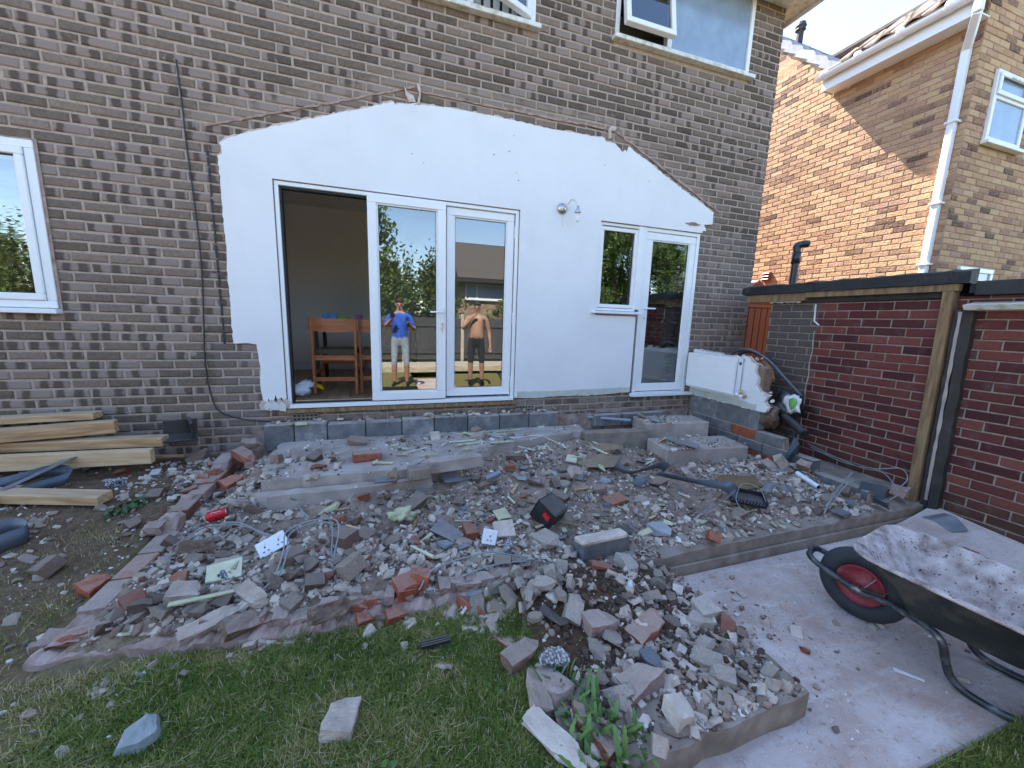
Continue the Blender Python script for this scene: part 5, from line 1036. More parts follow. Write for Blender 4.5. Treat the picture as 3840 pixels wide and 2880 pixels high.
# hopper box
p = snap(.10, 1185, 1118, .03); hb_ = thing('hopper_box', 'open black plastic box with a torn red edge in the rubble', 'box', p)
b = MB(); W, D, Hh, t_ = .16, .15, .15, .006; Rm = Matrix.Translation(p+Vector((0, 0, .045))) @ Matrix.Rotation(.55, 4, 'Z') @ Matrix.Rotation(.5, 4, 'X')
for s_, c_ in (((W, t_, Hh), (0, -D/2, 0)), ((W, t_, Hh), (0, D/2, 0)), ((t_, D-.013, Hh), (-W/2+.003, 0, 0)), ((t_, D-.013, Hh), (W/2-.003, 0, 0)), ((W-.013, D-.013, t_), (0, 0, Hh/2-.003))): b.obox(c_, s_)
b.v = [tuple(Rm @ Vector(v)) for v in b.v]; b.build('shell', M['blackplastic'], hb_)
b = MB(); b.obox((-W/2-.008, -.03, .03), (.014, .05, .03), (.2, .2, .1)); b.v = [tuple(Rm @ Vector(v)) for v in b.v]; b.build('red_edge', M['canred'], hb_)
# ribbed tray
p = snap(.12, 1612, 1078, .03); b = MB(); b.obox((0, 0, 0), (.25, .13, .02), (0, 0, 0))
for k in range(11): b.obox((-.11+k*.022, -.068, .022), (.008, .006, .04))
b.obox((0, .064, .02), (.25, .006, .05)); b.obox((-.124, 0, .02), (.006, .12, .05)); b.obox((.124, 0, .02), (.006, .12, .05))
o = b.build('ribbed_tray', M['blackplastic'], bev=.001); o.location = p; o.rotation_euler = (.25, .1, -.55); tag(o, 'black ribbed plastic tray tipped in the right rubble', 'tray')
# pipes
def pipe(lab, a, c, r, mat, hollow=True):
    a, c = Vector(a), Vector(c); b = MB(); b.tube([a, c], r, 14); o = b.build('plastic_pipe', M[mat], smooth=False); bump_soft(o)
    if hollow: d = (c-a).normalized(); h = MB(); h.tube([c+d*.0008, c+d*.0018], r*.8, 14); h.build('bore', M['rubber'], o)
    return tag(o, lab, 'pipe')
pipe('grey plastic pipe lying on the slab below the kitchen window', at('z', .32, 1245, 899), at('z', .32, 1362, 908), .018, 'greypvc')
pipe('short grey pipe stub in the middle of the rubble', snap(.15, 1050, 1034, .03), snap(.19, 1080, 1020, .05), .019, 'greypvc'); pipe('white pipe offcut lying in the right rubble', snap(.15, 1722, 1022, .03), snap(.12, 1768, 1052, .03), .02, 'socket')
pipe('black drain pipe poking out beside the garage wall', at('x', 6.6, 1695, 900), at('x', 6.45, 1738, 938), .04, 'blackplastic')
# sockets
def sockt(lab, vx, vy, z, rot, double=True):
    p = snap(z, vx, vy, .04); t = thing('wall_socket', lab, 'socket', p); Rm = Matrix.Translation(p) @ __import__('mathutils').Euler(rot).to_matrix().to_4x4()
    w_ = .146 if double else .086
    def bx(s_, c_, nm, mat, bv=.002):
        b = MB(); b.obox(c_, s_); b.v = [tuple(Rm @ Vector(v)) for v in b.v]; b.build(nm, M[mat], t, bev=bv)
    bx((w_, .01, .086), (0, 0, 0), 'faceplate', 'socket', .003); bx((w_-.012, .03, .076), (0, .028, .0), 'back_box', 'socket')
    for sx in ((-.035, .035) if double else (0,)):
        bx((.012, .003, .018), (sx+.005, -.0066, .025), 'switch', 'socket', .001)
        for dx_, dz_, s_ in ((0, .005, (.006, .002, .009)), (-.011, -.018, (.009, .002, .005)), (.011, -.018, (.009, .002, .005))): bx(s_, (sx+dx_, -.0062, dz_), 'pin_slot', 'rubber', 0)
sockt('white double wall socket lying on the rubble with grey cables', 588, 1176, .15, (-.7, -.35, .3)); sockt('white single socket standing in the rubble before the paving fragment', 1058, 1160, .13, (-.35, .25, -.15), False)
# drinks can
a, c = snap(.125, 447, 1118, .035), snap(.125, 486, 1106, .035); d = (c-a).normalized(); L = .115; t = thing('drinks_can', 'crushed red drinks can lying inside the left footing', 'can', a)
b = MB(); n = 10; prof = [(.022, 0), (.031, .008)]+[(.031+.0025*math.sin(i*2.1), .008+i*(L-.016)/n) for i in range(1, n)]+[(.031, L-.01), (.025, L)]
b.lathe(prof, a, d, 18); b.build('body', M['canred'], t, smooth=True); b = MB(); b.lathe([(.0, -.001), (.022, -.002), (.024, .001)], a, d, 18); b.build('base', M['steel'], t)
b = MB(); b.lathe([(.025, L), (.022, L+.003), (0, L+.001)], a, d, 18); b.build('lid', M['steel'], t); b = MB(); b.ribbon([a+d*(.03+.008*i)+Vector((0, -.02, .0245+.002*math.sin(i*.9))) for i in range(8)], (.0, -.004, .008), .0012); b.build('white_swirl', M['socket'], t)
# cables
def cable(lab, pts, r=.0042, mat='cable'):
    q = [snap(p_[2], p_[0], p_[1], .012) for p_ in pts]; b = MB(); b.tube(curve_pts(q, 8), r, 6); return tag(b.build('cable', M[mat], smooth=True), lab, 'cable')
cable('outer grey cable looping up from the double socket', [(545, 1292, .10), (590, 1250, .13), (612, 1190, .20), (618, 1150, .27), (660, 1128, .30), (700, 1121, .30), (726, 1124, .29), (732, 1150, .24), (722, 1200, .14), (724, 1250, .09)])
cable('inner grey cable looping beside the outer loop', [(552, 1285, .10), (600, 1245, .13), (620, 1195, .19), (625, 1155, .25), (665, 1133, .28), (705, 1128, .28), (718, 1140, .25), (716, 1200, .13), (718, 1248, .09)])
cable('grey cable trailing along the rubble toward the red can', [(600, 1165, .16), (570, 1155, .15), (540, 1140, .15), (500, 1132, .14), (455, 1136, .12), (420, 1150, .13), (375, 1180, .11)]); cable('second grey cable running from the socket to the left', [(598, 1160, .17), (560, 1148, .17), (520, 1130, .16), (480, 1128, .15)])
cable('grey cable stretched along the front rubble to the single socket', [(905, 1275, .09), (930, 1235, .13), (980, 1212, .13), (1030, 1198, .13), (1060, 1192, .13), (1100, 1198, .10), (1140, 1204, .08)]); cable('thin grey cable below the stretched one in the front rubble', [(1000, 1245, .09), (1040, 1228, .09), (1090, 1216, .09), (1140, 1212, .07)])
cable('grey cable arching in the right corner beside the garage', [(1745, 958, .24), (1800, 985, .20), (1860, 1010, .20), (1905, 1020, .24), (1930, 1045, .22), (1938, 1068, .14), (1920, 1080, .09)]); cable('looped grey cable over the right block footing', [(1750, 965, .22), (1820, 998, .18), (1890, 1012, .28), (1945, 1012, .32), (1960, 1035, .24), (1935, 1060, .15)])
cable('thin dark wire loop standing off the garage wall', [(1850, 965, .22), (1890, 955, .35), (1930, 975, .38), (1955, 1010, .30), (1960, 1040, .2)], .002, 'blackcable'); cable('pale forked conduit end rising from the right rubble', [(1780, 1110, .06), (1795, 1080, .12), (1820, 1045, .17), (1842, 1020, .24)], .006); cable('second pale conduit fork in the right rubble', [(1790, 1100, .07), (1815, 1062, .14), (1840, 1040, .19), (1865, 1038, .18)], .006)
cable('thin grey cable lying over the black tray', [(1600, 1100, .13), (1590, 1075, .19), (1605, 1045, .22), (1640, 1055, .20), (1655, 1085, .13)], .003); cable('pale twisted cable on the rubble right of the can', [(668, 1120, .12), (650, 1100, .15), (640, 1082, .15), (625, 1075, .14)], .005)
cable('white thin cable curling on the slab below the pipe', [(1010, 930, .27), (1100, 945, .25), (1160, 940, .26), (1190, 950, .25), (1225, 968, .23)], .003, 'socket')
# conduit arc, wool, sack, bag by the wall stub
b = MB(); b.tube(curve_pts([(6.62, -.30, .98), (6.60, -.45, 1.12), (6.60, -.62, 1.17), (6.62, -.85, 1.08), (6.66, -1.05, .90), (6.72, -1.2, .74)], 8), .014, 8); tag(b.build('conduit', M['membrane'], smooth=True), 'grey plastic conduit arching behind the radiator', 'conduit')
b = MB(); b.tube(curve_pts([(6.65, -.32, .96), (6.63, -.47, 1.09), (6.63, -.64, 1.14), (6.66, -.87, 1.05), (6.70, -1.07, .87), (6.75, -1.2, .72)], 8), .011, 8); tag(b.build('conduit', M['blackplastic'], smooth=True), 'second darker conduit beside the arching grey one', 'conduit')
def lump(name, lab, cat, c, s, mat, seed, amp=.35, n=3):
    b = bmesh.new(); bmesh.ops.create_icosphere(b, subdivisions=n, radius=1)
    for v in b.verts:
        k = 1+amp*mnoise.fractal(v.co*1.6+Vector((seed, 0, 0)), 1.0, 2.0, 4)+.12*mnoise.ridged_multi_fractal(v.co*3+Vector((seed, 2, 0)), 1, 2, 3, 1, 2)-.12
        v.co = Vector((v.co.x*k*s[0], v.co.y*k*s[1], v.co.z*k*s[2]))
    m = bpy.data.meshes.new(name); b.to_mesh(m); b.free(); m.materials.append(M[mat]); m.shade_smooth(); o = bpy.data.objects.new(name, m); C.objects.link(o); o.location = c; return tag(o, lab, cat)
lump('insulation_tuft', 'brown insulation wool spilling over the wall stub', 'insulation', (6.56, -.86, .93), (.09, .13, .10), 'wool', 3, .6); lump('rubble_sack', 'crumpled black sack stuffed behind the wall stub', 'sack', (6.68, -1.10, .62), (.11, .15, .15), 'blackplastic', 9, .5)
lump('rubble_fill', 'torn brown block end under the plaster stub', 'rubble', (6.52, -1.05, .50), (.09, .09, .12), 'brown', 12, .4)
bg_ = lump('plastic_bag', 'white plastic bag with green print caught on the black sack', 'bag', at('x', 6.58, 1712, 872), (.03, .07, .10), 'bag', 17, .7)
m_ = lump('x', None, None, (0, 0, 0), (.012, .04, .055), 'baggreen', 21, .4, 2); m_.name = 'green_print'; m_.parent = bg_; m_.location = (-.024, -.018, .01)
# sand patches
def heap(lab, vx, vy, z, r, h, col, seed):
    p = snap(z, vx, vy, .0); z = p.z; b = MB(); P = [(p.x, p.y, z+h)]; F = []; nr, na = 6, 20
    for i in range(1, nr+1):
        for j in range(na):
            t = i/nr; a = 2*math.pi*j/na; q = r*t*(1+.25*fb(math.cos(a), math.sin(a), 1.5, seed)); x, y = p.x+q*math.cos(a), p.y+q*.7*math.sin(a)
            P.append((x, y, max(z-.05, z+h*(1-t)**1.2+.3*h*fb(x, y, 9, seed)*(1-t))))
    F += [(0, 1+j, 1+(j+1) % na) for j in range(na)]; F += [(1+(i-1)*na+j, 1+i*na+j, 1+i*na+(j+1) % na, 1+(i-1)*na+(j+1) % na) for i in range(1, nr) for j in range(na)]
    b.add(P, F); return tag(b.build('sand_heap', M[col], smooth=True), lab, 'sand')
M['sand'] = mk('yellow_brown_sand', [(0.2, (.20, .14, .085)), (0.8, (.34, .25, .165))], 14, .97, .7, 60, .008); M['clay'] = mk('wet_brown_clay', [(0.2, (.13, .08, .035)), (0.8, (.23, .15, .075))], 10, .9, .6, 50, .008)
heap('low sandy heap in the middle of the rubble', 1300, 995, .16, .24, .07, 'sand', 1); heap('small sand smear behind the low sandy heap', 1305, 965, .2, .18, .04, 'sand', 4); heap('wet brown clay patch before the lower step', 1600, 1040, .12, .20, .03, 'clay', 2); heap('cement lump with upright grit on the slab by the grey pipe', 1150, 905, .25, .07, .07, 'pink', 3)
lump('clod', 'round earth clod on the slab lip', 'clod', snap(.19, 851, 1028, .03), (.035, .035, .045), 'sand', 31, .5); lump('foam_lump', 'frayed cream foam lump on the rubble right of the can', 'foam', snap(.13, 868, 1112, .03), (.06, .05, .04), 'yellow', 33, .9)
# splinters
sg = 'pale yellow splinters on the slab'
for k, (vx, vy, L, rz, ry) in enumerate([(1060, 927, .46, -.08, .02), (1010, 920, .40, -.05, .03), (1030, 942, .30, -.75, .1), (1020, 958, .28, .15, .02), (1000, 952, .25, .1, 0), (1060, 938, .38, -.1, .03), (1100, 930, .30, .1, .02), (1085, 955, .22, .2, .05), (1020, 935, .34, .05, 0)]):
    p = snap(.262, vx, vy, .012); b = MB(); b.obox((0, 0, 0), (L, random.uniform(.012, .03), .008), (0, ry, rz), .003); o = b.build('splinter', M['yellow']); o.location = p; tag(o, 'thin pale yellow batten splinter in the cluster on the slab', 'splinter', sg)
for k, (vx, vy, z, L, w_, rz, rx, lab) in enumerate([(455, 1287, .13, .30, .02, .28, .1, 'pale timber batten lying across the front left rubble'), (485, 1232, .14, .14, .10, .3, .4, 'pale green triangular board by the double socket'), (1300, 1010, .2, .12, .05, 1.2, .4, 'pale board scrap near the sand heap'), (1395, 1150, .12, .12, .03, .4, .3, 'pale green board edge right of the kerb block'), (630, 940, .27, .05, .12, .2, 1.0, 'torn white strip standing at the block row'), (650, 915, .45, .09, .04, .3, .3, 'cream plaster scrap on the block row'), (1085, 1110, .16, .10, .08, .4, .5, 'cream stone wedge left of the black box')]):
    p = snap(z, vx, vy, .02); b = MB(); b.obox((0, 0, 0), (L, w_, .012), (rx, .1, rz), .006); o = b.build('board_scrap', M['yellow' if k != 4 else 'white'], bev=.002); o.location = p; tag(o, lab, 'scrap')
# lead sheet and tile shards by the garage
p = at('z', -.03, 2055, 1150); b = MB(); b.ribbon(curve_pts([at('z', .02, 2015, 1112), at('z', 0, 2040, 1122), at('z', -.04, 2065, 1150)], 5), (.10, -.08, .06), .004); tag(b.build('lead_offcut', M['lead']), 'grey lead sheet offcut at the foot of the garage wall', 'lead')
for k, (vx, vy, s) in enumerate([(2105, 1232, .13), (2150, 1245, .12), (2060, 1205, .07)]):
    me = chunk_mesh('tile_shard', M['pinkbrick'], 'flake', 140+k, (s, s*.5, .015)); lay(me, vx, vy, -.06, (.1, .1, -.4+k), (1, 1, 1), 'tile_shard', ['reddish tile shard on the dust behind the barrow', 'curved reddish tile shard nearest the garage wall', 'small reddish shard on the dust by the footing end'][k], 'shard')
# ---------------- wheelbarrow ----------------
WC = Vector((5.07, -2.775, PZ+.19)); th = R_(-79); D = Vector((math.cos(th), math.sin(th), 0)); N = Vector((-D.y, D.x, 0))
wb = thing('wheelbarrow', 'dirty black wheelbarrow with red wheel on the pink path', 'wheelbarrow', (WC.x, WC.y, PZ))
def wp_(a, n_, z): return Vector((WC.x, WC.y, PZ))+D*a+N*n_+Vector((0, 0, z))
b = MB(); prof = []
for i in range(13): a = 2*math.pi*i/12; prof.append((.145+.046*math.cos(a), .045*math.sin(a)))
b.lathe(prof, WC, N, 40); wt = b.build('tyre', M['tyre'], wb, smooth=True)
b = MB(); b.lathe([(.0, -.034), (.026, -.036), (.05, -.020), (.085, -.022), (.102, -.034), (.107, -.03), (.107, .03), (.102, .034), (.085, .022), (.05, .020), (.026, .036), (0, .034)], WC, N, 32); rimo = b.build('rim', M['rim'], wb, smooth=True)
b = MB(); b.tube([WC-N*.085, WC+N*.085], .009, 8); b.build('axle', M['steel'], wb); b = MB(); b.tube([WC-N*.045+D*.02, WC-N*.035+D*.06+Vector((0, 0, .075))], .003, 5); b.build('valve_stem', M['cable'], rimo)
for s in (-1, 1):
    c = [wp_(-.235, s*.02, .255), wp_(-.225, s*.06, .245), wp_(-.16, s*.083, .225), wp_(0, s*.085, .19), wp_(.14, s*.10, .205), wp_(.27, s*.15, .215), wp_(.33, s*.165, .19), wp_(.36, s*.168, .10), wp_(.385, s*.168, .045), wp_(.44, s*.168, .018), wp_(.54, s*.17, .018), wp_(.60, s*.172, .05), wp_(.65, s*.18, .16), wp_(.75, s*.2, .26), wp_(1.0, s*.24, .34), wp_(1.32, s*.27, .40)]
    b = MB(); b.tube(curve_pts(c, 6), .0155, 10); b.build('frame_tube', M['chrome'], wb, smooth=True)
    b = MB(); b.tube([wp_(1.2, s*.262, .375), wp_(1.34, s*.272, .405)], .019, 10); b.build('grip', M['rubber'], wb, smooth=True)
b = MB(); b.tube(curve_pts([wp_(-.235, .02, .255), wp_(-.243, 0, .258), wp_(-.235, -.02, .255)], 4), .0155, 10); b.build('front_loop', M['chrome'], wb, smooth=True)
# tray: tub with rolled rim and shell thickness
def ringp(a0, a1, hw, z, r=.07, za=0.0):
    P_ = []; cs = [(a0, -hw), (a1, -hw), (a1, hw), (a0, hw)]
    for i, (ca, cn) in enumerate(cs):
        sa = 1 if i in (0, 3) else -1; sn = 1 if i < 2 else -1; cx, cy_ = ca+sa*r, cn+sn*r; st_ = {0: math.pi, 1: 1.5*math.pi, 2: 0, 3: .5*math.pi}[i]
        for k in range(6):
            an = st_+k/5*math.pi/2; x_ = cx+r*math.cos(an); P_.append(wp_(x_, cy_+r*math.sin(an), z+za*(a1-x_)/(a1-a0)))
    return P_
def loft(rings, name, mat, cap=True):
    b = MB(); n = len(rings[0]); V_ = [p_ for r in rings for p_ in r]; F_ = [(i*n+j, i*n+(j+1) % n, (i+1)*n+(j+1) % n, (i+1)*n+j) for i in range(len(rings)-1) for j in range(n)]
    if cap: F_.append(tuple(range(n)))
    b.add(V_, F_); o = b.build(name, M[mat], wb, fixn=True); bump_soft(o, R_(50)); return o
loft([ringp(.20, .58, .15, .225, .06), ringp(.16, .66, .18, .29, .08), ringp(.015, .82, .27, .415, .12, .05), ringp(0, .835, .285, .415, .12, .05), ringp(0, .835, .285, .428, .12, .05)], 'tray', 'barrow')
loft([ringp(.21, .57, .142, .235, .06), ringp(.17, .65, .172, .30, .08), ringp(.025, .81, .262, .427, .12, .05), ringp(.001, .834, .284, .4285, .12, .05)], 'tray_lining', 'barrowin')
rim_ = ringp(-.004, .839, .289, .4235, .12, .05); b = MB(); b.tube(rim_+[rim_[0]], .008, 6); b.build('rolled_rim', M['barrowin'], wb, smooth=True)
for s in (-1, 1): b = MB(); b.ribbon([wp_(.02, s*.10, .21), wp_(.12, s*.13, .25), wp_(.17, s*.155, .33)], N*.025, .004); b.build('bracket', M['barrow'], wb)
b = MB(); b.obox(at('z', PZ+.006, 1963, 1458), (.014, .10, .006), (0, 0, .62), .002); tag(b.build('white_chip', M['white']), 'thin white plaster strip on the path before the barrow', 'strip')
# ---------------- scattered rubble ----------------
def blob(x, y, cx, cy, rx, ry): return math.exp(-((x-cx)/rx)**2-((y-cy)/ry)**2)
def dens(x, y):
    ins = 1.48 < x < 6.36 and (-2.1 if x < 3.6 else -2.18) < y < -.2
    d = 0
    if ins:
        d = .22+.9*blob(x, y, 2.4, -1.85, 1.0, .35)+.7*blob(x, y, 1.7, -1.5, .35, .8)+1.0*blob(x, y, 6.1, -1.55, .45, .5)+.6*blob(x, y, 4.8, -2.02, 1.6, .2)+.3*blob(x, y, 3.6, -1.3, 1.2, .4)+.4*blob(x, y, 3.6, -.65, .6, .25)
        if 1.8 < x < 4.7 and y > -1.08+.42*max(0, x-2.9): d *= .25
        if 5.2 < x < 6.3 and y > -1.1: d *= .18
    elif 3.2 < x < 4.22 and -3.08 < y <= -2.1: d = .6
    elif 2.95 < x <= 3.3 and -2.45 < y < -2.15: d = 1.5
    elif .75 < x < 1.33 and -1.0 < y < -.15: d = .9*blob(x, y, 1.2, -.45, .3, .45)
    elif x > 4.25 and -3.3 < y < -2.23 and x < 6.8: d = .016+.12*blob(x, y, 4.3, -2.7, .25, .5)
    elif y < -2.2 and x < 3.3: d = .010+.16*blob(x, y, 2.2, -2.27, 1.5, .09)
    elif x < 1.33: d = .09
    return d
def midk(x, y): return 1-.72*sst(2.7, 3.1, x)*(1-sst(5.1, 5.5, x))*sst(-1.9, -1.75, y)
def clump(x, y): return sst(-.35, .45, fb(x, y, 1.7, 41)+.6*fb(x, y, 5, 43))
def sample(n, x0=-.2, x1=6.8, y0=-3.4, y1=-.15, f=dens, mx=1.6):
    o_ = []
    while len(o_) < n:
        x, y = random.uniform(x0, x1), random.uniform(y0, y1)
        if random.random()*mx < f(x, y)*(.25+1.1*clump(x, y)): o_.append((x, y))
    return o_
def zone(x, y):
    if 3.0 < x < 4.25 and y < -2.16: return 'pad'
    if x > 5.2 and y > -2.16: return 'right'
    if x < 1.33: return 'soil'
    if y < -2.16: return 'lawn' if x < 3.3 else 'path'
    return 'left' if x < 2.9 else 'mid'
ZT = {'pad': 'on the step pad between lawn and path', 'right': 'in the right corner by the block footing', 'soil': 'on the soil left of the brick footing', 'lawn': 'scattered on the lawn', 'path': 'scattered on the pink path', 'left': 'in the left half of the rubble field', 'mid': 'in the middle of the rubble field'}
KN = {'pink': ('mortar_chunk', 'pale pink mortar chunk', 'mortar'), 'brown': ('brick_fragment', 'brown broken brick fragment', 'brick fragment'), 'orange': ('brick_fragment', 'bright orange brick fragment', 'brick fragment'), 'white': ('plaster_chip', 'white plaster chip', 'plaster chip'), 'grey': ('block_fragment', 'grey concrete block fragment', 'block fragment'), 'yellow': ('foam_scrap', 'pale yellow foam scrap', 'foam scrap')}
def kindat(x, y):
    z = zone(x, y); r = random.random()
    if z == 'pad': return 'pink' if r < .72 else 'brown' if r < .82 else 'grey' if r < .88 else 'orange' if r < .93 else 'white'
    if z == 'right': return 'pink' if r < .66 else 'brown' if r < .82 else 'grey' if r < .92 else 'white'
    if z == 'soil': return 'brown' if r < .42 else 'pink' if r < .80 else 'orange' if r < .87 else 'white'
    if z in ('lawn', 'path'): return 'pink' if r < .5 else 'white' if r < .85 else 'orange' if r < .93 else 'brown'
    if z == 'left': return 'brown' if r < .42 else 'pink' if r < .76 else 'orange' if r < .84 else 'grey' if r < .91 else 'white' if r < .96 else 'yellow'
    return 'pink' if r < .42 else 'brown' if r < .68 else 'grey' if r < .78 else 'white' if r < .86 else 'orange' if r < .91 else 'yellow'
var = {k: [chunk_mesh(KN[k][0], M[k], kd, 200+i*7+hash(k) % 1000 if False else 200+i*7+len(k)*50, (1, 1, 1)) for i, kd in enumerate(['brick', 'flake', 'brick', 'flake', 'hull', 'brick', 'flake', 'brick'])] for k in KN}
cnt = {}; PLACED = []
for (x, y) in sample(1250):
    k = kindat(x, y); zn = zone(x, y)
    if cnt.get((KN[k][0], 1), 0) >= (262 if k == 'pink' else 295): continue
    if any((x-a)**2+(y-b)**2 < (.5*r)**2 for a, b, r in PLACED): continue
    L = min(.18, .04+random.expovariate(1/.036)) if zn not in ('lawn', 'path') else random.uniform(.02, .055)
    if k == 'white': L *= .6
    if k == 'yellow': L *= .9
    if zn == 'pad': L = min(.14, L*1.35)
    i = random.randrange(8); me = var[k][i]; W_ = L*random.uniform(.5, .85); T_ = L*(random.uniform(.13, .26) if i in (1, 3, 6) else random.uniform(.22, .5))
    if k in ('white', 'yellow'): T_ = L*.16
    if k == 'brown' and i in (0, 2, 5): W_, T_ = min(.1, L*.7), min(.065, L*.5)
    tl_s = .16 if zn == 'mid' else .36
    if zn == 'mid': T_ *= .75
    o = put(KN[k][0], me, (x, y, topz(x, y)+T_*random.uniform(.3, .75)), (random.gauss(0, tl_s), random.gauss(0, tl_s), random.random()*6.28), (L, W_, T_))
    tag(o, KN[k][1]+' '+ZT[zn], KN[k][2], KN[k][1]+'s '+ZT[zn]); cnt[(KN[k][0], 1)] = cnt.get((KN[k][0], 1), 0)+1; PLACED.append((x, y, L))
for q in range(95):
    x, y = random.uniform(2.3, 5.6), random.uniform(-1.95, -.5); L = random.uniform(.05, .22); mt = random.choice(['yellow', 'yellow', 'timber', 'oldtimber', 'pink'])
    b = MB(); b.obox((0, 0, 0), (L, random.uniform(.008, .022), random.uniform(.004, .012)), (random.gauss(0, .2), random.gauss(0, .1), random.gauss(0, 1.0)), .002); o = b.build('splinter', M[mt], fixn=False); o.location = (x, y, topz(x, y)+.018); tag(o, 'thin wood or board splinter lying in the middle of the rubble field', 'splinter', 'splinters in the rubble field')
for q in range(30):
    x, y = random.uniform(2.6, 6.1), random.uniform(-1.95, -.8); me = chunk_mesh('plastic_scrap', M['membrane' if q % 3 else 'blackplastic'], 'flake', 600+q, (random.uniform(.05, .17), random.uniform(.03, .09), .004)); o = put('plastic_scrap', me, (x, y, topz(x, y)+.022), (random.gauss(0, .2), random.gauss(0, .2), random.random()*6)); tag(o, 'small torn scrap of dark plastic trodden into the rubble', 'plastic', 'dark plastic scraps in the rubble')
for q in range(34):
    p = at('z', .05, random.gauss(1160, 42), random.gauss(1290, 30)); L = random.uniform(.05, .12); i = random.randrange(8)
    o = put('mortar_chunk', var['pink'][i], (p.x, p.y, Hg(p.x, p.y)+.02+.03*random.random()), (random.gauss(0, .5), random.gauss(0, .5), random.random()*6.28), (L, L*.65, L*.35)); tag(o, 'pale pink mortar chunk in the spill beside the lawn corner', 'mortar', 'pale mortar chunks spilled at the lawn corner')
# medium and fine rubble as one mass each
def scatter(name, n, smin, smax, mat, f, label, cat, flat=.55, seeds=range(300, 312), kind='hull', mx=1.6, area=(-.2, 6.8, -3.4, -.15), exp=2.2):
    T = []
    for s in seeds:
        me = chunk_mesh('t', mat, kind, s); me.calc_loop_triangles(); T.append((np.array([v.co[:] for v in me.vertices]), np.array([t.vertices[:] for t in me.loop_triangles]))); bpy.data.meshes.remove(me)
    VV, FF, RR = [], [], []; base = 0
    for (x, y) in sample(n, area[0], area[1], area[2], area[3], f, mx):
        P, F_ = T[random.randrange(len(T))]; s = smin+(smax-smin)*random.random()**exp
        a, b_, c = random.random()*6.28, random.gauss(0, .5), random.gauss(0, .5)
        Rm = np.array(__import__('mathutils').Euler((b_, c, a)).to_matrix()); q = (P*[s, s*random.uniform(.55, 1), s*flat*random.uniform(.5, 1)]) @ Rm.T
        VV.append(q+[x, y, topz(x, y)+s*.12]); FF.append(F_+base); RR.append(np.full(len(P), random.random())); base += len(P)
    o = raw_mesh(name, np.concatenate(VV), np.concatenate(FF), mat, rnd=np.concatenate(RR)); return tag(o, label, cat, kind='stuff')
fd = lambda x, y: (dens(x, y)+.18) if (1.4 < x < 6.4 and -2.15 < y < -.1) else dens(x, y)*.9
scatter('fine_rubble', 15000, .005, .032, M['gravel'], fd, 'fine broken rubble and grit covering the old floor area', 'rubble', .7, range(300, 312), 'flake', exp=3)
scatter('brick_shards', 3000, .015, .07, M['brown'], lambda x, y: dens(x, y)*midk(x, y), 'small brown brick shards strewn through the rubble', 'shards', .4, range(320, 332), 'flake')
scatter('mortar_shards', 4200, .015, .07, M['pink'], lambda x, y: dens(x, y)*midk(x, y), 'small pale mortar shards strewn through the rubble', 'shards', .45, range(340, 352), 'brick')
wd = lambda x, y: dens(x, y)*.6+.12
scatter('white_chips', 1500, .005, .022, M['white'], wd, 'tiny white plaster chips sprinkled over rubble and lawn', 'chips', .5, range(360, 366), 'flake')
sd = lambda x, y: 1.0*blob(x, y, 3.75, -2.5, .45, .35)*(3.15 < x < 4.25)*(y < -2.1)
scatter('soil_clods', 2200, .008, .05, M['soil'], sd, 'dark crumbly soil clods on the step pad', 'soil', .8, range(370, 380), 'hull', 1.0, (3.1, 4.3, -3.1, -2.1))
pd_ = lambda x, y: .25+1.2*blob(x, y, 4.35, -2.75, .25, .6)+.8*blob(x, y, 6.7, -2.6, .2, .6)
scatter('path_grit', 2200, .003, .016, M['pink'], pd_, 'fine grit and dust lying on the pink path', 'grit', .5, range(382, 388), 'flake', 1.4, (3.36, 6.85, -3.5, -2.24))
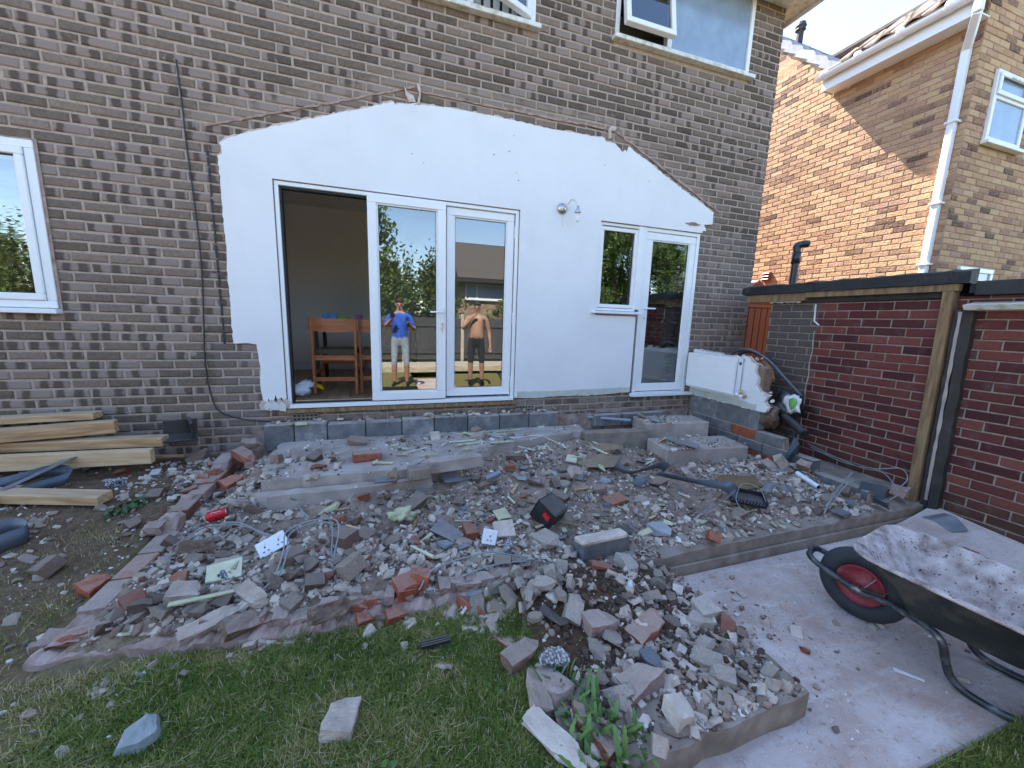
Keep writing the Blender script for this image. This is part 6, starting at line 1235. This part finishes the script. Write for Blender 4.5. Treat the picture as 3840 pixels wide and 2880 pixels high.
# ---------------- grass ----------------
def gdens(x, y):
    if x > 4.2: return 1.0 if y < -3.37 else 0
    if x > 3.25 and y > -3.14: return 0
    if 3.33 < x < 4.26 and y < -3.08: return 0
    if y > -2.18 and x > 1.25: return 0
    n = .5+.5*fb(x, y, 2.6, 21)
    g = sst(.22, .72, n+.22*(x-1.25)-.08)
    if y > -2.5: g *= (1-.85*sst(-2.4, -1.7, y))
    if y > -2.28: g *= .6
    return max(.04 if y < -1.6 else .012, g)
def blades(N, area, hs, name, label):
    xs = []
    while len(xs) < N:
        x, y = random.uniform(area[0], area[1]), random.uniform(area[2], area[3]); g = gdens(x, y)
        if random.random() < g and (inframe((x, y, 0), 60)): xs.append((x, y, H(x, y), g))
    A = np.array(xs); n = len(A); rg = rng
    cl = np.array([fb(a[0], a[1], 9, 31) for a in xs])
    h = (hs[0]+(hs[1]-hs[0])*rg.random(n)**2)*(1+.5*cl); az = rg.random(n)*6.283; bd_ = rg.normal(0, 1, n)*.9; w_ = rg.uniform(.0008, .0021, n)
    dx, dy = np.cos(az), np.sin(az); px, py = -dy, dx; B = A[:, :3].copy(); B[:, 2] -= .004
    lean = np.stack([dx, dy, np.zeros(n)], 1)
    def lvl(t, k): 
        c = B+lean*(np.abs(bd_)*h*t**2)[:, None]*.9; c[:, 2] += h*t*(1-.35*np.minimum(1, np.abs(bd_))*t); o_ = np.stack([px, py, np.zeros(n)], 1)*(w_*k)[:, None]; return c-o_, c+o_
    a0, b0 = lvl(0, 1); a1, b1 = lvl(.5, .85); a2, _ = lvl(1, 0)
    V_ = np.stack([a0, b0, b1, a1, a2], 1).reshape(-1, 3); i = np.arange(n)*5
    F_ = np.concatenate([np.stack([i, i+1, i+2], 1), np.stack([i, i+2, i+3], 1), np.stack([i+3, i+2, i+4], 1)])
    big = np.array([fb(a[0], a[1], 1.8, 61) for a in xs]); r = np.clip(.30+.18*rg.normal(0, 1, n)+.42*(1-A[:, 3])+.22*cl+.35*big, 0, 1); r = np.where(rg.random(n) < .07, .95, r)
    return tag(raw_mesh(name, V_, F_, M['grass'], rnd=np.repeat(r, 5)), label, 'grass', kind='stuff')
blades(130000, (-.6, 3.4, -3.75, -1.0), (.012, .045), 'lawn_grass', 'patchy short green grass of the lawn in front of the rubble')
blades(16000, (4.2, 5.9, -3.9, -3.37), (.014, .045), 'corner_grass', 'patch of short grass at the lower right edge of the path')
# ---------------- weeds ----------------
def leafmesh(seed, L, W_, tooth):
    r = random.Random(seed); n = 11; P = []; 
    for i in range(n+1):
        t = i/n; w_ = W_*math.sin(math.pi*min(1, t*.92+.04))**.8*(.45+.75*t)*(1-.35*(i % 2)*tooth); z = .55*L*t*(1-.75*t); x = L*t
        P += [(x, -w_/2, z+.12*w_), (x, 0, z), (x, w_/2, z+.12*w_)]
    m = bpy.data.meshes.new('leaf'); m.from_pydata(P, [], [(i*3+a, i*3+a+1, i*3+4+a, i*3+3+a) for i in range(n) for a in range(2)]); m.update(); m.shade_smooth(); return m
def weed(lab, x, y, n, L, mat='leaf', grp=None, tooth=1, up=.2, spread=.0, w=.22):
    t = thing('weed', lab, 'weed', (x, y, Hg(x, y)), grp)
    for k in range(n):
        me = leafmesh(k+n, L*random.uniform(.55, 1.1), L*w*random.uniform(.8, 1.2), tooth); me.materials.append(M[mat]); o = bpy.data.objects.new('leaf', me); C.objects.link(o); o.parent = t
        a = random.random()*6.28; o.location = (random.gauss(0, spread), random.gauss(0, spread), 0); o.rotation_euler = (random.gauss(0, .3), -random.uniform(-.1, up+.5), a)
for k, (vx, vy, n, L) in enumerate([(1285, 1560, 44, .14), (1330, 1600, 40, .14), (1240, 1535, 24, .12), (1370, 1645, 26, .12), (1290, 1635, 40, .14)]):
    p = at('z', 0, vx, vy); weed(['jagged leaved dandelion weed left of the step pad corner', 'dandelion weed at the step pad front corner', 'small dandelion weed above the flat pink slab fragment', 'dandelion weed at the bottom edge beside the path', 'dandelion weed beside the flat pink slab fragment'][k], p.x, p.y, n, L, spread=.04, up=.7, w=.18)
p = at('z', .03, 1215, 1475); weed('grassy tuft growing beside the brick edging of the step pad', p.x, p.y, 18, .14, tooth=0, up=.9, spread=.03, w=.07)
for k, (vx, vy) in enumerate([(280, 1130), (262, 1140), (300, 1122)]): p = at('z', .05, vx, vy); weed(['small ivy sprig against the left footing', 'second ivy sprig just left of the first', 'topmost ivy sprig against the left footing'][k], p.x, p.y, 14, .045, 'ivy', tooth=0, up=.5, spread=.035, w=.8)
for k in range(26):
    x, y = random.uniform(.4, 3.1), random.uniform(-3.5, -2.3); 
    weed('tiny broad leaved plant in the lawn', x, y, random.randint(4, 8), random.uniform(.025, .05), 'leaf', 'broad leaved plants in the lawn', 0, .3, .012, .5)
# ---------------- inside the house ----------------
FZ = .60
b = MB(); b.box(-2.93, 4.6, .2605, 7.7, FZ-.1, FZ-.012); b.box(4.72, 7.0, .2605, 7.7, FZ-.1, FZ-.012); b.build('floor', M['laminate'], house)
for i in range(9):
    for j in range(5):
        x0 = 1.0+i*.19; y0 = .275+j*.62+(.3 if i % 2 else 0); m_ = MB(); m_.box(x0+.002, x0+.188, y0+.002, y0+.616, FZ-.0115, FZ); m_.build('floor_plank', M['laminate'], house) if x0 < 2.6 and y0 < 2.2 else None
b = MB(); b.box(.9, 4.599, 2.40, 2.5, FZ-.01, 2.9); b.box(.9, .99, 2.0, 2.399, FZ-.01, 2.9); b.box(.9, .99, .2605, 1.999, 2.6, 2.9); b.box(4.6, 4.715, .2605, 7.7, FZ-.01, 2.9); b.build('room_wall', M['inwall'], house)  # gap in unseen left wall added to pass daylight in from the side opening
b = MB(); b.box(-2.93, 7.0, .2605, 7.7, 2.9, 2.98); b.build('ceiling', M['skirt'], house)
b = MB(); b.box(.991, 4.598, 2.382, 2.3995, FZ+.001, FZ+.13); b.build('skirting', M['skirt'], house, bev=.004)
# table
tb = thing('dining_table', 'dark legged dining table with brown top inside the open patio door', 'table', (2.45, 1.15, FZ))
TZ = 1.35
b = MB(); b.box(1.92, 3.1, .78, 1.55, TZ-.025, TZ); b.build('table_top', M['tabletop'], tb, bev=.004)
b = MB(); b.box(1.99, 3.03, .85, 1.48, TZ-.095, TZ-.0255); b.build('apron', M['blackpaint'], tb)
for x in (1.975, 3.045):
    for y in (.83, 1.49): b = MB(); b.beam((x, y, TZ-.026), (x+(.01 if x < 2 else -.01), y, FZ), .04, .04, up=(0, 1, 0)); b.build('leg', M['blackpaint'], tb)
def chair(x, y, rz, lab):
    t = thing('dining_chair', lab, 'chair', (x, y, FZ), 'teak dining chairs at the table', rz)
    def part(nm, mb, mat, **k): o = mb.build(nm, M[mat], **k); o.parent = t
    for sx in (-1, 1):
        b = MB(); b.beam((sx*.20, -.22, 0), (sx*.205, -.235, .78), .026, .03, up=(0, 1, 0)); part('back_leg', b, 'teak', bev=.004)
        b = MB(); b.beam((sx*.20, .20, 0), (sx*.20, .20, .43), .026, .026, up=(0, 1, 0)); part('front_leg', b, 'teak', bev=.004)
        b = MB(); b.beam((sx*.20, -.2, .22), (sx*.20, .19, .22), .018, .03); part('stretcher', b, 'teak')
    b = MB(); n = 10; P = []
    for i in range(n+1):
        t_ = i/n*2-1; y_ = -.245-.03*(1-t_*t_)+.0; z0 = .64+.02*t_*t_
        for (dy, z) in ((0, z0), (-.014, z0), (-.014, .775), (0, .775)): P.append((t_*.235, y_+dy+.02, z))
    b.add(P, [(i*4+a, i*4+(a+1) % 4, i*4+4+(a+1) % 4, i*4+4+a) for i in range(n) for a in range(4)]+[(0, 1, 2, 3), (4*n+3, 4*n+2, 4*n+1, 4*n)]); part('backrest', b, 'teak', smooth=False)
    b = MB(); b.beam((-.2, -.225, .16), (.2, -.225, .16), .02, .04); part('back_rail', b, 'teak'); b = MB(); b.beam((-.2, .2, .30), (.2, .2, .30), .02, .05); part('front_rail', b, 'teak'); b = MB(); b.beam((-.2, -.222, .38), (.2, -.222, .38), .02, .05); part('seat_rail', b, 'teak')
    b = MB(); b.obox((0, 0, .44), (.43, .43, .05)); part('seat', b, 'vinyl', bev=.018, seg=2)
chair(2.22, .60, R_(-4), 'nearest teak dining chair seen through the open patio door'); chair(2.66, .64, R_(-2), 'second teak dining chair half hidden by the patio leaf')
p = at('y', 1.0, 712, 683); b = MB(); b.add([(p.x-.07, 1.0, TZ+.001), (p.x+.07, 1.0, TZ+.001), (p.x+.07, 1.08, TZ+.001), (p.x-.07, 1.08, TZ+.001), (p.x-.08, .985, TZ+.085), (p.x+.08, .985, TZ+.085), (p.x+.08, 1.095, TZ+.085), (p.x-.08, 1.095, TZ+.085), (p.x-.075, .99, TZ+.085), (p.x+.075, .99, TZ+.085), (p.x+.075, 1.09, TZ+.085), (p.x-.075, 1.09, TZ+.085), (p.x-.06, 1.005, TZ+.02), (p.x+.06, 1.005, TZ+.02), (p.x+.06, 1.075, TZ+.02), (p.x-.06, 1.075, TZ+.02)],
    [(0,1,2,3)]+[(i, (i+1) % 4, 4+(i+1) % 4, 4+i) for i in range(4)]+[(4+i, 4+(i+1) % 4, 8+(i+1) % 4, 8+i) for i in range(4)]+[(8+i, 8+(i+1) % 4, 12+(i+1) % 4, 12+i) for i in range(4)]+[(12,13,14,15)])
tag(b.build('patterned_box', M['bluebox']), 'blue patterned open packet on the dining table', 'packet')
p = at('y', 1.0, 742, 690); b = MB(); b.box(p.x-.055, p.x+.055, .97, 1.05, TZ+.001, TZ+.052); tag(b.build('green_box', M['greenbox'], bev=.004), 'small bright green box on the dining table', 'box')
p = at('y', 1.0, 776, 690); b = MB(); b.lathe([(.03, 0), (.038, .06), (.043, .062), (.043, .07), (.036, .07), (.03, .01), (0, .01)], (p.x, 1.0, TZ+.001), (0, 0, 1), 16); tag(b.build('tub', M['pinktub'], smooth=False), 'small pink tub on the dining table', 'tub')
# packet and clog on the threshold
q = at('z', FZ+.05, 648, 845); pk = lump('nappy_packet', 'crumpled white printed packet on the floor inside the open door', 'packet', (q.x, q.y, FZ+.06), (.10, .07, .065), 'packet', 41, .35); pk2 = lump('nappy_packet', 'second white packet resting on the first inside the door', 'packet', (q.x+.05, q.y+.04, FZ+.11), (.07, .06, .045), 'packet', 44, .4)
q = at('z', FZ+.05, 682, 838); ck = thing('clog', 'yellow foam clog beside the white packet inside the door', 'shoe', (q.x, q.y, FZ))
b = bmesh.new(); bmesh.ops.create_uvsphere(b, u_segments=18, v_segments=10, radius=1)
for v in b.verts:
    x, y, z = v.co; w_ = .042*(1+.18*x); v.co = Vector((x*.085, y*w_, (z*(.042 if x > -.1 else .03) if z > 0 else z*.018)+.02))
bmesh.ops.rotate(b, verts=b.verts[:], matrix=Matrix.Rotation(.4, 3, 'Z') @ Matrix.Rotation(.5, 3, 'Y')); bmesh.ops.translate(b, verts=b.verts[:], vec=Vector((q.x, q.y, FZ+.045))); o = bm_obj(b, 'upper', M['yellowfoam'], ck); o.data.shade_smooth()
b = MB(); b.tube(curve_pts([(q.x-.03, q.y-.04, FZ+.07), (q.x-.07, q.y-.01, FZ+.12), (q.x-.05, q.y+.03, FZ+.10)], 5), .008, 6); b.build('heel_strap', M['yellowfoam'], ck, smooth=True)
for k in range(5): b = MB(); b.lathe([(.006, 0), (.006, .002)], (q.x+.02+.012*k-.03, q.y-.038, FZ+.05+.012*(k % 2)), (0, -1, .3), 8); b.build('vent_hole', M['rubber'], ck)
# kitchen
kt = thing('kitchen_unit', 'grey kitchen units with black worktop seen through the kitchen door', 'cabinet', (6.3, 1.0, FZ))
b = MB(); b.box(6.30, 6.90, .4, 2.6, FZ, FZ+.86); b.build('carcass', M['kgrey'], kt, bev=.003)
for k in range(3): b = MB(); b.box(6.281, 6.299, .42+k*.72, 1.10+k*.72, FZ+.1, FZ+.84); d_ = b.build('door', M['kgrey'], kt, bev=.003); b = MB(); b.box(6.262, 6.2805, .95+k*.72, .965+k*.72, FZ+.6, FZ+.75); b.build('handle', M['steel'], d_)
b = MB(); b.box(6.26, 6.92, .38, 2.62, FZ+.861, FZ+.90); b.build('worktop', M['kblack'], kt, bev=.003)
fr = thing('fridge', 'tall dark fridge inside the kitchen door', 'fridge', (5.5, 1.5, FZ)); b = MB(); b.box(5.2, 5.85, 1.3, 1.9, FZ+.01, FZ+1.25); b.build('cabinet', M['kblack'], fr, bev=.01); b = MB(); b.box(5.205, 5.845, 1.24, 1.295, FZ+.03, FZ+1.24); b.build('door', M['kblack'], fr, bev=.008); b = MB(); b.box(5.80, 5.82, 1.21, 1.238, FZ+.5, FZ+1.0); b.build('handle', M['steel'], fr)
b = MB(); b.lathe([(.03, 0), (.032, .10), (.028, .14), (.012, .17), (.012, .2), (0, .2)], (6.45, .8, FZ+.9005), (0, 0, 1), 14); tag(b.build('bottle', M['darktimber']), 'dark bottle on the kitchen worktop behind the door glass', 'bottle')
lump('towel', 'folded white towel on the kitchen window ledge', 'towel', (5.28, .17, 1.60), (.11, .05, .045), 'skirt', 51, .25); b = MB(); b.box(4.98, 5.45, .10, .255, 1.53, 1.56); b.build('window_board', M['skirt'], house)
# ---------------- behind the camera (seen mirrored in the glass) ----------------
# garden fence with pale concrete posts
for s, (x0, n) in enumerate([(-11.58, 12)]):
    for k in range(n):
        xa = x0+k*1.86; f_ = thing('garden_fence', 'dark board fence panel at the back of the garden', 'fence', (xa+.9, -8.6, 0), 'fence panels behind the photographer')
        for j in range(12): b = MB(); b.box(xa+.07+j*.145, xa+.205+j*.145, -8.62+.008*(j % 2), -8.60+.008*(j % 2), .12, 1.42); b.build('board', M['fence'], f_)
        b = MB(); b.box(xa+.06, xa+1.82, -8.598, -8.56, .3, .38); b.box(xa+.06, xa+1.82, -8.598, -8.56, 1.15, 1.23); b.build('rail', M['fence'], f_)
        b = MB(); b.box(xa-.05, xa+.05, -8.65, -8.55, 0, 1.55); tag(b.build('fence_post', M['sandstone'], bev=.01), 'pale concrete fence post at the back of the garden', 'post', 'fence posts behind the photographer')
b = MB(); b.box(-6, 11, -8.5, -6.6, -.02, .035); tag(b.build('back_patio', M['sandstone']), kind='structure')
b = MB(); b.box(-6, 11, -6.59, -6.45, -.02, .14); tag(b.build('low_stone_edge', M['sandstone'], bev=.01), 'low pale stone edge in front of the back patio', 'wall')
# house at the back
M['dtile'] = mk('dark_brown_roof_tile', [(0.2, (.055, .046, .040)), (0.8, (.11, .092, .080))], 6, .85, .4, 30, .01)
HB = thing('back_house', 'brick house with brown tiled roof beyond the back fence', 'house', (8.5, -15, 0))
b = MB(); b.box(6.0, 15, -20, -14, 0, 3.3); b.build('wall', brick_mat('back_house_brick', 'x', 0, 0, [(0, (.22, .15, .10)), (1, (.36, .26, .18))]), HB)
b = MB(); b.prism([(-13.6, 3.2), (-17, 5.3), (-20.4, 3.2), (-20.4, 3.1), (-13.6, 3.1)], lambda a, c, d: (d, a, c), 5.75, 15.2); r0 = b.build('roof', M['dtile'], HB)
for k in range(13): t = k/13; b = MB(); b.obox((10.45, -13.6-3.4*t-.13, 3.22+2.1*t+.1), (9.5, .30, .03), (-math.atan(2.1/3.4)-.08, 0, 0)); b.build('tile_course', M['dtile'], r0)
b = MB(); b.box(5.75, 15.2, -13.58, -13.45, 3.05, 3.2); b.build('gutter', M['felt'], HB)
for x in (6.35, 10.5):
    b = MB(); frame_rect(b, x, x+2.2, 2.32, 3.02, .06, -13.99, -13.93); b.box(x+.52, x+.58, -13.985, -13.935, 2.38, 2.96); wd_ = b.build('window', M['pvc'], HB); b = MB(); b.box(x+.05, x+2.15, -13.975, -13.97, 2.37, 2.97); b.build('pane', M['glass_frost'], wd_); b = MB(); b.box(x-.05, x+2.25, -13.995, -13.88, 2.27, 2.315); b.build('sill', M['pvc'], wd_)
# trees and hedge
def tree(name, lab, x, y, h, r, n, mat, zc=.45, cat='tree', grp='trees and hedges beyond the back fence', z0=0):
    t = thing(name, lab, cat, (x, y, 0), grp); b = MB(); tr = [(x, y, -.1)]
    for k in range(1, 6): tr.append((x+random.gauss(0, .12), y+random.gauss(0, .12), h*(.12 if z0 else .16)*k))
    b.tube(tr, [max(.03, .035*h*(1-.17*i)) for i in range(6)], 8)
    for k in range(7): a = random.random()*6.28; zz = h*random.uniform(.25, .7); b.tube([(x, y, zz), (x+math.cos(a)*r*.35, y+math.sin(a)*r*.35, zz+h*.1), (x+math.cos(a)*r*.75, y+math.sin(a)*r*.75, zz+h*.18)], [.012*h, .007*h, .003*h], 5)
    b.build('trunk', M['bark'], t); cl = [(random.gauss(0, .45), random.gauss(0, .45), random.uniform(z0, 1)) for _ in range(26)]
    C_ = []; 
    for _ in range(n):
        c = cl[random.randrange(26)]; q = np.array(c)+rng.normal(0, .13, 3); rr = math.hypot(q[0], q[1])
        wz = max(.5 if z0 else 0, math.sin(math.pi*min(1, max(.03, (q[2]*.85+.12)))))**.6; C_.append((x+q[0]*r*wz, y+q[1]*r*wz, h*(zc+(1-zc)*q[2]) if z0 == 0 else h*q[2]))
    C_ = np.array(C_); m = len(C_); u = rng.normal(0, 1, (m, 3)); u /= np.linalg.norm(u, axis=1)[:, None]; v = np.cross(u, rng.normal(0, 1, (m, 3))); v /= np.linalg.norm(v, axis=1)[:, None]
    s = rng.uniform(.05, .13, m)[:, None]*(h/5)**.5; V_ = np.stack([C_-u*s, C_+v*s*.5, C_+u*s, C_-v*s*.5], 1).reshape(-1, 3); i = np.arange(m)*4
    tag(raw_mesh('crown', V_, np.stack([i, i+1, i+2, i+3], 1), M[mat], t, rnd=np.repeat(rng.random(m), 4)), kind='stuff')
TL = [(-6.3, -10.3, 2.9, 1.9, 'tree2', 'hedge', 'leafy hedge mirrored in the left house window'), (-8.8, -10.5, 2.8, 1.9, 'tree', 'hedge', 'dark hedge at the far end of the back fence'), (-3.5, -10.6, 3.0, 2.2, 'tree2', 'hedge', 'rounded garden hedge at the far left beyond the back fence'), (-.6, -10.8, 2.7, 2.0, 'tree2', 'hedge', 'bright green hedge bush beyond the back fence'), (1.9, -11.0, 3.2, 1.5, 'tree2', 'hedge', 'tall bright hedge behind the photographer'), (3.2, -10.6, 3.1, 1.3, 'tree2', 'hedge', 'dense green hedge mirrored in the left patio leaf'), (4.5, -11.3, 3.2, 1.4, 'tree', 'hedge', 'darker hedge left of the back house'),
      (1.0, -15.0, 7.2, 2.2, 'tree', 'tree', 'tall loose tree above the hedge line'), (-5, -17, 7.5, 3.0, 'tree', 'tree', 'broad tree far left behind the hedges'), (10.2, -9.9, 3.6, 1.6, 'tree', 'hedge', 'dark hedge mirrored in the kitchen door'), (12.6, -11.5, 6.0, 2.4, 'tree', 'tree', 'garden tree mirrored in the kitchen window'), (7.9, -10.4, 2.3, 1.5, 'tree2', 'hedge', 'low green hedge below the back house window'), (15.5, -13, 6.5, 2.6, 'tree', 'tree', 'tall garden tree at the far right')]
for x, y, h, r, m_, nm, lab in TL: tree('garden_'+nm, lab, x, y, h, r, 9000 if nm == 'hedge' else 8000, m_, .1 if nm == 'hedge' else .3, nm, z0=.12 if nm == 'hedge' else 0)
# ---------------- people (mirrored) ----------------
def person(lab, loc, rz, J, mats, scale=1.0):
    """J: dict joint -> (pos, radius); skin over a connected skeleton; then split skin and clothing by region"""
    t = thing('person', lab, 'person', loc, None, rz)
    names = list(J['p']); idx = {n: i for i, n in enumerate(names)}
    m = bpy.data.meshes.new('body'); m.from_pydata([J['p'][n][0] for n in names], [(idx[a], idx[b]) for a, b in J['e']], []); o = bpy.data.objects.new('body', m); C.objects.link(o)
    o.modifiers.new('s', 'SKIN'); sv = m.skin_vertices[0].data
    for n in names:
        r = J['p'][n][1]; sv[idx[n]].radius = r if hasattr(r, '__len__') else (r, r)
    sv[idx['pelvis']].use_root = True
    sub = o.modifiers.new('u', 'SUBSURF'); sub.levels = 2; sub.render_levels = 2
    dg = bpy.context.evaluated_depsgraph_get(); me = bpy.data.meshes.new_from_object(o.evaluated_get(dg)); bpy.data.objects.remove(o)
    for mt in mats['m']: me.materials.append(M[mt])
    for p_ in me.polygons:
        p_.material_index = mats['f'](Vector(p_.center)); p_.use_smooth = True
    q = bpy.data.objects.new('body', me); C.objects.link(q); q.parent = t
    hx, hy, hz = J['p']['head'][0]
    b = bmesh.new(); bmesh.ops.create_uvsphere(b, u_segments=16, v_segments=12, radius=1)
    for v in b.verts: v.co = Vector((v.co.x*.082+hx, v.co.y*.098+hy-.012, v.co.z*.085+hz+.055)) if v.co.z > -.2 else Vector((v.co.x*.078+hx, max(v.co.y*.09, -.02)*1+hy-.03, -.2*.085+hz+.055+v.co.z*.02))
    hm = bpy.data.meshes.new('hair'); b.to_mesh(hm); b.free(); hm.materials.append(M['hair']); hm.shade_smooth(); ho = bpy.data.objects.new('hair', hm); C.objects.link(ho); ho.parent = t
    def feat(nm, c, s, mat):
        b = bmesh.new(); bmesh.ops.create_uvsphere(b, u_segments=8, v_segments=6, radius=1)
        for v in b.verts: v.co = Vector((v.co.x*s[0]+c[0], v.co.y*s[1]+c[1], v.co.z*s[2]+c[2]))
        mm = bpy.data.meshes.new(nm); b.to_mesh(mm); b.free(); mm.materials.append(M[mat]); mm.shade_smooth(); oo = bpy.data.objects.new(nm, mm); C.objects.link(oo); oo.parent = t
    for s in (-1, 1): feat('eye', (hx+s*.032, hy+.083, hz+.005), (.012, .008, .007), 'hair'); feat('ear', (hx+s*.078, hy-.01, hz-.01), (.012, .02, .03), 'skin'); feat('eyebrow', (hx+s*.032, hy+.088, hz+.026), (.02, .006, .004), 'hair')
    feat('nose', (hx, hy+.098, hz-.025), (.014, .016, .024), 'skin'); feat('mouth', (hx, hy+.086, hz-.065), (.024, .006, .006), 'canred')
    return t
def skeleton(larm, rarm, belly=.0):
    p = {'pelvis': ((0, 0, .95), (.155, .115)), 'waist': ((0, .02, 1.10), (.15, .12+belly)), 'chest': ((0, .01, 1.30), (.175, .125)), 'collar': ((0, 0, 1.44), (.12, .085)), 'neck': ((0, .005, 1.53), (.06, .06)), 'head': ((0, .02, 1.66), (.078, .092)), 'crown': ((0, .015, 1.745), (.06, .07))}
    e = [('pelvis', 'waist'), ('waist', 'chest'), ('chest', 'collar'), ('collar', 'neck'), ('neck', 'head'), ('head', 'crown')]
    for s, nm in ((-1, 'l'), (1, 'r')):
        p.update({nm+'hip': ((s*.10, 0, .88), (.095, .10)), nm+'knee': ((s*.12, .02, .49), (.062, .062)), nm+'calf': ((s*.125, .0, .34), (.058, .06)), nm+'ankle': ((s*.125, -.02, .09), (.036, .038)), nm+'heel': ((s*.13, .0, .04), (.04, .035)), nm+'toe': ((s*.15, .16, .03), (.04, .025))})
        e += [('pelvis', nm+'hip'), (nm+'hip', nm+'knee'), (nm+'knee', nm+'calf'), (nm+'calf', nm+'ankle'), (nm+'ankle', nm+'heel'), (nm+'heel', nm+'toe')]
        A_ = larm if s < 0 else rarm
        p.update({nm+'sho': ((s*.195, 0, 1.42), (.07, .07)), nm+'elb': (A_[0], (.046, .046)), nm+'fore': (tuple((Vector(A_[0])*.6+Vector(A_[1])*.4)), (.044, .042)), nm+'wri': (A_[1], (.028, .026)), nm+'palm': (A_[2], (.038, .022))})
        e += [('collar', nm+'sho'), (nm+'sho', nm+'elb'), (nm+'elb', nm+'fore'), (nm+'fore', nm+'wri'), (nm+'wri', nm+'palm')]
        pv = Vector(A_[2]); d = (pv-Vector(A_[1])).normalized(); sd = d.cross(Vector((0, 1, 0))).normalized() if abs(d.y) < .9 else Vector((1, 0, 0))
        for k in range(5):
            b0 = pv+sd*(.03-.018*k)+d*.02; tip = b0+d*(.06 if k < 4 else .03)*(1-.12*abs(k-1.5))+Vector((0, .015, 0))
            if k == 4: tip = pv+sd*-.05+d*.03; b0 = pv-sd*.035
            p[f'{nm}f{k}'] = (tuple(b0), (.011, .011)); p[f'{nm}t{k}'] = (tuple(tip), (.008, .008)); e += [(nm+'palm', f'{nm}f{k}'), (f'{nm}f{k}', f'{nm}t{k}')]
    return {'p': p, 'e': e}
# person facing local +Y; both look toward the house
J1 = skeleton(((-.30, .10, 1.20), (-.10, .20, 1.43), (-.04, .20, 1.50)), ((.27, -.02, 1.12), (.30, .05, .86), (.30, .07, .78)), .04)
pr1 = person('shirtless person in dark shorts, hand to mouth, mirrored in the right patio leaf', (4.62, -4.27, .0), .25, J1, {'m': ['skin', 'shorts', 'hair'], 'f': lambda c: 1 if (.47 < c.z < 1.02 and abs(c.x) < .245) else (2 if c.z < .10 else 0)})
J2 = skeleton(((-.27, .12, 1.22), (-.14, .26, 1.36), (-.10, .30, 1.42)), ((.29, .03, 1.16), (.24, .22, 1.22), (.20, .29, 1.27)))
pr2 = person('person in blue shirt holding up a phone, mirrored in the left patio leaf', (3.02, -4.42, .0), .12, J2, {'m': ['skin', 'shirt', 'denim', 'hair'], 'f': lambda c: 1 if (1.0 < c.z < 1.49 and (abs(c.x) < .24 or c.z > 1.24) and c.y < .16) else (2 if .42 < c.z <= 1.0 and abs(c.x) < .25 else (3 if c.z < .09 else 0))})
b = MB(); b.obox((2.86, -4.085, 1.47), (.075, .009, .15), (0, 0, .1)); tag(b.build('phone', M['phone'], bev=.003), 'black phone held up by the person in blue', 'phone')
